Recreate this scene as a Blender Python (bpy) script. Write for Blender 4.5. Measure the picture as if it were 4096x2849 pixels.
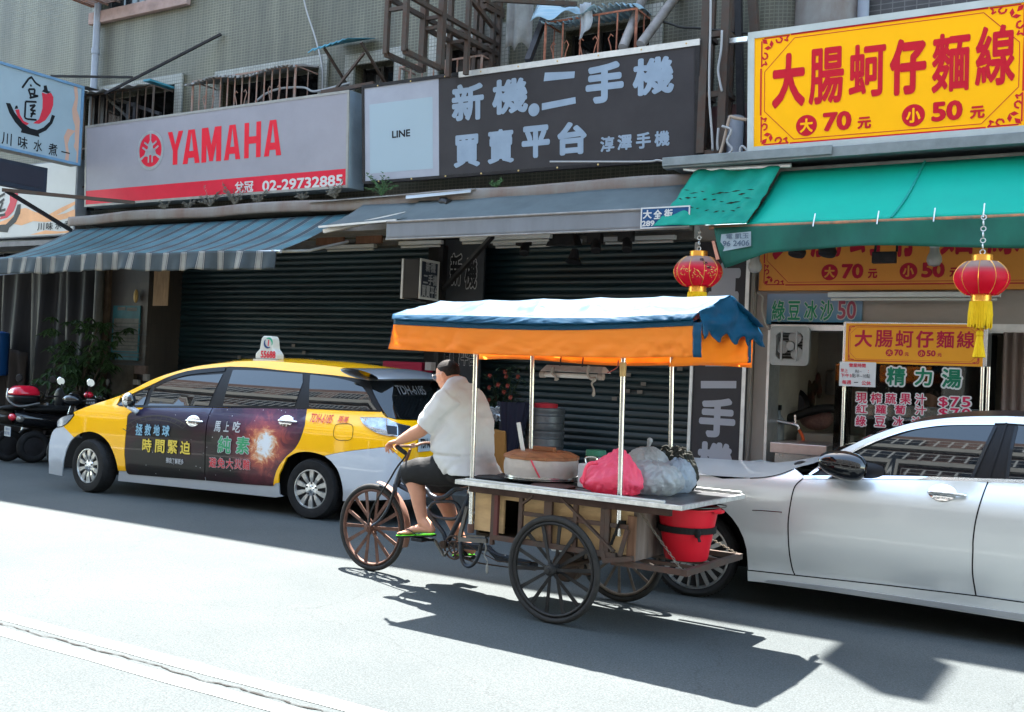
import bpy, bmesh, math, random
import numpy as np
from mathutils import Vector as V, Matrix
random.seed(7)
for o in list(bpy.data.objects): bpy.data.objects.remove(o)
SC=bpy.context.scene; COL=SC.collection
# ---------------- camera, sky, sun, exposure
PI=math.pi; rad=math.radians
YAW,PITCH,ROLL=rad(31.25),rad(1.15),rad(2.55); CAMZ=1.6
FPX=2320*4096/2296.0
fwd=V((-math.sin(YAW)*math.cos(PITCH),math.cos(YAW)*math.cos(PITCH),math.sin(PITCH)))
rgt=V((math.cos(YAW),math.sin(YAW),0)); dwn=fwd.cross(rgt)
cr,sr=math.cos(ROLL),math.sin(ROLL)
RX=cr*rgt-sr*dwn; RY=sr*rgt+cr*dwn; RZ=fwd.copy()
CAM=V((0,0,CAMZ))
cd=bpy.data.cameras.new('camera'); cam=bpy.data.objects.new('camera',cd); COL.objects.link(cam)
cd.sensor_width=36; cd.lens=FPX/4096*36; cd.clip_start=.05; cd.clip_end=500
M3=Matrix((RX,-RY,-RZ)).transposed()
cam.matrix_world=Matrix.Translation(CAM)@M3.to_4x4(); SC.camera=cam
SUND=V((-.33,.37,1.0)).normalized()
w=bpy.data.worlds.new('World'); SC.world=w; w.use_nodes=True
nt=w.node_tree; sk=nt.nodes.new('ShaderNodeTexSky'); sk.sky_type='NISHITA'; sk.sun_disc=False
sk.sun_elevation=math.asin(SUND.z); sk.sun_rotation=math.atan2(SUND.x,SUND.y)
sk.air_density=1.0; sk.dust_density=.6; sk.ozone_density=1.2
hz=nt.nodes.new('ShaderNodeMix'); hz.data_type='RGBA'; hz.blend_type='MULTIPLY'; hz.inputs[0].default_value=1; hz.inputs[7].default_value=(1.10,1.02,.84,1)   # hazy city sky
nt.links.new(sk.outputs[0],hz.inputs[6]); nt.links.new(hz.outputs[2],nt.nodes['Background'].inputs[0]); nt.nodes['Background'].inputs[1].default_value=.135
sl=bpy.data.lights.new('sun','SUN'); sl.energy=3.8; sl.angle=rad(.5); sl.color=(1,.97,.91)
so=bpy.data.objects.new('sun',sl); COL.objects.link(so); so.rotation_euler=(-SUND).to_track_quat('-Z','Y').to_euler()
vs=SC.view_settings; vs.view_transform='Standard'; vs.look='None'; vs.gamma=1; vs.exposure=3.4
# ---------------- pixel -> world (source pixels of measured zooms)
def kz(x,y,w,W): return (x,y,w/W)
Z=dict(a=kz(0,0,1400,2296),b=kz(1300,0,1400,2296),c=kz(2600,0,1496,2296),d=kz(0,850,1400,2296),e=kz(1300,850,1400,2296),
 g=kz(2600,850,1496,2296),h=kz(1300,1700,1600,2224),i=kz(2600,1700,1496,2079),j=kz(150,1350,800,1597),k=kz(900,1350,800,1597),
 l=kz(1300,1800,700,1597),m=kz(1900,1900,700,1597),n=kz(2500,1900,600,1597),p=kz(1500,1380,600,1597),q=kz(2700,900,800,1597),
 r=kz(0,0,800,2281),s=kz(1500,0,800,2281),t=kz(2200,0,900,2211),u=kz(0,1400,600,1916),v=kz(1700,1450,1200,2296),
 w=kz(3000,1500,1096,2296),x=kz(1750,800,950,2296),y=kz(0,600,700,1597),U=(0,0,4096/2296.))
def ray(z,x,y):
    o=Z[z]; u=o[0]+x*o[2]; v=o[1]+y*o[2]
    return RX*((u-2048)/FPX)+RY*((v-1424.5)/FPX)+RZ
def onY(z,x,y,Y): d=ray(z,x,y); return CAM+d*(Y/d.y)
def onX(z,x,y,X): d=ray(z,x,y); return CAM+d*(X/d.x)
def onG(z,x,y,h=0): d=ray(z,x,y); return CAM+d*((h-CAMZ)/d.z)
def onP(z,x,y,o,n):
    d=ray(z,x,y); return CAM+d*((o-CAM).dot(n)/d.dot(n))
# ---------------- materials
MATS={}
def hx(h):
    c=[int(h[i:i+2],16)/255 for i in (0,2,4)]
    return tuple(x/12.92 if x<=.04045 else ((x+.055)/1.055)**2.4 for x in c)
def mat(name,col,rough=.6,metal=0.,var=0.,vs=6.,bump=0.,bs=40.,stretch=(1,1,1),trans=0.,coat=0.,spec=.22,col2=None,emit=0,alpha=1,transl=0.,ior=1.45):
    if name in MATS: return MATS[name]
    if isinstance(col,str): col=hx(col)
    if isinstance(col2,str): col2=hx(col2)
    def tone(c):   # neutral paints sit lower than vivid ones on this street
        if metal>.5: return c
        t=min(1,max(0,((max(c)-min(c))/max(max(c),1e-4)-.4)/.4)); k=.72+.28*t; return tuple(x*k for x in c)
    col=tone(col); col2=tone(col2) if col2 else None
    m=bpy.data.materials.new(name); m.use_nodes=True; N=m.node_tree.nodes; L=m.node_tree.links
    b=N['Principled BSDF']; I=b.inputs
    I['Base Color'].default_value=(*col,1); I['Roughness'].default_value=rough; I['Metallic'].default_value=metal
    I['Specular IOR Level'].default_value=spec; I['IOR'].default_value=ior
    I['Transmission Weight'].default_value=trans; I['Coat Weight'].default_value=coat; I['Coat Roughness'].default_value=.04; I['Alpha'].default_value=alpha
    if emit: I['Emission Color'].default_value=(*col,1); I['Emission Strength'].default_value=emit
    if var or bump:
        tc=N.new('ShaderNodeTexCoord'); mp=N.new('ShaderNodeMapping'); mp.inputs['Scale'].default_value=stretch
        L.new(tc.outputs['Object'],mp.inputs[0])
    if var:
        nz=N.new('ShaderNodeTexNoise'); nz.inputs['Scale'].default_value=vs; nz.inputs['Detail'].default_value=8; nz.inputs['Roughness'].default_value=.65
        L.new(mp.outputs[0],nz.inputs[0])
        rp=N.new('ShaderNodeValToRGB'); rp.color_ramp.elements[0].position=.3; rp.color_ramp.elements[1].position=.7
        c2=col2 or tuple(x*(1-var) for x in col); c1=col if col2 else tuple(min(1,x*(1+var*.6)) for x in col)
        rp.color_ramp.elements[0].color=(*c2,1); rp.color_ramp.elements[1].color=(*c1,1)
        L.new(nz.outputs[0],rp.inputs[0]); L.new(rp.outputs[0],I['Base Color'])
        mr=N.new('ShaderNodeMapRange'); mr.inputs[3].default_value=min(1,rough+.12); mr.inputs[4].default_value=max(.02,rough-.08)
        L.new(nz.outputs[0],mr.inputs[0]); L.new(mr.outputs[0],I['Roughness'])
    if bump:
        n2=N.new('ShaderNodeTexNoise'); n2.inputs['Scale'].default_value=bs; n2.inputs['Detail'].default_value=6
        L.new(mp.outputs[0],n2.inputs[0]); bp=N.new('ShaderNodeBump'); bp.inputs['Strength'].default_value=bump; bp.inputs['Distance'].default_value=.02
        L.new(n2.outputs[0],bp.inputs['Height']); L.new(bp.outputs[0],I['Normal'])
    if transl:
        t=N.new('ShaderNodeBsdfTranslucent'); t.inputs[0].default_value=(*col,1); mx=N.new('ShaderNodeMixShader'); mx.inputs[0].default_value=transl
        L.new(b.outputs[0],mx.inputs[1]); L.new(t.outputs[0],mx.inputs[2]); L.new(mx.outputs[0],N['Material Output'].inputs[0])
    MATS[name]=m; return m
def glass(name,tint=(.9,.95,.95),tr=.85,rough=.02):
    # thin pane: fresnel mix of transparent and glossy
    if name in MATS: return MATS[name]
    m=bpy.data.materials.new(name); m.use_nodes=True; N=m.node_tree.nodes; L=m.node_tree.links
    N.remove(N['Principled BSDF'])
    t=N.new('ShaderNodeBsdfTransparent'); t.inputs[0].default_value=(*[x*tr for x in tint],1)
    g=N.new('ShaderNodeBsdfGlossy'); g.inputs['Roughness'].default_value=rough; g.inputs[0].default_value=(1,1,1,1)
    f=N.new('ShaderNodeFresnel'); f.inputs[0].default_value=1.28
    mx=N.new('ShaderNodeMixShader'); L.new(f.outputs[0],mx.inputs[0]); L.new(t.outputs[0],mx.inputs[1]); L.new(g.outputs[0],mx.inputs[2])
    L.new(mx.outputs[0],N['Material Output'].inputs[0]); MATS[name]=m; return m
# ---------------- mesh builder
def rotm(a,b):
    d=(b-a).normalized(); up=V((0,0,1)) if abs(d.z)<.95 else V((0,1,0))
    s=d.cross(up).normalized(); return d,s,s.cross(d)
class MB:
    def __init__(s): s.bm=bmesh.new()
    def face(s,pts):
        try: return s.bm.faces.new([s.bm.verts.new(p) for p in pts])
        except ValueError: return None
    def hexa(s,a,b):  # a,b: 4-point loops
        va=[s.bm.verts.new(p) for p in a]; vb=[s.bm.verts.new(p) for p in b]
        n=len(va)
        s.bm.faces.new(va[::-1]); s.bm.faces.new(vb)
        for i in range(n): s.bm.faces.new((va[i],va[(i+1)%n],vb[(i+1)%n],vb[i]))
        return s
    def box(s,x0,x1,y0,y1,z0,z1):
        return s.hexa([(x0,y0,z0),(x1,y0,z0),(x1,y1,z0),(x0,y1,z0)],[(x0,y0,z1),(x1,y0,z1),(x1,y1,z1),(x0,y1,z1)])
    def bar(s,p,q,w=.04,h=None):
        p,q=V(p),V(q); h=h or w; d,a,b=rotm(p,q); a=a*w/2; b=b*h/2
        return s.hexa([p-a-b,p+a-b,p+a+b,p-a+b],[q-a-b,q+a-b,q+a+b,q-a+b])
    def prism(s,pts,vec):
        vec=V(vec); return s.hexa([V(p) for p in pts],[V(p)+vec for p in pts])
    def cyl(s,p,q,r0,r1=None,n=14):
        return s.tube([p,q],[r0,r0 if r1 is None else r1],n)
    def tube(s,pts,r,n=8,closed=False,caps=True,sq=1.0):
        pts=[V(p) for p in pts]; N=len(pts); rs=r if isinstance(r,(list,tuple)) else [r]*N
        rings=[]; pa=None
        for i,p in enumerate(pts):
            if closed: d=(pts[(i+1)%N]-pts[i-1])
            else: d=pts[min(i+1,N-1)]-pts[max(i-1,0)]
            d=d.normalized()
            if pa is None:
                up=V((0,0,1)) if abs(d.z)<.9 else V((0,1,0)); a=d.cross(up).normalized()
            else: a=(pa-d*pa.dot(d)).normalized()
            pa=a; b=a.cross(d)
            rings.append([s.bm.verts.new(p+(a*math.cos(t)+b*math.sin(t)*sq)*rs[i]) for t in (2*PI*k/n for k in range(n))])
        for i in range(N if closed else N-1):
            A,B=rings[i],rings[(i+1)%N]
            for k in range(n): s.bm.faces.new((A[k],A[(k+1)%n],B[(k+1)%n],B[k]))
        if caps and not closed:
            s.bm.faces.new(rings[0][::-1]); s.bm.faces.new(rings[-1])
        return s
    def lathe(s,prof,c,ax=(0,0,1),n=24,arc=None):
        c=V(c); ax=V(ax).normalized(); a=ax.cross(V((0,1,0)) if abs(ax.y)<.9 else V((1,0,0))).normalized(); b=ax.cross(a)
        R=[]
        for (r,z) in prof:
            R.append([s.bm.verts.new(c+ax*z+(a*math.cos(t)+b*math.sin(t))*r) for t in (2*PI*k/n for k in range(n))])
        for i in range(len(R)-1):
            for k in range(n): s.bm.faces.new((R[i][k],R[i][(k+1)%n],R[i+1][(k+1)%n],R[i+1][k]))
        if prof[0][0]>1e-5: s.bm.faces.new(R[0][::-1])
        if prof[-1][0]>1e-5: s.bm.faces.new(R[-1])
        return s
    def torus(s,c,ax,R,r,n=48,k=10,sq=1.0):
        c=V(c); ax=V(ax).normalized(); a=ax.cross(V((0,0,1)) if abs(ax.z)<.9 else V((1,0,0))).normalized(); b=ax.cross(a); rg=[]
        for i in range(n):
            t=2*PI*i/n; d=a*math.cos(t)+b*math.sin(t)
            rg.append([s.bm.verts.new(c+d*(R+r*math.cos(q))+ax*(r*sq*math.sin(q))) for q in (2*PI*j/k for j in range(k))])
        for i in range(n):
            A,B=rg[i],rg[(i+1)%n]
            for j in range(k): s.bm.faces.new((A[j],B[j],B[(j+1)%k],A[(j+1)%k]))
        return s
    def grid(s,f,nu,nv,wrapu=False):
        G=[[s.bm.verts.new(f(i/nu,j/nv)) for j in range(nv+1)] for i in range(nu if wrapu else nu+1)]
        m=len(G)
        for i in range(nu):
            for j in range(nv):
                try: s.bm.faces.new((G[i][j],G[(i+1)%m][j],G[(i+1)%m][j+1],G[i][j+1]))
                except ValueError: pass
        return s
    def ell(s,c,r,n=20,m=12,rot=None):
        c=V(c)
        def f(u,v):
            t=2*PI*u; q=-PI/2+PI*v*.9999+.00005
            p=V((r[0]*math.cos(q)*math.cos(t),r[1]*math.cos(q)*math.sin(t),r[2]*math.sin(q)))
            if rot: p=rot@p
            return c+p
        return s.grid(f,n,m,True)
    def build(s,name,m,parent=None,smooth=False,bevel=0,thick=0,weld=False,recalc=True,mods=()):
        if weld: bmesh.ops.remove_doubles(s.bm,verts=s.bm.verts,dist=1e-4)
        if recalc: bmesh.ops.recalc_face_normals(s.bm,faces=s.bm.faces)
        me=bpy.data.meshes.new(name); s.bm.to_mesh(me); s.bm.free()
        return finish(name,me,m,parent,smooth,bevel,thick)
def finish(name,me,m,parent=None,smooth=False,bevel=0,thick=0):
    o=bpy.data.objects.new(name,me); COL.objects.link(o)
    for x in (m if isinstance(m,(list,tuple)) else [m]): me.materials.append(x)
    if smooth:
        me.polygons.foreach_set('use_smooth',[True]*len(me.polygons))
        if smooth!='all':
            try: me.set_sharp_from_angle(angle=rad(40))
            except Exception: pass
    if thick:
        md=o.modifiers.new('solidify','SOLIDIFY'); md.thickness=thick; md.offset=0
    if bevel:
        md=o.modifiers.new('bevel','BEVEL'); md.width=bevel; md.segments=2; md.limit_method='ANGLE'; md.angle_limit=rad(35)
    if parent: par(o,parent)
    return o
def par(o,p):
    o.parent=p
    if p.type=='EMPTY': o.matrix_parent_inverse=Matrix.Translation(-p.location)
def tag(o,label=None,cat=None,group=None,kind=None):
    for k,v in (('label',label),('category',cat),('group',group),('kind',kind)):
        if v: o[k]=v
    return o
def thing(name,loc,label,cat,group=None):
    o=bpy.data.objects.new(name,None); COL.objects.link(o); o.location=V(loc); o.empty_display_size=.1
    return tag(o,label,cat,group)
def copy_tree(o,delta,label=None):
    c=o.copy(); COL.objects.link(c)
    if o.type=='EMPTY': c.location=o.location+V(delta)
    else: c.location=o.location+V(delta)
    if label: c['label']=label
    for ch in o.children:
        d=ch.copy(); COL.objects.link(d); d.parent=c
        for g in ch.children:
            e=g.copy(); COL.objects.link(e); e.parent=d
    return c
def spl(pts,n=6,closed=False):
    P=[V(p) for p in pts]; out=[]; N=len(P)
    rng=range(N if closed else N-1)
    for i in rng:
        p0=P[i-1] if (closed or i>0) else P[0]*2-P[1]; p1=P[i]; p2=P[(i+1)%N]
        p3=P[(i+2)%N] if (closed or i+2<N) else P[-1]*2-P[-2]
        for k in range(n):
            t=k/n
            out.append(.5*((2*p1)+(p2-p0)*t+(2*p0-5*p1+4*p2-p3)*t*t+(3*p1-p0-3*p2+p3)*t*t*t))
    if not closed: out.append(P[-1])
    return out
# ---------------- lettering on planes
TC={}
def tmesh(s,off,shear=0):
    k=(s,off,shear)
    if k in TC: return TC[k]
    c=bpy.data.curves.new('txt','FONT'); c.body=s; c.size=1; c.offset=off; c.resolution_u=3; c.fill_mode='FRONT'; c.shear=shear
    o=bpy.data.objects.new('txt',c); COL.objects.link(o); dg=bpy.context.evaluated_depsgraph_get()
    me=bpy.data.meshes.new_from_object(o.evaluated_get(dg))
    v=np.zeros(len(me.vertices)*3); me.vertices.foreach_get('co',v); v=v.reshape(-1,3)[:,:2].copy()
    f=[tuple(p.vertices) for p in me.polygons]
    bpy.data.objects.remove(o); bpy.data.curves.remove(c); bpy.data.meshes.remove(me)
    TC[k]=(v,f); return TC[k]
class PL:
    def __init__(s,o,ex,ey):
        s.o=V(o); s.ex=V(ex).normalized(); s.n=s.ex.cross(V(ey)).normalized(); s.ey=s.n.cross(s.ex)
        if s.n.dot(CAM-s.o)<0: s.n=-s.n
    def px(s,z,x,y):
        p=onP(z,x,y,s.o,s.n)-s.o; return (p.dot(s.ex),p.dot(s.ey))
    def at(s,x,y=0,off=0): return s.o+s.ex*x+s.ey*y+s.n*off
    def put(s,mb,pts2,off=.004):  # flat polygon from local points
        return mb.face([s.at(x,y,off) for x,y in pts2])
    def pp(s,mb,z,pts,off=.004): return s.put(mb,[s.px(z,*p) for p in pts],off)
    def disc(s,mb,c,rx,ry=None,off=.004,n=28,inner=0):
        ry=ry or rx
        if inner:
            for k in range(n):
                t0,t1=2*PI*k/n,2*PI*(k+1)/n
                s.put(mb,[(c[0]+rx*q*math.cos(t),c[1]+ry*q*math.sin(t)) for q,t in ((inner,t0),(1,t0),(1,t1),(inner,t1))],off)
        else: s.put(mb,[(c[0]+rx*math.cos(2*PI*k/n),c[1]+ry*math.sin(2*PI*k/n)) for k in range(n)],off)
    def stroke(s,mb,pts,w,off=.004):
        P=[V((*p,0)) for p in pts]
        for i in range(len(P)-1):
            d=(P[i+1]-P[i]); 
            if d.length<1e-6: continue
            d.normalize(); a=V((-d.y,d.x,0)); w0=w[i] if isinstance(w,list) else w; w1=w[i+1] if isinstance(w,list) else w
            s.put(mb,[(p.x,p.y) for p in (P[i]-a*w0/2,P[i]+a*w0/2,P[i+1]+a*w1/2,P[i+1]-a*w1/2)],off+i*1e-5)
    def text(s,mb,t,lb,rt,bold=.012,off=.004,halo=None,z=None):
        # lb / rt: (zoom,x,y) left-bottom and right-top corners of the written box
        if z: lb=(z,*lb); rt=(z,*rt)
        a=s.px(*lb); b=s.px(*rt); s.text2(mb,t,a,b,bold,off,halo)
    def text2(s,mb,t,a,b,bold=.012,off=.004,halo=None):
        # heavier strokes: the glyph laid several times, shifted by the stroke gain
        v,f=tmesh(t,0); lo,hi=v.min(0)-bold,v.max(0)+bold
        sx=(b[0]-a[0])/max(1e-6,hi[0]-lo[0]); sy=(b[1]-a[1])/max(1e-6,hi[1]-lo[1])
        if hi[1]-lo[1]<.25: sy=sx
        r=halo or bold; n=0 if r<.004 else (8 if r<.035 else 14)
        sh=[(0,0)]+[(r*math.cos(2*PI*k/n),r*math.sin(2*PI*k/n)) for k in range(n)]
        if r>.04: sh+=[(r*.55*math.cos(2*PI*k/6),r*.55*math.sin(2*PI*k/6)) for k in range(6)]
        for k,(dx,dy) in enumerate(sh):
            vs=[mb.bm.verts.new(s.at(a[0]+(x+dx-lo[0])*sx,a[1]+(y+dy-lo[1])*sy,off+k*1e-4)) for x,y in v]
            for q in f:
                try: mb.bm.faces.new([vs[i] for i in q])
                except ValueError: pass
def rectplane(tl,tr,br,bl,Yb,Yt):
    TL,TR,BR,BL=onY(*tl,Yt),onY(*tr,Yt),onY(*br,Yb),onY(*bl,Yb)
    xl=(TL.x+BL.x)/2; xr=(TR.x+BR.x)/2; zt=(TL.z+TR.z)/2; zb=(BL.z+BR.z)/2
    p=PL((xl,Yb,zb),(1,0,0),(0,Yt-Yb,zt-zb)); W=xr-xl; H=math.hypot(Yt-Yb,zt-zb)
    return p,W,H
def slab(mb,pl,x0,x1,y0,y1,d0,d1): # box on a plane, d along normal
    A=[pl.at(x,y,d0) for x,y in ((x0,y0),(x1,y0),(x1,y1),(x0,y1))]; B=[pl.at(x,y,d1) for x,y in ((x0,y0),(x1,y0),(x1,y1),(x0,y1))]
    mb.hexa(A,B)
def framing(mb,pl,W,H,t,d0,d1):
    slab(mb,pl,0,W,0,t,d0,d1); slab(mb,pl,0,W,H-t,H,d0,d1); slab(mb,pl,0,t,t,H-t,d0,d1); slab(mb,pl,W-t,W,t,H-t,d0,d1)
# =============== materials of the setting
def brickmat(name,c1,c2,mo,bw,bh,ms,streak=.45,bump=.3,swap=True,rough=.55):
    m=bpy.data.materials.new(name); m.use_nodes=True; N=m.node_tree.nodes; L=m.node_tree.links; b=N['Principled BSDF']
    tc=N.new('ShaderNodeTexCoord'); sx=N.new('ShaderNodeSeparateXYZ'); cx=N.new('ShaderNodeCombineXYZ')
    L.new(tc.outputs['Object'],sx.inputs[0])
    ad=N.new('ShaderNodeMath'); ad.operation='ADD'; L.new(sx.outputs[0],ad.inputs[0]); L.new(sx.outputs[1],ad.inputs[1])
    L.new(ad.outputs[0],cx.inputs[0]); L.new(sx.outputs[2],cx.inputs[1])
    br=N.new('ShaderNodeTexBrick'); br.offset=0; br.inputs['Scale'].default_value=1; br.inputs['Brick Width'].default_value=bw; br.inputs['Row Height'].default_value=bh
    br.inputs['Mortar Size'].default_value=ms; br.inputs['Mortar Smooth'].default_value=.2; br.inputs['Bias'].default_value=0
    br.inputs['Color1'].default_value=(*c1,1); br.inputs['Color2'].default_value=(*c2,1); br.inputs['Mortar'].default_value=(*mo,1)
    L.new(cx.outputs[0],br.inputs['Vector'])
    mp=N.new('ShaderNodeMapping'); mp.inputs['Scale'].default_value=(1.6,1.6,.16); L.new(tc.outputs['Object'],mp.inputs[0])
    nz=N.new('ShaderNodeTexNoise'); nz.inputs['Scale'].default_value=1.3; nz.inputs['Detail'].default_value=9; nz.inputs['Roughness'].default_value=.7; L.new(mp.outputs[0],nz.inputs[0])
    mr=N.new('ShaderNodeMapRange'); mr.inputs[1].default_value=.32; mr.inputs[2].default_value=.68; mr.inputs[3].default_value=1-streak; mr.inputs[4].default_value=1.25; L.new(nz.outputs[0],mr.inputs[0])
    mu=N.new('ShaderNodeMix'); mu.data_type='RGBA'; mu.blend_type='MULTIPLY'; mu.inputs[0].default_value=1
    L.new(br.outputs['Color'],mu.inputs[6]); L.new(mr.outputs[0],mu.inputs[7]); L.new(mu.outputs[2],b.inputs['Base Color'])
    b.inputs['Roughness'].default_value=rough
    bp=N.new('ShaderNodeBump'); bp.inputs['Strength'].default_value=bump; bp.inputs['Distance'].default_value=.004; bp.invert=True
    L.new(br.outputs['Fac'],bp.inputs['Height']); L.new(bp.outputs[0],b.inputs['Normal'])
    MATS[name]=m; return m
def asphalt():
    m=bpy.data.materials.new('asphalt'); m.use_nodes=True; N=m.node_tree.nodes; L=m.node_tree.links; b=N['Principled BSDF']
    tc=N.new('ShaderNodeTexCoord')
    def noise(sc,det,rough=.6,dist=0):
        n=N.new('ShaderNodeTexNoise'); n.inputs['Scale'].default_value=sc; n.inputs['Detail'].default_value=det; n.inputs['Roughness'].default_value=rough; n.inputs['Distortion'].default_value=dist; L.new(tc.outputs['Object'],n.inputs[0]); return n
    big=noise(.7,6); fine=noise(95,4,.75); 
    vo=N.new('ShaderNodeTexVoronoi'); vo.inputs['Scale'].default_value=75; L.new(tc.outputs['Object'],vo.inputs[0])
    r1=N.new('ShaderNodeValToRGB'); r1.color_ramp.elements[0].position=.3; r1.color_ramp.elements[1].position=.75
    r1.color_ramp.elements[0].color=(.041,.050,.052,1); r1.color_ramp.elements[1].color=(.060,.068,.069,1); L.new(big.outputs[0],r1.inputs[0])
    r2=N.new('ShaderNodeMapRange'); r2.inputs[1].default_value=.3; r2.inputs[2].default_value=.7; r2.inputs[3].default_value=.42; r2.inputs[4].default_value=1.4; L.new(fine.outputs[0],r2.inputs[0])
    mu=N.new('ShaderNodeMix'); mu.data_type='RGBA'; mu.blend_type='MULTIPLY'; mu.inputs[0].default_value=1; L.new(r1.outputs[0],mu.inputs[6]); L.new(r2.outputs[0],mu.inputs[7])
    r3=N.new('ShaderNodeMapRange'); r3.inputs[1].default_value=.0; r3.inputs[2].default_value=.9; r3.inputs[3].default_value=1.15; r3.inputs[4].default_value=.75; L.new(vo.outputs['Distance'],r3.inputs[0])
    mv=N.new('ShaderNodeMix'); mv.data_type='RGBA'; mv.blend_type='MULTIPLY'; mv.inputs[0].default_value=1; L.new(mu.outputs[2],mv.inputs[6]); L.new(r3.outputs[0],mv.inputs[7])
    # hairline cracks
    wv=N.new('ShaderNodeTexVoronoi'); wv.feature='DISTANCE_TO_EDGE'; wv.inputs['Scale'].default_value=.33
    dn=noise(2.2,5,.6); av=N.new('ShaderNodeVectorMath'); av.operation='MULTIPLY_ADD'; av.inputs[1].default_value=(.55,.55,.0); L.new(dn.outputs['Color'],av.inputs[0]); L.new(tc.outputs['Object'],av.inputs[2]); L.new(av.outputs[0],wv.inputs[0])
    cm=N.new('ShaderNodeMapRange'); cm.inputs[1].default_value=.0008; cm.inputs[2].default_value=.003; cm.inputs[3].default_value=.45; cm.inputs[4].default_value=1; L.new(wv.outputs['Distance'],cm.inputs[0])
    mc=N.new('ShaderNodeMix'); mc.data_type='RGBA'; mc.blend_type='MULTIPLY'; mc.inputs[0].default_value=.35; L.new(mv.outputs[2],mc.inputs[6]); L.new(cm.outputs[0],mc.inputs[7])
    L.new(mc.outputs[2],b.inputs['Base Color']); b.inputs['Roughness'].default_value=.85; b.inputs['Specular IOR Level'].default_value=.3
    bp=N.new('ShaderNodeBump'); bp.inputs['Strength'].default_value=.55; bp.inputs['Distance'].default_value=.006; L.new(fine.outputs[0],bp.inputs['Height'])
    L.new(bp.outputs[0],b.inputs['Normal']); return m
tile=brickmat('grey_mosaic_tile',(.072,.068,.043),(.060,.057,.036),(.125,.12,.082),.06,.042,.006,.55)
tilelt=brickmat('pale_mosaic_tile',(.27,.27,.24),(.23,.235,.21),(.15,.15,.13),.05,.05,.006,.35)
tiledk=brickmat('dark_brick_tile',(.055,.05,.05),(.042,.04,.04),(.12,.115,.11),.12,.06,.006,.4)
concrete=mat('concrete',(.22,.22,.205),.85,var=.4,vs=3,bump=.2,bs=30)
rustledge=mat('rusted_gutter',(.30,.29,.27),.65,var=.5,vs=2.2,col2=(.20,.13,.10),stretch=(1,1,.25),bump=.15)
blacksteel=mat('black_steel',(.035,.033,.035),.5,.3,var=.35,vs=9)
brownsteel=mat('weathered_steel',(.085,.08,.07),.6,.3,var=.4,vs=8,col2=(.09,.05,.035))
rust=mat('rusty_bar',(.30,.12,.075),.75,var=.5,vs=14)
paleRust=mat('pale_bar',(.30,.26,.22),.7,var=.45,vs=14,col2=(.28,.12,.08))
alum=mat('aluminium',(.62,.63,.62),.35,.6,var=.15,vs=9)
white=mat('white_enamel',(.72,.73,.72),.35,var=.06)
whitep=mat('white_print',(.70,.70,.68),.5)
darkglass=mat('window_glass',(.012,.013,.015),.08,spec=.7)
pvc=mat('grey_pvc',(.34,.37,.43),.5,var=.15,vs=4)
pink=mat('stained_plaster',(.42,.30,.27),.85,var=.3,vs=5)
# =============== ground
mb=MB(); mb.box(-70,40,-3.2,10.45,-.3,0); tag(mb.build('road',asphalt()),kind='structure')
paver=brickmat('paver',(.2,.195,.185),(.17,.165,.16),(.12,.12,.115),.3,.3,.01,.3)
mb=MB(); mb.box(-70,40,10.45,16,-.3,.14); tag(mb.build('pavement',concrete,bevel=.01),kind='structure')
mb=MB(); mb.box(-70,40,-9,-3.2,-.3,.14); tag(mb.build('pavement',concrete,bevel=.01),kind='structure')
mb=MB(); mb.box(-300,300,-300,300,-.4,-.31); tag(mb.build('ground',concrete),kind='structure')
paint=mat('road_paint',(.80,.80,.76),.7,var=.16,vs=7,bump=.2,bs=60)
for ya,yb in ((3.58,3.69),(3.795,3.91)):
    mb=MB(); rr=random.Random(3)
    n=240
    up=[(-40+55*i/n,yb+rr.uniform(-.006,.006)) for i in range(n+1)]; dn=[(-40+55*i/n,ya+rr.uniform(-.006,.006)) for i in range(n+1)]
    for i in range(n):
        mb.face([(dn[i][0],dn[i][1],.004),(dn[i+1][0],dn[i+1][1],.004),(up[i+1][0],up[i+1][1],.004),(up[i][0],up[i][1],.004)])
    tag(mb.build('road_marking',paint,weld=True),kind='structure')
# the open joint that runs between the two lines
mb=MB(); rr=random.Random(5); pts=[]; x=-14
yy=0
while x<4:
    yy=yy*.8+rr.uniform(-.012,.012); pts.append((x,3.74+yy,rr.choice((.004,.008,.012,.018,.007)))); x+=rr.uniform(.02,.07)
for (a,b,wa),(c,d,wb) in zip(pts,pts[1:]):
    mb.face([(a,b-wa/2,.004),(c,d-wb/2,.004),(c,d+wb/2,.004),(a,b+wa/2,.004)])
tag(mb.build('road_crack',mat('crack',(.03,.028,.026),.95),weld=True),kind='structure')
# =============== apartment building
YW=11.0; H=10.87
def zof(z,x,y,Y=YW): return onY(z,x,y,Y).z
def xof(z,x,y,Y=YW): return onY(z,x,y,Y).x
BL_,BR_=-32.0,xof('c',640,120)
bld=thing('apartment_building',(-10,YW,0),'grey mosaic tiled apartment building above the row of shops','building')
wins=[ # x0,x1,zbottom,ztop
 (xof('r',990,1075),xof('r',2020,970),4.35,zof('r',2020,970)),
 (xof('a',1470,520),xof('a',2105,430),4.4,zof('a',2105,440)),
 (xof('b',205,380),xof('b',468,370),4.35,zof('b',465,395)),
 (xof('b',760,300),xof('b',1150,240),4.3,zof('b',1150,245)),
 (xof('t',165,220),xof('t',1000,180),4.4,zof('t',1000,185)),
 (xof('r',1150,140),xof('r',2080,0),zof('r',1150,150),zof('r',1150,150)+1.35),
]
wins+= [(wins[1][0],wins[1][1],wins[5][2],wins[5][3]),(wins[3][0],wins[3][1],wins[5][2],wins[5][3]),(wins[4][0],wins[4][1],wins[5][2],wins[5][3])]
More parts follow.
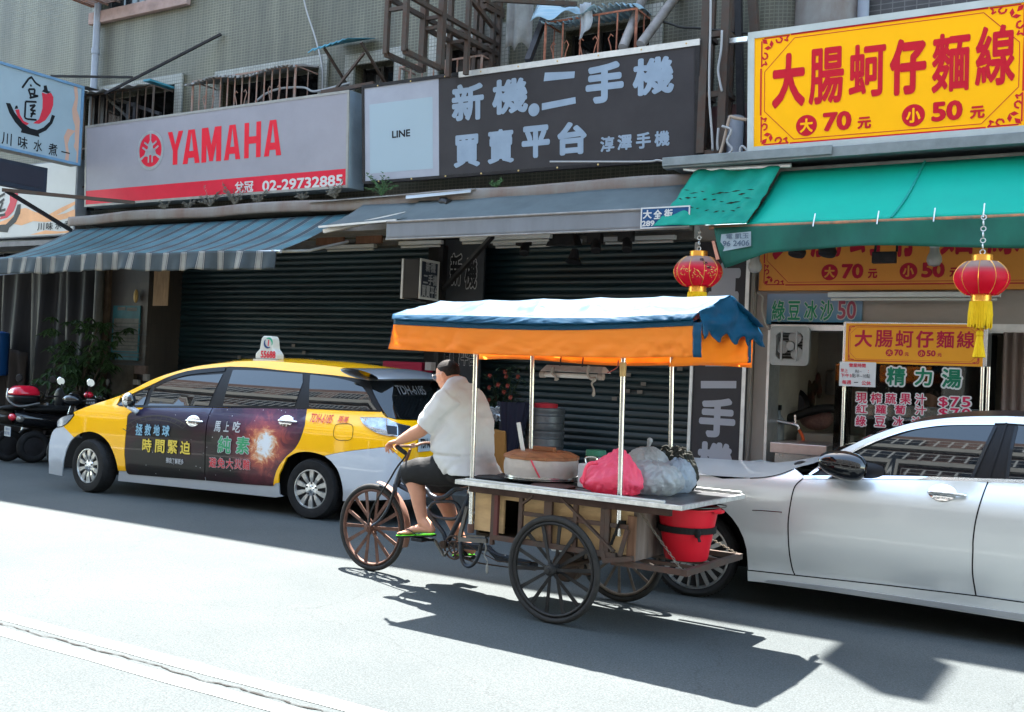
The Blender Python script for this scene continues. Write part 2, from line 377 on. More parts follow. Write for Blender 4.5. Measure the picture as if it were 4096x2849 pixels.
xs=sorted({BL_,BR_,*[w_[0] for w_ in wins],*[w_[1] for w_ in wins]}); zs=sorted({3.4,H,*[w_[2] for w_ in wins],*[w_[3] for w_ in wins]})
mb=MB()
for i in range(len(xs)-1):
    for k in range(len(zs)-1):
        mx,mz=(xs[i]+xs[i+1])/2,(zs[k]+zs[k+1])/2
        if any(a<mx<b and c<mz<d for a,b,c,d in wins): continue
        mb.face([(xs[i],YW,zs[k]),(xs[i+1],YW,zs[k]),(xs[i+1],YW,zs[k+1]),(xs[i],YW,zs[k+1])])
for a,b,c,d in wins:   # reveals
    for q in (((a,c),(a,d)),((b,d),(b,c)),((a,d),(b,d)),((b,c),(a,c))):
        (x0,z0),(x1,z1)=q; mb.face([(x0,YW,z0),(x1,YW,z1),(x1,YW+.22,z1),(x0,YW+.22,z0)])
R=.75  # rounded corner running back
for i in range(10):
    t0,t1=PI/2*i/10,PI/2*(i+1)/10
    p=[(BR_+R*math.sin(t),YW+R-R*math.cos(t)) for t in (t0,t1)]
    mb.face([(*p[0],3.4),(*p[1],3.4),(*p[1],H),(*p[0],H)])
mb.face([(BR_+R,YW+R,3.4),(BR_+R,YW+6,3.4),(BR_+R,YW+6,H),(BR_+R,YW+R,H)])
mb.face([(BL_,YW,H),(BR_,YW,H),(BR_+R,YW+R,H),(BR_+R,YW+6,H),(BL_,YW+6,H)])
mb.build('wall',tile,bld,weld=True)
mb=MB(); mb.box(BL_,BR_+.3,YW-.12,YW+.25,H,H+.16); mb.build('parapet',concrete,bld)
def surround(i,th=.16,pr=.05,sides='trl'):
    a,b,c,d=wins[i]; mb=MB()
    if 't' in sides: mb.box(a-th,b+th,YW-pr,YW-.002,d,d+th)
    if 'l' in sides: mb.box(a-th,a,YW-pr,YW-.002,c,d)
    if 'r' in sides: mb.box(b,b+th,YW-pr,YW-.002,c,d)
    return mb
def window(i,panes=2,sill=False,tx=.16):
    a,b,c,d=wins[i]
    mb=surround(i,tx); wf=mb.build('window',tilelt,bld,bevel=.008)
    mb=MB(); mb.box(a+.002,b-.002,YW+.2,YW+.215,c+.002,d-.002); mb.build('pane',darkglass,wf)
    mb=MB(); n=panes
    for k in range(n+1): 
        x=a+(b-a)*k/n; mb.box(max(a+.003,x-.025),min(b-.003,x+.025),YW+.15,YW+.195,c+.003,d-.003)
    mb.build('window_frame',mat('bronze_frame',(.10,.095,.09),.4,.5,var=.2),wf)
    return wf
WF=[window(i,3 if i in(1,4) else 2) for i in range(len(wins))]
# stained sill band under the upper left window
a,b,c,d=wins[5]; mb=MB(); mb.box(a-.2,b+.2,YW-.09,YW-.003,c-.2,c); mb.build('sill',pink,WF[5],bevel=.01)
def grille(i,parent,out=.38,z0=None,z1=None,step=.17,m=rust,x0=None,x1=None,fancy=False):
    a,b,c,d=wins[i]; a=x0 or a; b=x1 or b; c=z0 or c; d=z1 or d; y=YW-out; mb=MB()
    n=max(2,int((b-a)/step))
    for k in range(n+1):
        x=a+(b-a)*k/n; mb.tube([(x,y,c),(x,y,d)],.011 if 0<k<n else .018,6)
    for z in (c,c+(d-c)*.42,d): mb.bar((a,y-.004,z),(b,y-.004,z),.016,.022)
    for x in (a,b):
        for z in (c,c+(d-c)*.42,d): mb.bar((x,y,z),(x,YW-.06,z),.018)
        mb.tube([(x,y+out*.5,c),(x,y+out*.5,d)],.009,6)
    if fancy:
        for f in (.18,.5,.82):
            x=a+(b-a)*f; z=c+(d-c)*.8
            for s in (-1,1):
                mb.tube([(x,y-.02,c+(d-c)*.45),(x+s*.09,y-.02,z-.1),(x+s*.12,y-.02,z-.02),(x+s*.09,y-.02,z+.03),(x+s*.06,y-.02,z)],.007,5)
    return mb.build('grille',m,parent)
a,b,c,d=wins[0]; grille(0,WF[0],.42,z1=d-.12,m=brownsteel,x1=b-.02)
a,b,c,d=wins[1]; grille(1,WF[1],.5,z1=d-.12,x0=a-.1,step=.14,fancy=True,m=paleRust)
a,b,c,d=wins[3]; grille(3,WF[3],.4,z0=4.3,z1=d-.35,x0=a-.35,m=paleRust,step=.17)
a,b,c,d=wins[4]; grille(4,WF[4],.42,z1=d-.02,x0=a-.05,step=.2,fancy=True)
a,b,c,d=wins[5]; grille(5,WF[5],.45,z0=c+.1,z1=d,x0=a-.15,m=rust)
mb=MB()
for k in range(9): mb.bar((a-.15,YW-.46+.05*k,c+.12),(b*.45+a*.55,YW-.46+.05*k,c+.12),.02)
for k in range(5): mb.bar((a-.1+k*.3,YW-.46,c+.1),(a-.1+k*.3,YW-.02,c+.1),.022)
mb.build('grille_base',mat('grey_rusty_slats',(.22,.2,.19),.7,var=.5,col2=(.3,.14,.09)),WF[5])
def corr(x0,x1,zt,zb,y0,y1,m,name,parent,amp=.018,per=.076,ragged=0,thick=.004,scallop=0):
    rr=random.Random(int(x0*100)); n=int((x1-x0)/per*8); J=8; jag=[rr.uniform(0,1)*ragged for _ in range(n+1)]
    def f(u,v):
        x=x0+(x1-x0)*u; i=int(u*n+.5); q=v*(1-jag[i])
        return V((x,y0+(y1-y0)*q,zt+(zb-zt)*q+amp*math.sin(2*PI*x/per)+(ragged*.25*math.sin(x*5+v*3))*v))
    mb=MB(); mb.grid(f,n,J); return mb.build(name,m,parent,smooth='all',thick=thick)
tin=mat('weathered_tin_sheet',(.36,.37,.36),.55,.3,var=.45,vs=4,col2=(.2,.15,.11))
bluetin=mat('blue_plastic_sheet',(.05,.20,.26),.5,var=.3,vs=4)
striptin=mat('white_blue_tin',(.50,.56,.58),.6,var=.35,vs=3,stretch=(.5,.5,9),col2=(.16,.32,.42))
a,b,c,d=wins[0]; corr(a-.25,b-.15,d+.02,d-.14,YW-.03,YW-.62,tin,'rain_cover',WF[0],amp=.02,per=.3)
mb=MB(); mb.box(b-.18,b-.03,YW-.5,YW-.01,d-.06,d-.03); mb.build('end_sheet',bluetin,WF[0])
a,b,c,d=wins[1]; corr(a-.22,b+.02,d+.0,d-.16,YW-.02,YW-.6,tin,'rain_cover',WF[1],ragged=.12)
a,b,c,d=wins[4]; corr(a-.12,b+.02,d+.04,d+.0,YW-.02,YW-.5,striptin,'rain_cover',WF[4],ragged=.25)
# lifted corner of that cover
def f(u,v): return V((a-.25+u*.9,YW-.45+.25*v-.1*u,d+.02+.42*(1-u)**1.4*v+.04*math.sin(u*14)))
mb=MB(); mb.grid(f,18,8); mb.build('loose_sheet',striptin,WF[4],smooth='all',thick=.004)
def f(u,v): return V((a-.62+.36*u,YW-.4+.05*math.sin(u*9),d-.25+.6*v+.05*math.sin(u*12)))
mb=MB(); mb.grid(f,12,6); mb.build('torn_sheet',mat('grey_sheet',(.25,.25,.24),.8,var=.3),WF[4],smooth='all',thick=.006)
a,b,c,d=wins[2]
def f(u,v):
    x=a-.28+u*.62; q=.5+.5*math.sin(u*2*PI*6)
    return V((x,YW-.02-.62*v-.05*q*v,d+.34-.28*v*(1-.3*u)-(.05*q if v>.9 else 0)))
mb=MB(); mb.grid(f,60,8); mb.build('rain_cover',bluetin,WF[2],smooth='all',thick=.006)
mb=MB(); x2=b-.05
for x in (a-.05,b-.12): mb.bar((x,YW-.02,d-.35),(x,YW-.6,d+.08),.03)
mb.bar((a-.1,YW-.55,d-.5),(b+.05,YW-.5,d-.46),.05); mb.bar((a+.1,YW-.5,d-.46),(b-.1,YW-.55,d-.05),.03)
mb.build('rain_cover_bracket',brownsteel,WF[2])
# pipes on the wall
p0=onY('a',645,0,YW-.1); p1=onY('a',620,590,YW-.1)
mb=MB(); x=p0.x
mb.tube([(x,YW-.1,H-.4),(x,YW-.1,3.9)],.055,12)
for z in (p1.z+.6,p1.z+1.9): mb.tube([(x,YW-.1,z),(x,YW-.1,z+.09)],.066,12)
mb.build('downpipe',pvc,bld,smooth=True)
def cable(name,pts,r,m,label=None,cat=None,parent=None,n=8):
    mb=MB(); mb.tube(spl(pts,n),r,6); o=mb.build(name,m,parent,smooth='all')
    if label: tag(o,label,cat)
    return o
cabw=mat('pale_cable',(.42,.42,.42),.6); cabk=mat('black_cable',(.03,.03,.03),.6)
pa=onY('a',1995,0,YW-.06); pb=onY('a',2065,240,YW-.06); pc=onY('a',2110,420,YW-.06); pd=onY('a',2115,560,YW-.06)
cable('cable',[pa+V((-.05,0,.6)),pa,pb,pc,pd,pd+V((0,0,-.4))],.012,cabw,parent=bld)
q=[onY('a',*p_,YW-.35) for p_ in ((1675,670),(1745,615),(1850,580),(1990,575),(2050,600),(2120,590),(2200,570),(2296,545))]
cable('cable',q,.016,cabw,parent=bld)
# signboard jutting out high on the wall: its shadow falls on the road in front of the white car
tk=thing('hanging_sign',(-4.9,10.5,9.9),'signboard jutting out high on the tiled wall, seen only by its shadow on the road','sign')
mb=MB(); mb.box(-4.87,-4.61,9.96,10.86,9.9,11.3); mb.build('box',whitep,tk,bevel=.02)
mb=MB(); mb.bar((-4.74,10.86,10.2),(-4.74,YW-.01,10.2),.06); mb.bar((-4.74,10.86,11.0),(-4.74,YW-.01,11.0),.06); mb.build('bracket',blacksteel,tk)
# right neighbour: peeling round column and dark tiled wall
xb=xof('c',1215,60,YW+.2); nb=thing('brick_building',(xb,YW,0),'dark brick tiled building behind the yellow noodle sign','building')
mb=MB(); 
mb.box(xb,16,YW+.2,YW+6,3.4,12.3); mb.build('wall',tiledk,nb)
mb=MB(); mb.lathe([(.42,3.4),(.42,H+.5)],(xof('c',1085,60,YW+.1),YW+.35,0),n=28); mb.build('column',mat('peeling_column',(.33,.33,.31),.85,var=.55,vs=3,col2=(.2,.15,.13),stretch=(1,1,.5)),nb,smooth=True)
mb=MB()
for xx in (1218,1310): x=xof('c',xx,40,YW+.08); mb.tube([(x,YW+.08,H),(x,YW+.08,3.6)],.06,12)
mb.build('downpipe',pvc,nb,smooth=True)
# =============== opposite side of the street, seen in the car windows
op=thing('apartment_building',(-6,-6,0),'sunlit pink and white flats across the road, mirrored in the car windows','building')
oW=mat('pink_plaster',(.22,.14,.12),.85,var=.25,vs=1.5); oB=mat('cream_band',(.42,.41,.38),.8,var=.2,vs=2)
mb=MB(); mb.box(-40,26,-13,-5.5,3.6,15.5); mb.box(-40,26,-13,-8.5,0.02,3.6); mb.build('wall',oW,op)
for z in (3.4,6.3,9.2,12.1):
    mb=MB(); mb.box(-40,26,-5.49,-4.9,z,z+.75); mb.build('balcony',oB,op,bevel=.02)
mb=MB()
for x in range(-39,26,5): mb.box(x,x+.5,-5.8,-5.2,.14,3.39)
mb.build('arcade_pillar',oB,op)
for z in (4.5,7.4,10.3,13.2):
    for x in range(-39,24,3):
        mb=MB(); mb.box(x,x+1.7,-5.49,-5.4,z,z+1.4); mb.build('window',darkglass,op)
mb=MB()
for z in (4.2,7.1,10.0,12.9):
    for k in range(216): x=-39+k*.3; mb.box(x,x+.04,-4.88,-4.84,z,z+1.2)
    mb.box(-39,25,-4.89,-4.83,z+1.2,z+1.25); mb.box(-39,25,-4.89,-4.83,z+.6,z+.63)
mb.build('balcony_grille',white,op)
# =============== ledge over the shops, with its gutter
YL=10.36
lx0=onY('a',455,1410,YL).x; lx1=onY('c',420,1000,YL).x
zt1=onY('y',632,560,YL).z-.07; zb1=onY('y',632,650,YL).z-.04
led=thing('canopy_ledge',(lx0,YL,zb1),'long rusted metal ledge that runs over the shop fronts under the signs','ledge')
mb=MB(); mb.box(lx0+.02,lx1,YL+.06,YW-.003,zb1+.03,zt1-.02); mb.build('slab',concrete,led)
def f(u,v):
    x=lx0+(lx1-lx0)*u; return V((x,YL-.012*math.sin(x*1.7)-.01*math.sin(x*5.1)-.012*math.sin(PI*v),zb1-.03+(zt1-zb1+.02)*v+.012*math.sin(x*2.3)+.01*math.sin(x*.9)))
mb=MB(); mb.grid(f,160,5); mb.build('gutter',rustledge,led,smooth='all',thick=.012)
mb=MB(); xj=onY('b',975,1240,YL).x
mb.prism([(xj-2.6,YL-.05,zt1-.06),(xj+.05,YL-.05,zt1-.03),(xj+.1,YL+.4,zt1+.05),(xj-2.4,YL+.4,zt1+.06)],(0,0,.015)); mb.build('loose_plate',tin,led,bevel=.004)
mb=MB(); mb.prism([(xj-.95,YL-.09,zt1-.10),(xj+.02,YL-.09,zt1-.07),(xj-.01,YL-.03,zt1-.02),(xj-1.0,YL-.03,zt1-.04)],(0,0,.012)); mb.build('loose_plate',mat('clean_plate',(.55,.58,.6),.35,.5),led,bevel=.003)
# =============== grey motorcycle shop sign
greyp=mat('grey_sign_face',(.37,.355,.39),.5,var=.08,vs=2); red=mat('sign_red',(.56,.012,.035),.45,var=.1,vs=3); chrome=mat('chrome_print',(.50,.52,.53),.35,.4,var=.25,vs=6)
whitep=mat('white_print',(.70,.70,.68),.5); blkp=mat('black_print',(.012,.014,.018),.5)
pl,W,Hh=rectplane(('a',562,822),('a',2290,600),('a',2290,1240),('a',562,1352),10.42,10.36)
sg=thing('shop_sign',pl.o,'long grey lightbox sign with red lettering and round tuning fork emblem','sign')
mb=MB(); slab(mb,pl,0,W,0,Hh,-.32,0); mb.build('box',mat('sign_side_blue',(.34,.43,.50),.45,.2,var=.15,vs=3),sg,bevel=.006)
mb=MB(); slab(mb,pl,.02,W-.02,.02,Hh-.02,.001,.012); mb.build('face',greyp,sg)
mb=MB(); framing(mb,pl,W,Hh,.035,.0005,.018); mb.build('trim',mat('dull_trim',(.40,.39,.36),.5,.3,var=.2),sg)
y0=(pl.px('a',562,1250)[1]+pl.px('a',2290,1113)[1])/2
mb=MB(); slab(mb,pl,.036,W-.036,.036,y0,.0125,.0135); mb.build('red_stripe',red,sg)
BLK={'Y':[[(0,1),(.30,1),(.5,.60),(.70,1),(1,1),(.65,.42),(.65,0),(.35,0),(.35,.42)]],
'A':[[(0,0),(.29,0),(.52,1),(.31,1)],[(1,0),(.71,0),(.48,1),(.69,1)],[(.28,.17),(.72,.17),(.66,.37),(.34,.37)]],
'M':[[(0,0),(.25,0),(.25,1),(0,1)],[(.75,0),(1,0),(1,1),(.75,1)],[(.10,1),(.33,1),(.59,.22),(.52,.02),(.41,.02)],[(.90,1),(.67,1),(.41,.22),(.48,.02),(.59,.02)]],
'H':[[(0,0),(.28,0),(.28,1),(0,1)],[(.72,0),(1,0),(1,1),(.72,1)],[(.27,.40),(.73,.40),(.73,.60),(.27,.60)]]}
mb=MB()
for t,x0,x1,yt,yb in (('Y',1103,1207,858,1087),('A',1203,1318,845,1080),('M',1326,1458,828,1070),('A',1474,1584,814,1055),('H',1606,1718,797,1042),('A',1736,1853,782,1030)):
    a=pl.px('a',x0,yb); b=pl.px('a',x1,yt)
    for k,q in enumerate(BLK[t]): pl.put(mb,[(a[0]+(b[0]-a[0])*x,a[1]+(b[1]-a[1])*y) for x,y in q],.015+k*2e-4)
mb.build('lettering',mat('yamaha_red',(.62,.012,.03),.4),sg)
mb=MB(); pl.text(mb,'兌冠',(1545,1270),(1668,1185),.022,.016,z='a'); pl.text(mb,'02-29732885',(1725,1258),(2255,1145),.028,.016,z='a'); mb.build('lettering',whitep,sg)
cx=pl.px('a',992,988); rv=(pl.px('a',992,860)[1]-pl.px('a',992,1117)[1])/2
mb=MB(); pl.disc(mb,cx,rv*.86,off=.0145); mb.build('emblem_disc',red,sg)
mb=MB(); pl.disc(mb,cx,rv,off=.016,inner=.84,n=48)
for k in range(3):
    t=PI/2+k*2*PI/3; d=(math.cos(t),math.sin(t)); s=(-d[1],d[0])
    P=lambda a,b:(cx[0]+rv*(d[0]*a+s[0]*b),cx[1]+rv*(d[1]*a+s[1]*b))
    o=.0165+k*.0006
    pl.put(mb,[P(.93,0),P(.78,.07),P(.5,.045),P(.42,.10),P(.30,.19),P(.22,.14),P(.22,-.14),P(.30,-.19),P(.42,-.10),P(.5,-.045),P(.78,-.07)],o)
    for e in (-1,1): pl.put(mb,[P(.3,e*.19),P(.3,e*.09),P(-.62,e*.09),P(-.62,e*.19)],o+.0002)
pl.disc(mb,cx,rv*.16,off=.0186); mb.build('emblem',chrome,sg)
# =============== black phone shop sign
blackp=mat('charcoal_sign_face',(.052,.048,.052),.5,var=.2,vs=2); bluegrey=mat('pale_blue_print',(.33,.42,.53),.5,var=.12,vs=4)
pl,W,Hh=rectplane(('b',255,580),('c',312,232),('c',300,965),('b',255,1213),10.45,10.34)
sg=thing('shop_sign',pl.o,'black phone shop sign with pale blue brush style lettering and a blank white panel','sign')
mb=MB(); slab(mb,pl,0,W,0,Hh,-.14,0); mb.build('box',blackp,sg,bevel=.006)
mb=MB(); xq=pl.px('b',750,850)[0]; slab(mb,pl,xq,W-.06,.03,Hh-.03,.0005,.006); mb.build('face',blackp,sg)
mb=MB(); slab(mb,pl,.02,xq-.003,.03,Hh-.03,.0005,.007); wq=mb.build('white_panel',mat('lilac_white',(.44,.46,.53),.5,var=.12,vs=1.5),sg)
a=pl.px('b',298,1140); b=pl.px('b',708,620); mb=MB(); slab(mb,pl,a[0],b[0],a[1],b[1]-.03,.0075,.0085); mb.build('paper',mat('pale_blue_paper',(.42,.53,.60),.5),wq)
mb=MB(); pl.text(mb,'LINE',(443,908),(562,848),.03,.010,z='b'); mb.build('lettering',blkp,sg)
x1=pl.px('b',882,490)[0]
mb=MB(); slab(mb,pl,x1,W,Hh-.055,Hh+.004,.0065,.02); slab(mb,pl,x1,W,Hh+.0045,Hh+.012,-.13,.02); mb.build('trim',alum,sg)
mb=MB(); slab(mb,pl,-.02,x1-.005,Hh-.03,Hh+.012,.0065,.018); slab(mb,pl,-.02,.018,0,Hh-.033,.0065,.018); slab(mb,pl,0.02,W,-.008,.028,.0065,.018); slab(mb,pl,W-.055,W,.03,Hh-.06,.0065,.016); mb.build('trim',blacksteel,sg)
mb=MB(); B=.05
for t,lb,rt in (('新',(835,805),(1045,535)),('機',(1100,760),(1335,500)),('手',(1712,690),(1963,395)),('買',(848,1105),(1020,875)),('賣',(1070,1080),(1243,840)),('平',(1293,1045),(1478,815)),('台',(1527,1025),(1720,790))):
    pl.text(mb,t,lb,rt,B if t in'手平台' else .04,.010,z='b')
for q in (((1445,478),(1642,470),(1638,513),(1437,535)),((1425,680),(1645,638),(1648,680),(1425,725))): pl.pp(mb,'b',q,.0095)
pl.disc(mb,pl.px('b',1373,722),.075,off=.0095)
pl.text(mb,'機',(815,955),(1225,535),.04,.010,z='t')
for t,lb,rt in (('淳',(497,1500),(637,1335)),('澤',(665,1482),(810,1318)),('手',(848,1468),(995,1297)),('機',(1030,1445),(1180,1280))): pl.text(mb,t,lb,rt,.035,.010,z='t')
mb.build('lettering',bluegrey,sg)
mb=MB()
for k in range(9):
    x=.25+k*(W-.4)/8; c=pl.at(x,.014,.019); mb.ell(c,(.012,.006,.012),8,6)
    c=pl.at(x,Hh-.02,.021); mb.ell(c,(.011,.006,.011),8,6)
mb.build('rivet',mat('brass_rivet',(.5,.36,.16),.4,.6),sg)
# =============== yellow noodle sign
yellow=mat('sign_yellow',(.95,.44,.001),.45,var=.04,vs=2,spec=.2); nred=mat('noodle_red',(.50,.008,.022),.45)
pl,W,Hh=rectplane(('c',606,202),('c',2400,-42),('c',2400,806),('c',600,948),10.20,10.08)
sg=thing('shop_sign',pl.o,'big bright yellow noodle shop sign above the green awning','sign')
mb=MB(); slab(mb,pl,0,W,0,Hh,-.22,0); mb.build('box',mat('white_box',(.55,.56,.55),.5,var=.15),sg,bevel=.006)
mb=MB(); slab(mb,pl,.05,W-.05,.05,Hh-.05,.0005,.008); mb.build('face',yellow,sg)
mb=MB(); framing(mb,pl,W,Hh,.065,.0006,.022); mb.build('trim',mat('white_trim',(.62,.66,.64),.4,var=.12,vs=3),sg)
mb=MB()
for t,lb,rt in (('大',(750,672),(957,315)),('腸',(975,650),(1195,280)),('蚵',(1220,610),(1452,255)),('仔',(1470,595),(1702,222)),('麵',(1728,578),(1970,188)),('線',(1995,540),(2250,140)),('70',(1062,812),(1240,678)),('元',(1275,795),(1360,715)),('50',(1728,752),(1922,612)),('元',(1965,733),(2057,648))):
    pl.text(mb,t,lb,rt,.045 if t in '大仔元7050' else .026,.012,z='c')
c1=pl.px('c',962,772); c2=pl.px('c',1618,710); rr_=(pl.px('c',962,707)[1]-pl.px('c',962,837)[1])/2
for c in (c1,c2): pl.disc(mb,c,rr_,off=.011)
def chamfer(x0,x1,y0,y1,k): return [(x0,y0+k),(x0,y1-k),(x0+k,y1),(x1-k,y1),(x1,y1-k),(x1,y0+k),(x1-k,y0),(x0+k,y0),(x0,y0+k)]
def noodle_border(pl,mb,x0,x1,y0,y1,k,w,off=.0105):
    for a,b in (((x0,y0+k),(x0,y1-k)),((x1,y0+k),(x1,y1-k)),((x0+k,y0),(x1-k,y0)),((x0+k,y1),(x1-k,y1))): pl.stroke(mb,[a,b],w,off)
    i=w*2.2; pl.stroke(mb,chamfer(x0+i,x1-i,y0+i,y1-i,k),w*.4,off)
    for sx,cx_ in ((1,x0),(-1,x1)):
        for sy,cy_ in ((1,y0),(-1,y1)):
            T=lambda x,y:(cx_+sx*x*k,cy_+sy*y*k)
            for pts in ([(0,0),(.45,.45)],):
                pl.put(mb,[T(.10,.34),T(.24,.28),T(.36,.36),T(.22,.42)],off); pl.put(mb,[T(.34,.10),T(.28,.24),T(.36,.36),T(.42,.22)],off+.0001)
                pl.put(mb,[T(.03,.03),T(.18,.07),T(.22,.22),T(.07,.18)],off+.0002)
            for e in (0,1):
                S=(lambda x,y:T(x,y)) if e else (lambda x,y:T(y,x))
                pl.stroke(mb,[S(.02,.62),S(.12,.72),S(.22,.66),S(.2,.54),S(.1,.5)],w*1.0,off+.0003)
                pl.stroke(mb,[S(0,.95),S(.1,.86),S(.2,.9),S(.14,.78)],w*.9,off+.0003)
                pl.stroke(mb,[S(.02,.1),S(.02,.95)],w*.8,off+.0001)
a=pl.px('c',680,895); b=pl.px('c',2325,18); noodle_border(pl,mb,a[0],W-a[0],a[1],Hh-a[1]*1.0,.30,.017)
mb.build('lettering',nred,sg)
mb=MB()
for t,c in (('大',c1),('小',c2)): pl.text2(mb,t,(c[0]-rr_*.62,c[1]-rr_*.66),(c[0]+rr_*.62,c[1]+rr_*.66),.04,.0135)
mb.build('lettering',yellow,sg)
# steel channel the sign stands on
zc=pl.o.z; mb=MB(); xa=pl.o.x-.85
mb.box(xa,16,10.02,10.12,zc-.13,zc-.03); mb.box(xa,xa+1.75,9.99,10.015,zc-.11,zc-.02)
mb.box(xa,16,10.125,10.9,zc-.09,zc-.06)
tag(mb.build('steel_channel',mat('galvanised',(.27,.31,.32),.45,.5,var=.25,vs=4),bevel=.004),'galvanised steel channel under the big yellow noodle sign','beam')
mb=MB(); mb.box(lx1,16,10.25,YW,zb1-.1,zb1+.1); tag(mb.build('canopy_ledge',concrete,bevel=.01),'dark concrete ledge hidden above the green awning','ledge')
# =============== restaurant signs at the far left
XP=onY('r',950,1200,10.35).x-.02
o=onX('r',962,1790,XP); 
pr=PL(V((XP,10.35,onX('a',540,1100,XP).z)),(0,-1,0),(0,0,1))
pr.n=V((1,0,0)) if pr.n.x<0 else pr.n
ztop=onX('a',550,570,XP).z; z_b=onX('a',540,1095,XP).z; Hs=ztop-z_b; Ws=2.2
def P2(z,x,y): p=onX(z,x,y,XP); return (10.35-p.y,p.z-z_b)
sg=thing('hanging_sign',(XP,10.35,z_b),'pale blue restaurant lightbox jutting over the street with chili bowl emblem','sign')
mb=MB(); mb.box(XP-.22,XP-.001,10.35-Ws,10.35,z_b,ztop); mb.build('box',mat('cream_box',(.40,.39,.35),.6,var=.2),sg,bevel=.008)
face=mat('sky_sign_face',(.36,.46,.52),.45,var=.08,vs=2)
mb=MB(); mb.box(XP,XP+.012,10.37-Ws,10.33,z_b+.03,ztop-.03); mb.build('face',face,sg)
mb=MB()
mb.box(XP,XP+.03,10.35-Ws,10.35,z_b,z_b+.04); mb.box(XP,XP+.03,10.35-Ws,10.35,ztop-.04,ztop); mb.box(XP,XP+.03,10.31,10.35,z_b+.04,ztop-.04); mb.box(XP,XP+.03,10.35-Ws,10.39-Ws,z_b+.04,ztop-.04)
mb.build('trim',mat('blue_trim',(.14,.26,.40),.5,var=.2),sg)
class PX:  # the jutting face uses the same drawing calls
    pass
pf=PL(V((XP,10.35,z_b)),(0,-1,0),(0,0,1)); pf.o=V((XP,10.35,z_b)); pf.ex=V((0,-1,0)); pf.ey=V((0,0,1)); pf.n=V((1,0,0))
# seen from the street its reading direction runs towards the wall (to the right): mirror u
class PM(PL):
    def __init__(s,base,Wd): s.o=base.o+base.ex*Wd; s.ex=-base.ex; s.ey=base.ey; s.n=base.n
pf=PM(pf,Ws)
def bowl_art(pl,z,F,offs,big=True):
    mk=lambda pts,m,nm,o: (lambda b:(pl.pp(b,z,pts,o),b.build(nm,m,F)))(MB())
    return mk
mb=MB()
pts=[(60,1175),(110,1180),(160,1285),(250,1400),(340,1465),(420,1485),(490,1455),(560,1390),(585,1310),(622,1325),(590,1410),(520,1490),(435,1530),(445,1565),(230,1512),(240,1478),(165,1395),(100,1290)]
pf.pp(mb,'r',pts,.0145)
for st in ([(245,1005),(320,900),(360,880)],[(350,880),(400,950),(455,985)],[(340,965),(350,990)],[(318,1020),(350,1120)],[(320,1020),(390,1020),(385,1075),(335,1070)],[(330,1120),(415,1100)],[(370,1085),(430,1100)],
           [(285,1160),(410,1165)],[(285,1160),(275,1345),(300,1360)],[(300,1360),(410,1370)],[(330,1210),(395,1200),(340,1260),(400,1265)],[(375,1270),(345,1340)],[(340,1300),(400,1300)]):
    pf.stroke(mb,[pf.px('r',*p_) for p_ in st],.03,.016)
pf.pp(mb,'r',[(490,980),(525,975),(540,1040),(575,1050),(540,1070),(470,1045),(495,1020)],.015); pf.pp(mb,'r',[(170,1210),(190,1205),(200,1240),(160,1245)],.015)
pf.text(mb,'川味水煮一',(0,950),(450,1000),.012,.0145,z='a') if False else None
for t,x0,x1,yb,yt in (('川',5,75,945,880),('味',112,180,970,905),('水',215,275,990,925),('煮',312,375,1015,950)): pf.text(mb,t,(x0,yb),(x1,yt),.012,.0145,z='a')
pf.stroke(mb,[pf.px('a',398,995),pf.px('a',455,1008)],.02,.0145)
mb.build('lettering',blkp,sg)
chili=mat('chili_red',(.48,.03,.05),.5)
mb=MB(); pf.pp(mb,'r',[(470,1055),(520,1075),(575,1060),(602,1110),(600,1200),(570,1290),(510,1375),(440,1415),(370,1408),(440,1360),(478,1240),(480,1140)],.0142)
pf.pp(mb,'r',[(165,1255),(212,1248),(222,1310),(262,1380),(325,1412),(300,1430),(255,1410),(200,1340)],.0142); mb.build('emblem',chili,sg)
mb=MB(); fl=[(835,985),(875,990),(885,1110),(870,1250),(900,1350),(920,1480),(905,1600),(845,1600),(850,1440),(825,1360),(815,1250),(850,1130)]
pf.pp(mb,'r',fl,.0138); pf.pp(mb,'a',[(440,845),(490,860),(455,900),(440,950),(450,1010),(445,1060),(420,1060),(430,1000),(415,900)],.0139); pf.pp(mb,'a',[(495,905),(525,890),(530,970),(515,1070),(495,1070),(500,1000),(480,960)],.0139)
mb.build('emblem',mat('flame_peach',(.60,.36,.27),.5),sg)
# dark led panel below it
sg=thing('led_panel',(XP,10,z_b-.9),'dark blank display panel hung under the pale blue restaurant lightbox','display')
X2=XP-.06; ya=onX('y',430,300,X2).y; zt=onX('y',430,165,X2).z; zb=onX('y',430,400,X2).z
mb=MB(); mb.box(X2-.12,X2,8.1,ya,zb,zt); mb.build('case',mat('dark_blue_case',(.03,.04,.06),.5,var=.2),sg,bevel=.006)
mb=MB(); mb.box(X2,X2+.006,8.15,ya-.06,zb+.07,zt-.06); mb.build('screen',mat('led_screen',(.035,.038,.055),.45),sg)
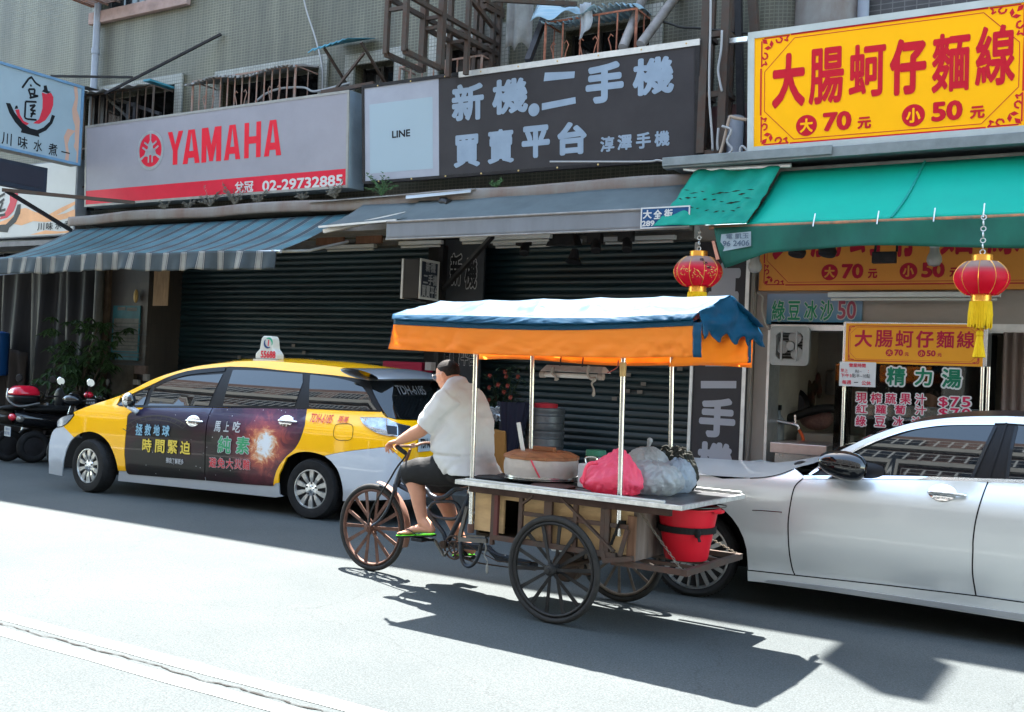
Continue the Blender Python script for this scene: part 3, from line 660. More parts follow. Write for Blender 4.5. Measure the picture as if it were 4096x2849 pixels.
# long white sign with flames, parallel to the wall
YS=10.47
pl,W,Hh=rectplane(('y',-260,170),('y',700,175),('y',690,790),('y',-260,835),YS,YS)
zt=onY('y',450,110,YS).z; zb=onY('y',0,812,YS).z; pl.o.z=zb; Hh=zt-zb
sg=thing('shop_sign',pl.o,'white shop sign with orange flame print behind the jutting lightbox','sign')
mb=MB(); slab(mb,pl,0,W,0,Hh,-.2,0); mb.build('box',mat('grey_side',(.25,.27,.29),.5,var=.2),sg,bevel=.005)
mb=MB(); slab(mb,pl,.02,W-.03,.02,Hh-.02,.0005,.008); mb.build('face',mat('ivory_face',(.66,.66,.62),.5,var=.06,vs=3),sg)
mb=MB(); peach=mat('flame_orange',(.72,.36,.17),.5,var=.2,vs=3)
pl.pp(mb,'y',[(0,660),(100,620),(190,540),(240,530),(330,570),(450,590),(560,530),(690,470),(690,500),(590,560),(470,620),(340,640),(200,690),(100,670),(20,740),(-60,800),(-120,700)],.010)
pl.pp(mb,'y',[(330,600),(450,610),(600,580),(690,540),(690,610),(560,640),(420,660),(300,650),(200,640)],.0105); pl.pp(mb,'y',[(280,775),(420,735),(560,745),(660,735),(640,755),(520,765),(400,770)],.0105)
mb.build('flame_print',peach,sg)
mb=MB(); pl.pp(mb,'y',[(165,500),(195,495),(190,580),(150,660),(90,710),(75,755),(-40,745),(-60,690),(60,680),(130,610)],.012)
for t,x0,x1,yb,yt in (('川',345,412,738,665),('味',425,490,735,660),('水',505,570,728,655),('煮',588,655,722,645)): pl.text(mb,t,(x0,yb),(x1,yt),.016,.012,z='y')
for st in ([(-20,440),(50,400)],[(-20,500),(45,450)],[(30,480),(0,560)],[(-40,570),(55,545)],[(0,600),(55,590)]): pl.stroke(mb,[pl.px('y',*p_) for p_ in st],.045,.013)
mb.build('lettering',blkp,sg)
mb=MB(); pl.pp(mb,'y',[(95,385),(172,395),(165,460),(130,560),(70,620),(-10,640),(60,560),(95,480)],.0115); mb.build('emblem',chili,sg)
# steel braces around those signs
def steel(name,segs,w_,m,label,cat='brace'):
    mb=MB()
    for a,b in segs: mb.bar(a,b,w_)
    return tag(mb.build(name,m),label,cat)
A=onY('a',1450,225,YW-.03); B=onY('a',690,615,10.3); steel('steel_brace',[(A,B)],.035,blacksteel,'long black steel strut slanting up from the grey sign to the tiled wall')
A=onY('a',870,508,YW-.03); B=onX('a',330,500,XP-.1); steel('steel_brace',[(A,B)],.035,blacksteel,'black steel strut tying the pale blue lightbox top to the wall')
A=onX('y',60,375,XP+.15); B=onY('y',650,735,10.25); steel('steel_brace',[(A,B)],.05,blacksteel,'black strut dropping from the dark display panel to the striped awning')
A=onX('y',20,365,XP+.12); B=onY('y',1230,482,10.3); steel('steel_brace',[(A,B)],.05,brownsteel,'brown strut running along under the pale blue lightbox to the grey sign')
fr=thing('sign_scaffold',(XP+.3,10.4,4.3),'black steel frame behind the joint of pale blue lightbox and grey sign','frame')
mb=MB()
for xx in (1095,1200):
    p=onY('r',xx,1080,10.75); mb.bar((p.x,10.75,p.z),(p.x,10.75,4.0),.09)
p=onY('r',1200,1090,10.75); q=onY('r',1480,1350,10.6); mb.bar(p,q,.05); q=onY('r',1830,1300,10.6); mb.bar(p,q,.05)
p=onX('r',965,1000,XP+.02); q=onY('r',1200,1070,10.75); mb.bar(p,q,.05); p=onX('r',965,1055,XP+.02); q=onY('r',1100,1100,10.75); mb.bar(p,q,.05)
for xx in (1475,1550): p=onY('r',xx,1190,10.62); mb.bar((p.x,10.62,p.z),(p.x,10.62,4.0),.06)
p=onY('r',1475,1200,10.62); q=onY('r',1560,1195,10.62); mb.bar(p,q,.06)
mb.build('frame_bar',blacksteel,fr)
# =============== bare skeleton of a jutting sign, top centre
X0=onY('s',1730,340,11.6).x; sk_=thing('sign_skeleton',(X0,10.5,5),'rusty bare steel skeleton of a jutting sign above the black phone shop sign','frame')
wX=-.26
def SP(x,y): return onX('s',x,y,X0)
ZT=6.7
posts=[SP(335,585),SP(740,790),SP(1040,760),SP(1330,750),SP(1520,740)]; posts[-1].y=10.93
for i,p in enumerate(posts):
    mb=MB(); ZT=min(6.7,(p.y-6.83)/.37)
    for dx in (0,wX): mb.bar((X0+dx,p.y,p.z if i<2 else p.z-.1),(X0+dx,p.y,ZT),.055 if i!=1 else .075)
    for zz in (SP(740,170).z,SP(740,290).z,ZT): mb.bar((X0,p.y,zz),(X0+wX,p.y,zz),.04)
    mb.build('post',brownsteel,sk_)
yn=posts[0].y
for nm,y0_,z0_ in (('rail',SP(740,140).y,SP(740,150).z),('rail',SP(740,265).y,SP(740,270).z)):
    for dx in (0,wX):
        mb=MB(); a_=yn if z0_>SP(740,200).z else posts[1].y
        mb.bar((X0+dx,a_,z0_),(X0+dx,10.95,z0_),.05); mb.build('rail',brownsteel,sk_)
for dx in (0,wX):
    mb=MB(); mb.bar((X0+dx,yn,posts[0].z),(X0+dx,posts[1].y,posts[0].z),.055); mb.build('rail',brownsteel,sk_)
mb=MB(); a=SP(1090,-10); b=SP(1500,500); mb.bar(a,b,.05); a=SP(1240,0); b=SP(1560,190); mb.bar(a,b,.05); mb.bar(SP(1250,70),SP(1530,230),.06); mb.build('diagonal',brownsteel,sk_)
A=onX('s',1330,-10,X0+.0); A=onY('s',1340,-5,9.4); B=onY('s',2290,50,10.6); 
steel('steel_brace',[(A,B)],.05,brownsteel,'brown steel bar with a rag tied on it above the torn tin cover')
A=onY('s',1745,700,10.4); B=onY('s',1900,290,10.75); C=onY('s',1990,20,10.98); steel('steel_brace',[(A,B),(B,C)],.07,blacksteel,'thick dark post leaning behind the black sign beside the torn cover')
mb=MB(); ra=onY('t',350,40,10.55); mb.grid(lambda u,v: ra+V((-.06+.14*u+.05*v*math.sin(3*v),-.03+.02*math.sin(u*9),-.42*v*(1-.3*u))),8,10); tag(mb.build('rag',mat('grey_rag',(.42,.45,.48),.9,var=.2),smooth='all',thick=.006),'pale torn rag knotted on the brown steel bar','rag')
for (x0,y0_,x1,y1_,lab) in ((920,-30,715,470,'first of two bare steel tubes leaning up from the black sign'),(1220,-10,890,440,'second leaning steel tube, the one nearer the yellow sign')):
    A=onY('t',x0,y0_,10.9); B=onY('t',x1,y1_,10.42); mb=MB(); mb.tube([A+(A-B)*.3,B],.055,12); tag(mb.build('steel_tube',mat('bare_tube',(.28,.25,.23),.5,.4,var=.4,vs=6),smooth=True),lab,'tube','steel tubes leaning on the black sign')
# =============== ladder truss between the black and the yellow sign
YT=10.4; lt=thing('ladder_frame',(onY('t',1500,1000,YT).x,YT,4.1),'brown steel ladder frame standing between the black and yellow signs','frame')
for xx,yy,yb_,w_ in ((1505,YT,1510,.085),(1700,YT,1510,.085),(1565,YT+.35,1450,.06),(1765,YT+.35,1450,.06)):
    a=onY('t',xx,1000,yy); z0_=onY('t',xx,yb_,yy).z; mb=MB(); mb.bar((a.x,yy,z0_),(a.x,yy,8.3),w_); mb.build('post',brownsteel,lt)
xa=onY('t',1505,1000,YT).x; xb_=onY('t',1700,1000,YT).x
for yy in (345,930,1505):
    z0_=onY('t',1600,yy,YT).z; mb=MB(); mb.bar((xa+.045,YT,z0_),(xb_-.045,YT,z0_),.06); mb.bar((xa,YT+.05,z0_+.02),(xa,YT+.32,z0_+.02),.05); mb.bar((xb_,YT+.05,z0_+.02),(xb_,YT+.32,z0_+.02),.05); mb.build('rung',brownsteel,lt)
A=onY('t',1790,200,10.75); B=onY('t',1880,1450,10.6); steel('steel_brace',[(A+V((-.05,.1,1.5)),B)],.07,blacksteel,'dark upright strut right behind the brown ladder frame')
A=onY('t',1990,-20,10.8); B=onY('t',2030,300,10.75); steel('steel_brace',[(A,B+V((.12,0,-1.2)))],.09,brownsteel,'brown slanting post rising behind the corner of the yellow sign')
A=onY('t',1735,410,10.45); B=onY('t',1955,385,10.3); steel('steel_brace',[(A,B)],.05,alum,'short bright bar joining ladder frame and yellow sign')
def wires(pts,Y,lab,m=cabw,r=.013,nm='cable'):
    P=[onY('t',*p_,Y) for p_ in pts]; mb=MB(); mb.tube(spl(P,6),r,6); return tag(mb.build(nm,m,smooth='all'),lab,'cable')
wires([(1580,-30),(1575,300),(1565,700),(1568,1000),(1590,1300),(1600,1480)],10.32,'white cable hanging straight down inside the brown ladder frame')
wires([(1690,300),(1680,500),(1652,680),(1668,800),(1690,900)],10.32,'white cable bowed against the post of the ladder frame')
wires([(1655,1260),(1645,1400),(1652,1480)],10.3,'short white cable end low in the ladder frame')
wires([(1110,215),(1200,240),(1290,270),(1480,280),(1740,310),(1940,330)],10.7,'thin black cable slung across the rounded tiled corner',cabk)
wires([(1660,1540),(1700,1420),(1745,1230),(1770,1150),(1820,1160),(1940,1180)],10.25,'tan cable bundle rising to the grey pipe stub',mat('tan_cable',(.42,.33,.26),.7),.018)
wires([(1690,1240),(1780,1280),(1740,1390),(1790,1470),(1730,1530)],10.22,'tangled white cable loops by the yellow sign corner')
wires([(1860,1520),(1880,1440),(1930,1470),(1960,1540)],10.2,'small white cable loop at the foot of the yellow sign')
wires([(0,990+600),(900,1590),(1050,1575),(1150,1590),(1250,1570),(1330,1610)],10.3,'white cable wavering along the foot of the black sign',r=.011)
a=onY('t',1815,1300,10.5); mb=MB(); mb.tube([(a.x,10.5,4.0),(a.x,10.5,onY('t',1815,1150,10.5).z)],.09,14); tag(mb.build('pipe_stub',pvc,smooth=True),'grey pipe stub with wires round it beside the yellow sign','pipe')
mb=MB(); a=onY('t',1580,1050,10.75); b=onY('t',1960,1500,10.75); mb.box(a.x,b.x,10.75,10.8,b.z,a.z); tag(mb.build('tin_board',mat('faded_red_board',(.16,.06,.065),.7,var=.5,vs=2.5,col2=(.2,.19,.17))),'faded red board behind the wires beside the yellow sign','board')
# =============== weeds on the ledge
wd=mat('dry_weed',(.20,.19,.16),.9,var=.4,vs=20); wg=mat('green_weed',(.07,.14,.06),.9,var=.4,vs=20)
def weed(x,h,n,m,lab,sd):
    rr=random.Random(sd); mb=MB(); b=V((x,YL+.03,zt1-.01))
    for k in range(n):
        t=rr.uniform(0,2*PI); l=h*rr.uniform(.5,1.1); tip=b+V((math.cos(t)*l*.8,math.sin(t)*l*.3-.03,l*rr.uniform(.25,1)))
        mid=(b+tip)/2+V((0,0,l*.2)); mb.tube([b,mid,tip],[.006,.004,.002],4)
        for j in range(8):
            p=b.lerp(tip,rr.uniform(.3,1))+V((0,0,l*.1)); a=rr.uniform(0,2*PI); e=V((math.cos(a),math.sin(a)*.5,rr.uniform(-.3,.9)))*.045
            s=e.cross(V((.3,1,.2))).normalized()*.01; mb.face([p-s,p+s,p+e])
    return tag(mb.build('weed',m),lab,'plant','weeds growing on the shop ledge')
for k,(xx,yy,h,m,lab) in enumerate(((1075,1340,.13,wd,'first dry grey weed on the ledge under the plain end of the red stripe'),(1235,1335,.14,wd,'second dry grey weed on the ledge, below the red stripe'),(1370,1300,.34,wd,'biggest dry weed clump on the ledge, left of the sign phone number'),(1530,1310,.36,wd,'tall dry weed in front of the first white character'),(1690,1295,.2,wd,'dry weed under the start of the phone number'),(1975,1280,.14,wd,'small dry weed under the middle of the phone number'),(2190,1260,.22,wd,'dry weed at the right end of the phone number'))):
    weed(onY('a',xx,yy,YL).x,h,22 if h>.2 else 14,m,lab,k)
weed(onY('b',365,1230,YL).x,.34,16,wg,'green weed sprouting under the blank white sign panel',11)
weed(onY('b',1120,1170,YL).x,.1,12,wg,'low tuft under the lettering of the black sign',12)
# =============== awnings
def stripemat(name,stops,period,axis=0,rough=.75,transl=.25):
    m=bpy.data.materials.new(name); m.use_nodes=True; N=m.node_tree.nodes; L=m.node_tree.links; b=N['Principled BSDF']
    tc=N.new('ShaderNodeTexCoord'); sx=N.new('ShaderNodeSeparateXYZ'); L.new(tc.outputs['Object'],sx.inputs[0])
    dv=N.new('ShaderNodeMath'); dv.operation='DIVIDE'; dv.inputs[1].default_value=period; L.new(sx.outputs[axis],dv.inputs[0])
    fr=N.new('ShaderNodeMath'); fr.operation='FRACT'; L.new(dv.outputs[0],fr.inputs[0])
    rp=N.new('ShaderNodeValToRGB'); rp.color_ramp.interpolation='CONSTANT'; E=rp.color_ramp.elements
    E[0].position=0; E[0].color=(*stops[0][1],1)
    for p,c in stops[1:]:
        e=E.new(p); e.color=(*c,1)
    E.remove(E[len(E)-1]) if E[len(E)-1].position==1.0 and len(stops)>1 and stops[-1][0]<1 else None
    L.new(fr.outputs[0],rp.inputs[0])
    nz=N.new('ShaderNodeTexNoise'); nz.inputs['Scale'].default_value=2.5; nz.inputs['Detail'].default_value=8; L.new(tc.outputs['Object'],nz.inputs[0])
    mr=N.new('ShaderNodeMapRange'); mr.inputs[1].default_value=.3; mr.inputs[2].default_value=.7; mr.inputs[3].default_value=.6; mr.inputs[4].default_value=1.15; L.new(nz.outputs[0],mr.inputs[0])
    mu=N.new('ShaderNodeMix'); mu.data_type='RGBA'; mu.blend_type='MULTIPLY'; mu.inputs[0].default_value=1; L.new(rp.outputs[0],mu.inputs[6]); L.new(mr.outputs[0],mu.inputs[7])
    L.new(mu.outputs[2],b.inputs['Base Color']); b.inputs['Roughness'].default_value=rough
    t=N.new('ShaderNodeBsdfTranslucent'); L.new(mu.outputs[2],t.inputs[0]); mx=N.new('ShaderNodeMixShader'); mx.inputs[0].default_value=transl
    L.new(b.outputs[0],mx.inputs[1]); L.new(t.outputs[0],mx.inputs[2]); L.new(mx.outputs[0],N['Material Output'].inputs[0]); MATS[name]=m; return m
YA=10.42
tr=onY('U',783,478,YA); fr_=onX('U',622,558,tr.x); br_=onX('U',604,600,tr.x)
zt=(tr.z+onY('U',165,517,YA).z)/2; tl=onY('U',165,517,YA); YF=fr_.y; zf=fr_.z; zv=br_.z
x_l=tl.x; print('striped',x_l,tr.x,YF,zf,zv,zt)
aw=thing('striped_awning',((x_l+tr.x)/2,YA,zt),'blue and white striped awning with a wavy hanging valance','awning')
tb=(.045,.15,.18); cr_=(.24,.30,.30); dk=(.02,.035,.045)
PER=.335
sm=stripemat('stripe_cloth',[(0,tb),(.30,dk),(.33,cr_),(.365,dk),(.39,(.022,.045,.056)),(.66,dk),(.68,cr_),(.715,dk),(.75,tb)],PER,rough=.6)
def sl(u,v):
    x=x_l+(tr.x-x_l)*u; return V((x,YA+(YF-YA)*v,zt+(zf-zt)*v-.05*math.sin(PI*v)+.012*math.sin(x*3)*v+.02*math.sin(x*.9)*v))
mb=MB(); mb.grid(sl,140,10); mb.build('canvas',sm,aw,smooth='all',thick=.004)
rr=random.Random(2); ph=[rr.uniform(0,6) for _ in range(8)]
def vl(u,v):
    x=x_l+(tr.x-x_l)*u; w_=sum(math.sin(x*f_+ph[k])*a_ for k,(f_,a_) in enumerate(((9,.014),(15,.010),(5.3,.014),(23,.006),(31,.004))))*v
    e=.5*max(0,(x-(tr.x-.9)))**1.5*v
    return V((x+(.25*v*0),YF-.012-w_*1.3-.02*v,zf-(zf-zv)*v*(1)+e*.05+w_*.3+.01*math.sin(x*3)+.02*math.sin(x*.9)))
vm_=stripemat('valance_stripe_cloth',[(0,(.035,.05,.058)),(.36,(.015,.02,.03)),(.39,(.25,.24,.21)),(.43,(.04,.045,.045)),(.45,(.26,.245,.21)),(.60,(.25,.24,.21)),(.66,(.03,.035,.035)),(.68,(.25,.24,.21)),(.72,(.015,.02,.03)),(.75,(.035,.05,.058))],PER,rough=.7)
mb=MB(); mb.grid(vl,260,8); mb.build('valance',vm_,aw,smooth='all',thick=.003)
mb=MB(); mb.tube([(x_l,YF+.03,zf-.03),(tr.x+.03,YF+.03,zf-.03)],.02,10); mb.build('front_bar',alum,aw,smooth=True)
for f_ in (.3,.985):
    x=x_l+(tr.x-x_l)*f_; mb=MB(); mb.tube([(x,YA+.1,zt-.35),(x,(YA+YF)/2,(zt+zf)/2-.25),(x,YF,zf-.03)],.02,8); mb.build('folding_arm',alum,aw)
# lower awning corner that peeps out under it at the very left
a=onY('U',0,622,9.2); b=onY('U',112,606,9.55)
mb=MB(); mb.prism([a+V((-2,0,-.02)),b,b+V((0,1.0,.45)),a+V((-2,1.0,.45))],(0,0,-.02)); tag(mb.build('grey_awning',mat('slate_cloth',(.19,.22,.27),.7,var=.2,transl=.2)),'corner of a plain grey awning under the left end of the striped one','awning')
# ---- long grey awning
gcl=mat('slate_canvas',(.135,.165,.172),.6,var=.22,vs=2.5,transl=.12); gvl=mat('slate_valance',(.27,.28,.30),.6,var=.15,vs=4,stretch=(1,1,.3),transl=.15)
ga0=onY('e',440,55,9.75); YG=9.75
gl=onY('e',408,70,YG); gr=onY('x',1958,85,YG); glb=onY('e',405,192,YG); grb=onY('x',1958,265,YG); zg=(gl.z+gr.z)/2; zgb=(glb.z+grb.z)/2
gaw=thing('grey_awning',((gl.x+gr.x)/2,10.3,zg),'long plain slate grey awning with straight board valance under the black sign','awning')
xr_=gr.x+.55
def f(u,v):
    x=gl.x+(xr_-gl.x)*u; return V((x,YG+.0+.62*v,zg+(zb1+.02-zg)*v-.03*math.sin(PI*v)+.012*math.sin(x*2.1)*math.sin(PI*v)))
mb=MB(); mb.grid(f,60,8); mb.build('canvas',gcl,gaw,smooth='all',thick=.004)
def f(u,v):
    x=gl.x+(xr_-gl.x)*u; return V((x,YG-.006-.006*math.sin(x*4)*v,zg-(zg-zgb)*v))
mb=MB(); mb.grid(f,60,5); mb.build('valance',gvl,gaw,smooth='all',thick=.004)
mb=MB(); mb.tube([(gl.x,YG-.012,zg),(xr_,YG-.012,zg)],.014,8); mb.tube([(gl.x,YG-.01,zgb),(xr_,YG-.01,zgb)],.012,8); mb.build('hem',mat('grey_hem',(.33,.31,.29),.6,var=.3,vs=6),gaw,smooth=True)
# small grey flap to its left
P=[onY('b',250,1345,10.34),onY('b',800,1325,10.34),onY('b',470,1445,9.78),onY('b',-40,1490,9.7)]
def f(u,v): return (P[0].lerp(P[1],u)).lerp(P[3].lerp(P[2],u),v)+V((0,0,-.04*math.sin(PI*v)+.02*math.sin(u*9)*v))
fl=thing('grey_awning',P[0],'small slate grey awning piece bridging striped and long grey awnings','awning')
mb=MB(); mb.grid(f,20,8); mb.build('canvas',gcl,fl,smooth='all',thick=.004)
mb=MB(); mb.bar(P[3],P[2],.025); mb.bar(P[1]+V((-.1,-.02,-.06)),onY('e',-10,125,9.75),.05); mb.build('front_bar',alum,fl)
mb=MB(); q=onY('b',800,1330,10.3); mb.lathe([(.05,-.12),(.06,-.05),(.04,0),(.05,.05)],q,(.8,-.3,-.2),12); mb.build('roller_end',blacksteel,fl,smooth=True)
# ---- green awning and torn flap
YGf=9.72
gA=onY('c',590,1372,YGf); gB=onY('c',2296,1318,YGf); gC=onY('c',625,1528,YGf); gD=onY('c',2296,1532,YGf)
gt0=onY('c',805,1022,10.25); gt1=onY('c',2296,992,10.25)
zgf=(gA.z+gB.z)/2; zgv=(gC.z+gD.z)/2; zgt=(gt0.z+gt1.z)/2; XE=1.2
green=mat('green_tarp',(.004,.45,.32),.5,var=.12,vs=1.6,transl=.3,bump=.12,bs=3,col2=(.008,.36,.275)); greenv=mat('grimy_green',(.02,.145,.10),.65,var=.5,vs=2.2,col2=(.02,.075,.065),transl=.2,stretch=(1,1,.5))
gwn=thing('green_awning',(-1.5,10,zgf),'wide green tarpaulin awning over the noodle stall','awning')
def f(u,v):
    xl=gt0.x+(gA.x-gt0.x)*v; x=xl+(XE-xl)*u; return V((x,10.25+(YGf-10.25)*v,zgt+(zgf-zgt)*v-.05*math.sin(PI*v)+.015*math.sin(x*4+1)*math.sin(PI*v)))
mb=MB(); mb.grid(f,90,12); mb.build('canvas',green,gwn,smooth='all',thick=.004)
gc0=onY('c',365,1388,YGf); xv=onY('c',400,1420,YGf).x
xf=gA.x-.0
def f(u,v):
    xl=gc0.x+.05; x=xl+(XE-xl)*u; k=max(0,1-(x-xl)/.55); z=zgf-.012-(zgf-.012-zgv)*v
    z=z-.02*k*math.sin(v*3)-k*.12*v+ .03*math.sin(x*2.2)*v; return V((x+.16*k*(v)*(1-.2*v)-.0,YGf-.015-.018*math.sin(x*6+v*2)*v-.06*k*math.sin(v*3),z))
mb=MB(); mb.grid(f,120,8); mb.build('valance',greenv,gwn,smooth='all',thick=.004)
mb=MB(); mb.tube([(gc0.x,YGf,zgf-.02),(XE,YGf,zgf-.02)],.02,8); mb.build('front_bar',mat('orange_primer',(.5,.17,.07),.6,var=.4,col2=(.06,.13,.10)),gwn,smooth=True)
mb=MB(); x=onY('c',1655,1080,10).x; 
for k in range(12):
    v0,v1=k/12,(k+1)/12; g_=lambda v:V((x-.18*v,10.25+(YGf-10.25)*v-.004,zgt+(zgf-zgt)*v-.05*math.sin(PI*v)+.012))
    mb.bar(g_(v0),g_(v1),.022,.006)
mb.build('seam',mat('green_seam',(.006,.21,.175),.6),gwn)
mb=MB()
for xx,yy in ((1003,1372),(1395,1358),(1742,1342),(2047,1315)):
    p=onY('c',xx,yy,YGf-.03); mb.tube([p+V((0,.05,.1)),p,p+V((0,-.01,-.03))],.007,5)
mb.build('clip',alum,gwn)
pv=PL((gc0.x,YGf-.05,zgf-.4),(1,-.0,0),(0,0,1)); mb=MB()
q=[pv.px('c',*p_) for p_ in ((440,1440),(622,1422),(622,1512),(428,1548))]; pv.put(mb,q,.01); pt=mb.build('patch',mat('old_paper',(.34,.42,.46),.7,var=.25,vs=9),gwn)
mb=MB(); pv.text(mb,'96 2406',(448,1515),(614,1475),.02,.014,z='c'); pv.text(mb,'電 凱玉',(470,1470),(610,1432),.01,.014,z='c'); mb.build('lettering',mat('faded_ink',(.10,.14,.19),.7),pt)
mb=MB(); p=[onY('c',*q_,YGf-.06) for q_ in ((378,1480),(395,1478),(425,1590),(405,1596))]; mb.prism(p,(0,.02,0)); mb.build('torn_edge',mat('faded_orange_edge',(.48,.22,.15),.8,var=.3),gwn)
F4=[onY('c',275,1045,10.12),onY('c',805,1020,10.12),onY('c',590,1372,9.62),onY('c',18,1388,9.62)]
def f(u,v):
    p=(F4[0].lerp(F4[1],u)).lerp(F4[3].lerp(F4[2],u),v); s=math.sin(PI*v)
    return p+V((0,-.015*math.sin(u*22+v*3)-.02*math.sin(u*9),.03*s*math.sin(u*8)-.05*s+.012*math.sin(v*26+math.sin(u*6))*(.3<v<.75)))
ft=thing('green_tarp',F4[0],'lighter green torn tarp flap hanging over the street number plate','tarp')
mb=MB(); mb.grid(f,44,26); mb.build('cloth',mat('bright_green_tarp',(.008,.34,.235),.55,var=.25,vs=5,transl=.35,bump=.3,bs=14,col2=(.004,.22,.165)),ft,smooth='all',thick=.003)
mb=MB(); rr=random.Random(4)
for row in (.36,.5,.66):
    for k in range(9):
        u=.1+.09*k+rr.uniform(-.03,.03); v=row+rr.uniform(-.02,.02)+.02*math.sin(k); c=f(u,v)+V((0,-.012,.008)); e=V((rr.uniform(.02,.06),0,rr.uniform(-.008,.008)))
        n_=V((0,-.002,rr.uniform(.004,.01))); mb.face([c-e,c-n_,c+e,c+n_])
mb.build('tear',mat('dark_tear',(.03,.045,.03),.9),ft)
mb=MB(); mb.tube([F4[0]+V((-.12,0,.02)),F4[0],F4[1]+V((.1,0,0))],.022,8); mb.build('rod',alum,ft,smooth=True)
# house number plate
pl,W,Hh=rectplane(('x',1967,82),('x',2440,48),('x',2440,258),('x',1962,285),YG-.03,YG-.03)
hp=thing('address_plate',pl.o,'dark blue street number plate half hidden by the torn green flap','plate')
mb=MB(); slab(mb,pl,0,W,0,Hh,-.012,0); mb.build('plate',mat('plate_blue',(.012,.06,.16),.35,var=.1),hp)
mb=MB(); framing(mb,pl,W,Hh,.014,.0005,.004)
for t,a,b in (('大',(1985,185),(2075,95)),('全',(2088,188),(2172,92)),('街',(2190,190),(2275,85)),('289',(1975,258),(2100,198))): pl.text(mb,t,a,b,.035,.003,z='x')
mb.build('lettering',whitep,hp)
# =============== ground floor: back walls, pillars, roller shutters
YB=11.75
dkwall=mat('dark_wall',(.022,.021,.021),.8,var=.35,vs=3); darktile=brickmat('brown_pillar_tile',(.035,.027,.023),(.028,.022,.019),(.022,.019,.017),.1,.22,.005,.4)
sh_l=onY('d',1010,700,YB).x; sh_r=onY('e',760,300,YB).x; s2l=onY('e',1045,300,YB).x; s2r=onY('q',150,600,YB).x
gf=thing('ground_floor_wall',(-10,YB,.14),'dark ground floor wall and ceiling behind the shop fronts','wall')
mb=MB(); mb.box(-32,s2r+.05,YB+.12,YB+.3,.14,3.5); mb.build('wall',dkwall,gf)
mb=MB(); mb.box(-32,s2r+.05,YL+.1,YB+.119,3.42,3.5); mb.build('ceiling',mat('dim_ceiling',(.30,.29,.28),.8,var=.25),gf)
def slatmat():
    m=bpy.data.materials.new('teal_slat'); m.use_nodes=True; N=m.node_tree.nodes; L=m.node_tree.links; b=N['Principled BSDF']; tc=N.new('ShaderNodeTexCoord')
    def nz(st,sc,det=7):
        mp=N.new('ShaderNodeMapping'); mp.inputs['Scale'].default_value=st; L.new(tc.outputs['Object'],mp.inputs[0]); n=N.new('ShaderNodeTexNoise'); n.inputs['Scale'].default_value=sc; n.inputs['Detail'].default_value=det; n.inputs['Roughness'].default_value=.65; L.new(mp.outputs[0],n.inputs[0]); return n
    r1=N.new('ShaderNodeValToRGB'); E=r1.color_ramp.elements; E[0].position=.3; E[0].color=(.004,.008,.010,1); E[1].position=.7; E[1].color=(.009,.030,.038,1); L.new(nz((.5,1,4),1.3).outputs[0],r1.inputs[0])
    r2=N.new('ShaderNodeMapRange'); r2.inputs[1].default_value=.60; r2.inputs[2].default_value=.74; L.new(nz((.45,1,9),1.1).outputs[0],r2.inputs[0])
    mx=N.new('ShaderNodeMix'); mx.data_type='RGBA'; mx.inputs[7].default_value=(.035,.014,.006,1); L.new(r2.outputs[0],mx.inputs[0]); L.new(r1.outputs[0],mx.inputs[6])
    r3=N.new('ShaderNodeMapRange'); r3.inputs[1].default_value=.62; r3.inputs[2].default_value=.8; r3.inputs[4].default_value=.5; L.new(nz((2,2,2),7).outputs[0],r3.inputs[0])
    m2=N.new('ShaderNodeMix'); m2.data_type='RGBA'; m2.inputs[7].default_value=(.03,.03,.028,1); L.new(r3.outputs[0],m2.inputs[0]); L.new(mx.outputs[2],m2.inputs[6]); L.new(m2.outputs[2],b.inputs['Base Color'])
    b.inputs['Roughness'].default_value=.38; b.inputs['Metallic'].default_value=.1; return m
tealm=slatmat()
def shutter(x0,x1,z1,lab):
    t=thing('roller_shutter',((x0+x1)/2,YB,.14),lab,'shutter'); per=.088; n=int((z1-.14)/per*6)
    def f(u,v):
        z=.16+(z1-.16)*v; q=(z/per)%1.0; return V((x0+(x1-x0)*u,YB+.03-.017*math.sin(PI*q)**.7+(.006 if q<.12 else 0),z))
    mb=MB(); mb.grid(f,1,n); mb.build('slats',tealm,t,smooth=True)
    mb=MB(); mb.box(x0-.07,x0-.002,YB-.03,YB+.1,.14,z1); mb.box(x1+.002,x1+.07,YB-.03,YB+.1,.14,z1); mb.build('guide_rail',brownsteel,t)
    mb=MB(); mb.box(x0-.07,x1+.07,YB-.25,YB+.1,z1+.002,z1+.3); mb.build('shutter_box',mat('shutter_box',(.16,.15,.14),.6,var=.3),t)
    return t
zS=onY('x',1300,440,YB).z; zS1=onY('e',400,235,YB).z; print('shutter tops',zS,zS1,'x',sh_l,sh_r,s2l,s2r)
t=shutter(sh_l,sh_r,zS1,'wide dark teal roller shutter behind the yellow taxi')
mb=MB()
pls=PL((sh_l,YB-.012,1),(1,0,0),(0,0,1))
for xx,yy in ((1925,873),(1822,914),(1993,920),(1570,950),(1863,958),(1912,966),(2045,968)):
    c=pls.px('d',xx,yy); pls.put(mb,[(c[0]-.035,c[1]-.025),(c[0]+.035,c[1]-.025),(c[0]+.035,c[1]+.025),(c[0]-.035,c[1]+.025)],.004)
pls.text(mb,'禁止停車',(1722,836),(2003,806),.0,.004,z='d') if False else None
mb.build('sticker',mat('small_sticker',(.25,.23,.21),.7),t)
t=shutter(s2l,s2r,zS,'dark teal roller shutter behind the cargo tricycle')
mb=MB()
for xx,yy in ((1951,50),(1557,95),(1672,165),(1548,218),(1644,226),(1450,278)):
    c=pls.px('v',xx,yy); pls.put(mb,[(c[0]-.035,c[1]-.022),(c[0]+.035,c[1]-.022),(c[0]+.035,c[1]+.022),(c[0]-.035,c[1]+.022)],.004)
mb.build('sticker',MATS['small_sticker'],t)
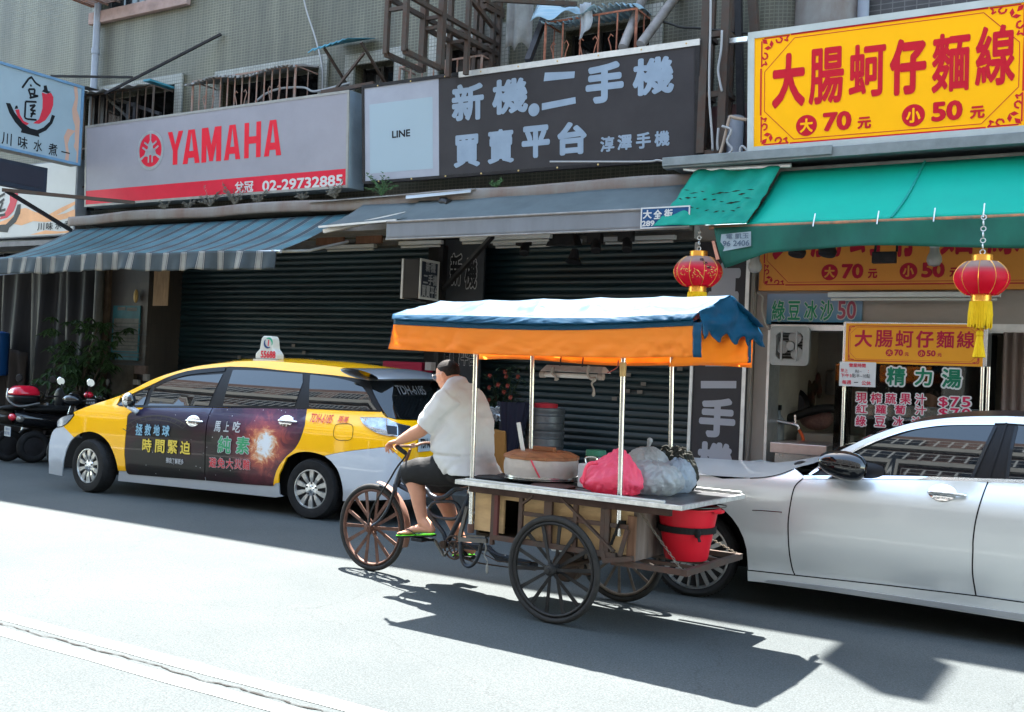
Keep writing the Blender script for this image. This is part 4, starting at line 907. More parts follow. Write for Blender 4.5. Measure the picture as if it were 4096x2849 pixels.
# pillar between shutters with the vertical phone sign
pm=thing('pillar',((sh_r+s2l)/2,YB,.14),'dark pillar between both roller shutters','pillar')
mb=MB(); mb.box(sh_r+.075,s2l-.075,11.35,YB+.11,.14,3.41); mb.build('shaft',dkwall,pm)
pl=PL((onY('e',775,575,11.3).x,11.3,.5),(1,0,0),(0,0,1)); x0=0; x1=pl.px('e',1040,400)[0]
sg=thing('vertical_sign',pl.o,'dark vertical panel with black outlined characters on the pillar between the shutters','sign')
mb=MB(); zt_=pl.px('x',250,380)[1]; slab(mb,pl,x0,x1,0,zt_,-.04,0); mb.build('panel',mat('dim_charcoal',(.05,.056,.065),.45,var=.2),sg)
mbh,mbl=MB(),MB()
for z,t,lb,rt in (('x','新',(118,825),(243,520)),('x','機',(262,855),(390,568)),('p','買',(735,205),(805,60)),('p','賣',(830,215),(905,65)),('p','平',(915,215),(995,70)),('p','台',(1000,220),(1080,75))):
    pl.text(mbh,t,lb,rt,.03,.003,halo=.07,z=z); pl.text(mbl,t,lb,rt,.03,.006,z=z)
lo=mbh.build('outline',mat('dim_outline',(.55,.55,.56),.6),sg); mbl.build('lettering',blkp,sg)
mb=MB(); xx=onY('e',765,400,11.2).x; mb.box(xx-.05,xx+.02,11.18,11.29,.14,3.3); tag(mb.build('steel_post',blacksteel),'black steel post in front of the pillar between the shutters','post')
A=onY('e',780,500,11.1); B=onY('e',1100,155,10.2); steel('awning_brace',[(A,B)],.05,blacksteel,'black slanting prop of the grey awning crossing the dark panel')
# small lightbox 新機 二手機 買賣平台 (faces the viewer, side seen)
XB=onY('e',745,400,11.05).x
p2=PL(V((XB,0,0)),(0,1,0),(0,0,1)); p2.n=V((1,0,0))
a=p2.px('e',612,565); b=p2.px('e',750,300); a2=p2.px('e',612,298)
sg=thing('hanging_sign',p2.at(*a),'small white edged lightbox with three lines of text by the shutter pillar','sign')
p2=PL(p2.at(a[0],a[1]),(0,1,0),(0,0,1)); p2.n=V((1,0,0)); Ws=b[0]-a[0]; Hs=a2[1]-a[1]
mb=MB(); slab(mb,p2,0,Ws,0,Hs,-.26,-.001); mb.build('box',mat('grey_box',(.045,.042,.04),.6),sg,bevel=.02)
mb=MB(); framing(mb,p2,Ws,Hs,.03,0,.012); framing(mb,p2,Ws,Hs,.03,-.29,-.262); mb.build('trim',whitep,sg)
mb=MB(); slab(mb,p2,.029,Ws-.029,.029,Hs-.029,.0005,.004); mb.build('face',mat('navy_face',(.025,.032,.05),.4),sg)
mb=MB()
for t,lb,rt in (('新機',(657,388),(725,328)),('二手機',(640,470),(738,415)),('買賣平台',(630,552),(742,488))): p2.text(mb,t,lb,rt,.03,.007,z='e')
mb.build('lettering',mat('lightbox_text',(.42,.43,.44),.5),sg)
# lamps and tubes under the grey awning
tubem=mat('tube_white',(.62,.62,.58),.4)
def tube_lamp(z,x0,y0,x1,y1,Y,lab):
    a=onY(z,x0,y0,Y); b=onY(z,x1,y1,Y); b.z=a.z; t=thing('tube_lamp',a,lab,'lamp'); mb=MB(); mb.box(a.x,b.x,Y,Y+.07,a.z,a.z+.05); mb.build('fitting',white,t,bevel=.004)
    mb=MB(); mb.tube([(a.x+.03,Y+.03,a.z-.022),(b.x-.03,Y+.03,a.z-.022)],.016,8); mb.build('tube',tubem,t,smooth=True)
tube_lamp('x',212,398,1085,350,10.6,'front white tube lamp nearest the dark vertical panel')
tube_lamp('x',535,440,1375,400,11.2,'rear tube lamp behind the black spotlights')
tube_lamp('x',1595,400,2290,372,11.2,'white tube lamp left of the red lantern under the torn flap')
tube_lamp('e',0,240,320,232,11.3,'tube lamp over the left shutter below the striped awning')
tube_lamp('e',480,215,760,185,11.0,'tube lamp just left of the pillar under the small grey awning piece')
tube_lamp('g',1090,520,2150,515,10.9,'long white tube lamp under the lower orange noodle board')
mb=MB(); a=onY('x',720,372,10.9); b=onY('x',1880,325,10.9); mb.box(a.x,b.x,10.88,10.93,(a.z+b.z)/2,(a.z+b.z)/2+.03); tag(mb.build('lamp_rail',blacksteel),'thin black lamp rail under the grey awning','rail')
def spot(xx,yy,yh,Y,lab,s=1):
    p=onY('x',xx,yy,Y); h=onY('x',xx+10,yh,Y-.05); t=thing('spotlight',p,lab,'spotlight','black spotlights under the grey awning'); mb=MB(); mb.box(p.x-.09*s,p.x+.09*s,Y-.05,Y+.05,p.z-.07,p.z+.07); mb.build('driver_box',blacksteel,t,bevel=.006)
    mb=MB(); mb.bar(p+V((.03,0,-.07)),h+V((0,0,.03)),.03); mb.lathe([(.045*s,-.09),(.06*s,0),(.06*s,.08),(.05*s,.09)],h,(.2,-.5,-.8),14); mb.build('lamp_head',blacksteel,t,smooth=True)
spot(835,388,468,10.9,'black spotlight nearest the dark vertical panel'); spot(1525,365,440,10.9,'black spotlight in the middle of the lamp rail'); spot(1825,345,430,10.9,'black spotlight nearest the street number plate')
fl_=thing('floodlight',onY('x',1200,380,10.8),'broad black floodlight between the spotlights under the grey awning','floodlight'); p=onY('x',1205,385,10.8)
mb=MB(); mb.hexa([(p.x-.2,10.75,p.z-.08),(p.x+.2,10.75,p.z-.08),(p.x+.2,10.95,p.z-.06),(p.x-.2,10.95,p.z-.06)],[(p.x-.15,10.78,p.z+.08),(p.x+.15,10.78,p.z+.08),(p.x+.15,10.95,p.z+.08),(p.x-.15,10.95,p.z+.08)]); mb.build('housing',blacksteel,fl_,bevel=.01)
mb=MB(); mb.bar((p.x-.16,10.85,p.z+.08),(p.x-.16,10.85,p.z+.2),.03); mb.bar((p.x+.14,10.85,p.z-.05),(p.x+.14,10.85,p.z+.2),.05); mb.lathe([(.04,0),(.07,.12),(.1,.16)],(p.x+.18,10.8,p.z-.12),(0,-.2,-1),12); mb.build('bracket',blacksteel,fl_)
# brown boards under the small flap
brd=mat('brown_board',(.17,.085,.055),.7,var=.35,vs=4,stretch=(3,1,.6))
for (x0,x1,yt,yb,lab) in ((-60,122,140,215,'left brown board above the shutter under the striped awning'),(200,375,85,205,'right brown board above the shutter under the small grey flap')):
    a=onY('e',x0,yb,10.9); b=onY('e',x1,yt,10.9); mb=MB(); mb.box(a.x,b.x,10.9,10.93,a.z,b.z); tag(mb.build('board',brd),lab,'board')
mb=MB(); a=onY('d',1000,612,10.6); b=onY('d',1110,385,10.6); mb.box(a.x,b.x,10.6,10.615,a.z,b.z+.1); tag(mb.build('board',mat('pale_plywood',(.26,.17,.10),.7,var=.35,vs=5,stretch=(6,1,.8)),bevel=.003),'pale plywood board hanging below the striped awning','board')
# left pillar with poster board, pipes, tarpaulin
xp0=onY('d',712,500,11.1).x; xp1=onY('d',975,500,11.1).x
pm=thing('pillar',((xp0+xp1)/2,11.1,.14),'brown tiled pillar behind the potted plant, carrying a teal notice board','pillar')
mb=MB(); mb.box(xp0,xp1,11.1,YB+.11,.14,3.41); mb.build('shaft',darktile,pm)
pl=PL((xp0,11.07,0),(1,0,0),(0,0,1)); 
a=pl.px('d',725,965); b=pl.px('d',920,612)
pb=thing('notice_board',pl.at(*a),'teal notice board with faded paper on the brown tiled pillar','notice board')
mb=MB(); slab(mb,pl,a[0],b[0],a[1],b[1],-.02,0); mb.build('panel',mat('teal_print',(.02,.105,.13),.5,var=.3,vs=5),pb)
mb=MB(); slab(mb,pl,*[q for q in (pl.px('d',738,900)[0],pl.px('d',910,700)[0])],pl.px('d',740,905)[1],pl.px('d',740,695)[1],.001,.003); slab(mb,pl,pl.px('d',772,640)[0],pl.px('d',825,620)[0],pl.px('d',772,642)[1],pl.px('d',772,620)[1],.001,.003); slab(mb,pl,pl.px('d',832,645)[0],pl.px('d',900,620)[0],pl.px('d',832,647)[1],pl.px('d',832,625)[1],.001,.003); mb.build('paper',mat('faded_paper',(.17,.17,.155),.7,var=.3,vs=10),pb)
mb=MB(); rr=random.Random(9); q0=pl.px('d',745,690)
for k in range(16):
    y=q0[1]-.09-k*.06; pl.stroke(mb,[(q0[0]+.05,y),(q0[0]+.05+rr.uniform(.5,.85),y)],.014,.005)
mb.build('lettering',mat('faint_ink',(.09,.10,.10),.8),pb)
mb=MB(); x=onY('d',652,500,10.95).x; mb.tube([(x,10.95,.14),(x,10.95,3.4)],.075,14); tag(mb.build('drain_pipe',mat('dim_grey_pipe',(.10,.10,.095),.6,var=.3,vs=3),smooth=True),'grey drain pipe standing left of the brown tiled pillar','pipe')
mb=MB(); x=onY('d',692,500,11.05).x; mb.box(x-.09,x+.09,11.03,11.2,.14,3.4); tag(mb.build('wooden_post',mat('brown_post',(.10,.07,.05),.8,var=.35)),'brown post squeezed between drain pipe and tiled pillar','post')
mb=MB(); x=onY('d',895,548,11.06).x; z_=onY('d',895,550,11.06).z; mb.ell((x,11.05,z_),(.05,.03,.11),10,8); tag(mb.build('ornament',mat('old_gold',(.3,.2,.07),.5,.3),smooth=True),'small gold ornament above the teal notice board','ornament')
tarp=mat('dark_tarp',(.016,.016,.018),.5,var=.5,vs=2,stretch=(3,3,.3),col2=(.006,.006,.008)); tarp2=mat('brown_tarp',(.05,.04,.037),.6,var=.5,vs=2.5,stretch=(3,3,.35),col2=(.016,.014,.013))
xt0,xt1=-24,onY('d',640,500,11.2).x
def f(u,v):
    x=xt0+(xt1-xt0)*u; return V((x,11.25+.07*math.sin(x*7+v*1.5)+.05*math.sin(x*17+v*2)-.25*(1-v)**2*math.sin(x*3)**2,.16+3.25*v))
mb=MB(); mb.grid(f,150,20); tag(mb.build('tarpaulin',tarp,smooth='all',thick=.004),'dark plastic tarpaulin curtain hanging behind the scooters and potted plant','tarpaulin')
xa=onY('d',-20,1100,10.9).x; xb_=onY('d',150,1100,10.9).x
def f(u,v):
    x=xa+(xb_-xa)*u; return V((x,10.9+.05*math.sin(x*19)+.03*math.sin(x*41+v*3)-.1*math.sin(PI*u),.15+1.55*v*(1-.25*abs(u-.6)**2)))
mb=MB(); mb.grid(f,50,16); tag(mb.build('tarpaulin',tarp2,smooth='all',thick=.004),'crumpled brown sheet draped low in front of the dark tarpaulin','tarpaulin')
def f(u,v):
    x=onY('d',300,1100,11).x+(-.35+.75*v)*1.0+.3*u; return V((x,11.0+.05*math.sin(u*8+v*5),.15+1.6*v))
mb=MB(); mb.grid(f,20,16); tag(mb.build('tarpaulin',tarp2,smooth='all',thick=.004),'slanting fold of brown sheet behind the scooters and the potted plant','tarpaulin')
mb=MB(); p=onY('d',0,950,10.7); mb.lathe([(.05,0),(.23,.02),(.25,.06),(.22,.75),(.1,.78)],(p.x-.15,10.7,p.z-.33),n=18); tag(mb.build('blue_drum',mat('royal_blue',(.01,.06,.2),.4),smooth=True),'blue drum beside the crumpled brown sheet','drum')
mb=MB(); p=onY('d',150+580,1080,10.98); q=onY('d',880,1005,10.98); mb.box(p.x,q.x,10.98,11.05,.14,q.z); tag(mb.build('crate',mat('dim_crate',(.09,.075,.055),.8,var=.5,vs=5),bevel=.01),'dim brown crate at the foot of the tiled pillar','crate')
for (x0,y0_,x1,y1_,c,lab) in ((888,1060,965,1007,(.14,.10,.085),'small brown box on top of things by the pillar foot'),(880,1130,915,1098,(.3,.29,.26),'white paper slip pinned beside the pillar foot'),(945,1105,975,1062,(.26,.25,.24),'grey socket box low on the shutter rail')):
    a=onY('d',x0,y0_,10.93); b=onY('d',x1,y1_,10.93); mb=MB(); mb.box(a.x,b.x,10.9,10.96,a.z,b.z); tag(mb.build('small_box',mat('smallbox%d'%x0,c,.7,var=.3),bevel=.005),lab,'box')
# =============== noodle stall front
beige=mat('beige_paint',(.40,.36,.32),.55,var=.15,vs=2,stretch=(1,1,.4)); YN=11.3
xN0=onY('q',600,1000,YN).x; xO0=onY('q',795,1200,YN).x; zOt=onY('q',1000,850,YN).z; XR=9.0
ns=thing('noodle_stall',(xN0,YN,.14),'beige noodle stall front with dark open kitchen behind','shop front')
mb=MB(); mb.box(xN0+.003,onY('q',665,1200,YN).x,11.05,YN+.2,.14,3.4); mb.box(onY('q',668,1200,YN).x,xO0-.03,11.12,YN+.2,.14,zOt+.0); mb.build('door_jamb',beige,ns,bevel=.006)
mb=MB(); mb.box(xO0-.03,xO0,11.1,YN+.18,.14,zOt); mb.build('edge_trim',alum,ns)
mb=MB(); mb.box(onY('q',668,1200,YN).x,XR,11.14,YN+.2,zOt+.002,3.4); mb.build('lintel',mat('beige_panel',(.44,.38,.34),.55,var=.14,vs=2.5,stretch=(.5,1,1)),ns)
mb=MB(); mb.box(xO0,XR,11.1,11.135,zOt-.0,zOt+.09); mb.build('lintel_trim',alum,ns)
rw=mat('kitchen_wall',(.55,.49,.42),.7,var=.2,vs=2)
mb=MB(); mb.box(xO0-.1,XR,13.2,13.3,.14,3.4); mb.build('back_wall',rw,ns)
mb=MB(); mb.box(xO0-.15,xO0-.035,YN+.2,13.2,.14,3.4); mb.build('side_wall',rw,ns)
mb=MB(); mb.box(xO0-.1,XR,YN+.2,13.2,3.3,3.4); mb.build('ceiling',rw,ns)
# corrugated folding door at the right
xc0=onY('g',2160,1000,11.0).x
def f(u,v): x=xc0+(XR-xc0)*u; return V((x,11.02+.02*math.sin(x*2*PI/.085),.14+(onY('g',2160,735,11.0).z-.14)*v))
mb=MB(); mb.grid(f,500,1); tag(mb.build('folding_door',mat('brown_corrugated',(.22,.16,.135),.55,var=.2,vs=2,stretch=(1,1,.3)),smooth='all',thick=.004),'brown corrugated folding door at the right end of the noodle stall','door')
# lower orange board
pl=PL((onY('g',666,480,11.05).x,11.05,onY('g',1500,476,11.05).z),(1,0,0),(0,0,1)); W=6.5; Hh=.95
sg=thing('shop_sign',pl.o,'orange noodle price board on the wall, top hidden by the green awning','sign')
orange=mat('board_orange',(.60,.235,.045),.5,var=.07,vs=2)
mb=MB(); slab(mb,pl,0,W,0,Hh,-.08,0); mb.build('board',orange,sg,bevel=.004)
mb=MB()
for t,lb,rt in (('大',(750,292),(965,-40)),('腸',(985,278),(1195,-55)),('蚵',(1225,270),(1440,-60)),('仔',(1500,275),(1665,-60)),('麵',(1780,262),(1995,-60)),('線',(2070,262),(2280,-60)),('70',(1175,408),(1312,314)),('元',(1337,405),(1397,346)),('50',(1665,402),(1812,304)),('元',(1838,397),(1900,338))):
    pl.text(mb,t,lb,rt,.045 if t in'大仔元7050' else .026,.004,z='g')
c1=pl.px('g',1103,368); c2=pl.px('g',1587,361); r1=pl.px('g',1103,318)[1]-c1[1]
for c in (c1,c2): pl.disc(mb,c,r1,off=.0035)
a=pl.px('g',697,447); noodle_border(pl,mb,a[0],W-.3,a[1],a[1]+2.2,.24,.013,.0035)
mb.build('lettering',mat('board_red',(.36,.012,.03),.5),sg)
mb=MB()
for t,c in (('大',c1),('小',c2)): pl.text2(mb,t,(c[0]-r1*.62,c[1]-r1*.66),(c[0]+r1*.62,c[1]+r1*.66),.04,.006)
mb.build('lettering',orange,sg)
# green bean smoothie sign
pl=PL((onY('g',713,690,11.1).x,11.1,onY('g',1000,690,11.1).z),(1,0,0),(0,0,1)); b=pl.px('g',1305,497)
sg=thing('shop_sign',pl.o,'blue gradient sign for mung bean ice with green letters','sign')
m=bpy.data.materials.new('blue_gradient_print'); m.use_nodes=True; N=m.node_tree.nodes; L=m.node_tree.links
tc=N.new('ShaderNodeTexCoord'); sx=N.new('ShaderNodeSeparateXYZ'); rp=N.new('ShaderNodeValToRGB'); L.new(tc.outputs['Generated'],sx.inputs[0]); L.new(sx.outputs[2],rp.inputs[0]); rp.color_ramp.elements[0].color=(.01,.12,.20,1); rp.color_ramp.elements[1].color=(.20,.26,.36,1); L.new(rp.outputs[0],N['Principled BSDF'].inputs[0])
mb=MB(); slab(mb,pl,0,b[0],0,b[1],-.03,0); mb.build('panel',m,sg)
h1,l1,l2=MB(),MB(),MB()
for t,lb,rt,q in (('綠',(747,665),(832,540),l1),('豆',(845,660),(925,545),l1),('冰',(945,665),(1030,542),l1),('沙',(1042,665),(1128,540),l1),('50',(1150,655),(1268,543),l2)):
    pl.text(h1,t,lb,rt,.02,.003,halo=.065,z='g'); pl.text(q,t,lb,rt,.02,.006,z='g')
h1.build('outline',mat('sign_outline',(.50,.54,.52),.5),sg); l1.build('lettering',mat('print_green',(.015,.18,.085),.5),sg); l2.build('lettering',mat('print_maroon',(.30,.06,.09),.5),sg)
# fan in the window
pf=PL((onY('g',735,940,11.0).x,11.0,onY('g',860,940,11.0).z),(1,0,0),(0,0,1)); b=pf.px('g',985,702); fw,fh=b
fan=thing('exhaust_fan',pf.o,'grey square exhaust fan with three blades above the kitchen opening','fan')
fm=mat('fan_grey',(.42,.43,.42),.45,var=.15,vs=6)
def rrect(x0,x1,y0,y1,r,n=6):
    P=[]
    for cx_,cy_,a0 in ((x1-r,y1-r,0),(x0+r,y1-r,PI/2),(x0+r,y0+r,PI),(x1-r,y0+r,1.5*PI)):
        for k in range(n+1): t=a0+PI/2*k/n; P.append((cx_+r*math.cos(t),cy_+r*math.sin(t)))
    return P
outer=rrect(0,fw,0,fh,.05,9); c=(fw/2,fh/2); R_=fw*.425; mb=MB(); n=len(outer)
inn=[]
for (x,y) in outer: t=math.atan2(y-c[1],x-c[0]); inn.append((c[0]+R_*math.cos(t),c[1]+R_*math.sin(t)))
for k in range(n):
    j=(k+1)%n
    mb.face([pf.at(*outer[k],.03),pf.at(*outer[j],.03),pf.at(*inn[j],.03),pf.at(*inn[k],.03)])
    mb.face([pf.at(*outer[k],.03),pf.at(*outer[j],.03),pf.at(*outer[j],-.03),pf.at(*outer[k],-.03)])
    mb.face([pf.at(*inn[k],.03),pf.at(*inn[j],.03),pf.at(*inn[j],-.12),pf.at(*inn[k],-.12)])
mb.build('frame',fm,fan,weld=True)
mb=MB(); pf.disc(mb,c,R_,off=-.115); mb.build('backing',mat('fan_dark',(.03,.03,.03),.7),fan)
mb=MB()
for k in range(11): y=c[1]-R_+R_*2*(k+.5)/11; q=math.sqrt(max(0,R_**2-(y-c[1])**2)); slab(mb,pf,c[0]-q,c[0]+q,y-.012,y+.004,-.112,-.1)
mb.build('louvre',mat('louvre_grey',(.2,.2,.19),.6),fan)
for k in range(3):
    t=PI*.38+k*2*PI/3; cc=(c[0]+R_*.52*math.cos(t),c[1]+R_*.52*math.sin(t)); mb=MB(); P=[]
    for q in range(20):
        a=2*PI*q/20; P.append((cc[0]+R_*.38*math.cos(a)*(1+.12*math.cos(a-t)),cc[1]+R_*.38*math.sin(a)))
    mb.prism([pf.at(x,y,-.06+.10*((x-cc[0])*-math.sin(t)+(y-cc[1])*math.cos(t))) for x,y in P],pf.n*.006); mb.build('blade',mat('blade_grey',(.48,.49,.48),.4),fan)
mb=MB(); mb.lathe([(.045,-.09),(.055,-.02),(.045,0),(.0,.002)],pf.at(*c),pf.n,16); mb.build('hub',fm,fan,smooth=True)
mb=MB(); 
for s in (-.19,.19): slab(mb,pf,c[0]+s*fw-.011,c[0]+s*fw+.011,.05,fh-.05,.0305,.045)
mb.build('guard_bar',fm,fan,bevel=.003)
# =============== food cabinet with lit board, glass and menu
YC=10.55
pl=PL((onY('g',1178,930,YC).x,YC,onY('g',1600,935,YC).z),(1,0,0),(0,0,1)); b=pl.px('g',2078,680); W=b[0]; Hh=pl.px('g',1600,672)[1]
cb=thing('food_cabinet',pl.o,'steel and glass noodle cabinet with yellow header and menu lettering','cabinet')
steelm=mat('stainless_steel',(.56,.56,.55),.22,.9,var=.12,vs=7)
mb=MB(); slab(mb,pl,0,W,0,Hh,-.3,0); mb.build('header_box',steelm,cb,bevel=.008)
a=pl.px('g',1197,922); b=pl.px('g',2050,690); mb=MB(); slab(mb,pl,a[0],b[0],a[1],b[1],.001,.006); hb=mb.build('header_face',mat('header_yellow',(.66,.28,.02),.45,var=.05),cb)
mb=MB()
for k,t in enumerate('大腸蚵仔麵線'):
    x0=1255+k*125.5; pl.text(mb,t,(x0,826+k*1.6),(x0+113,722+k*1.6),.03 if t in'大仔' else .018,.008,z='g')
for t,lb,rt in (('70',(1500,880),(1555,842)),('元',(1565,882),(1590,860)),('50',(1698,884),(1755,847)),('元',(1765,886),(1792,864))): pl.text(mb,t,lb,rt,.04,.008,z='g')
r1=.035
for xx,yy in ((1470,862),(1668,866)): pl.disc(mb,pl.px('g',xx,yy),r1,off=.0075)
noodle_border(pl,mb,a[0]+.03,b[0]-.03,a[1]+.025,b[1]-.025,.06,.007,.0075)
mb.build('lettering',mat('header_red',(.36,.01,.04),.5),hb)
mb=MB()
for t,(xx,yy) in (('大',(1470,862)),('小',(1668,866))): c=pl.px('g',xx,yy); pl.text2(mb,t,(c[0]-.022,c[1]-.024),(c[0]+.022,c[1]+.024),.03,.0095)
mb.build('lettering',MATS['header_yellow'],hb)
zc=.85
mb=MB()
xl_=onY('g',1190,1200,YC).x; xr_=onY('g',2040,1100,YC).x
for x in (xl_,xr_,xr_+.05): mb.tube([(x,YC-.02,zc-.1),(x,YC-.02,pl.o.z)],.018,10)
mb.build('post',steelm,cb,smooth=True)
mb=MB(); mb.box(xl_-.09,xr_+.1,YC-.04,YC+.75,.75,.9); mb.box(xl_-.05,xr_+.05,YC+.02,YC+.7,.2,.745); mb.build('counter',steelm,cb,bevel=.01)
mb=MB(); zz=onY('g',1400,1215,YC+.5).z; mb.box(xl_+.06,xr_-.04,YC+.45,YC+.47,zz-.06,zz+.06); mb.box(xl_+.06,xr_-.04,YC+.3,YC+.6,zz-.09,zz-.065); mb.build('shelf',steelm,cb,bevel=.004)
mb=MB(); mb.box(xl_-.085,xr_-.02,YC+.001,YC+.009,.905,pl.o.z-.003); gp=mb.build('pane',glass('clear_glass'),cb)
mb=MB(); mb.box(xl_-.095,xl_-.087,YC+.0,YC+.7,.905,pl.o.z-.003); mb.build('side_pane',glass('clear_glass'),cb)
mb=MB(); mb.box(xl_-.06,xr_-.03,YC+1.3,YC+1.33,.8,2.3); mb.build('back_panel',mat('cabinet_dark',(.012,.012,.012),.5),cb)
pg=PL((xl_,YC-.001,0),(1,0,0),(0,0,1)); pg.n=V((0,-1,0)); h1,g1,r1_=MB(),MB(),MB()
for t,lb,rt in (('精',(1452,1060),(1570,952)),('力',(1624,1062),(1735,957)),('湯',(1790,1075),(1915,962))):
    pg.text(h1,t,lb,rt,.03,.003,halo=.115,z='g'); pg.text(g1,t,lb,rt,.03,.006,z='g')
rows=[('現榨蔬果汁',(1265,1355,1445,1535,1628),68,1108,1170,'$75',1140),('紅蘿蔔汁',(1265,1385,1502,1628),68,1180,1232,'$70',1210),('綠豆冰沙',(1262,1380,1492,1605),66,1250,1310,'$50',1280)]
for chars,xs_,w_,yt,yb,pr_,py in rows:
    for t,x in zip(chars,xs_):
        k=(x-1265)*.022; pg.text(h1,t,(x,yb+k),(x+w_,yt+k),.02,.003,halo=.115,z='g'); pg.text(r1_,t,(x,yb+k),(x+w_,yt+k),.02,.006,z='g')
    for j,t in enumerate(pr_):
        x=1772+j*70; pg.text(h1,t,(x,py+54),(x+58,py-6),.02,.003,halo=.10,z='g'); pg.text(r1_,t,(x,py+54),(x+58,py-6),.02,.006,z='g')
h1.build('outline',whitep,gp); g1.build('lettering',mat('menu_green',(.008,.13,.07),.5),gp); r1_.build('lettering',mat('menu_red',(.42,.012,.06),.5),gp)
# opening hours card
ph=PL((0,YC-.09,0),(1,0,0),(0,0,1)); ph.n=V((0,-1,0)); a=ph.px('g',1160,1064); b=ph.px('g',1388,922)
oc=thing('opening_hours_card',ph.at(*a),'white opening hours card below the corner of the yellow cabinet header','card')
mb=MB(); slab(mb,ph,a[0],b[0],a[1],b[1],-.01,0); mb.build('card',mat('card_white',(.66,.66,.65),.5),oc)
mb=MB()
for t,lb,rt in (('營業時間',(1222,950),(1325,928)),('早上',(1170,982),(1215,960)),('下午3',(1170,1012),(1238,990)),(':',(1338,985),(1343,968)),('每週',(1178,1054),(1236,1030)),('公休',(1298,1060),(1358,1036))): ph.text(mb,t,lb,rt,.02,.002,z='g')
mb.build('lettering',mat('card_red',(.50,.02,.05),.5),oc)
mb=MB()
for t,lb,rt in (('點半~10點',(1240,1014),(1352,992)),('點~',(1258,984),(1302,966))): ph.text(mb,t,lb,rt,.0,.002,z='g')
ph.stroke(mb,[ph.px('g',1252,1044),ph.px('g',1278,1044)],.008,.002)
for yy in (957,987,1022): pass
mb.build('lettering',mat('pen_ink',(.06,.06,.07),.6),oc)
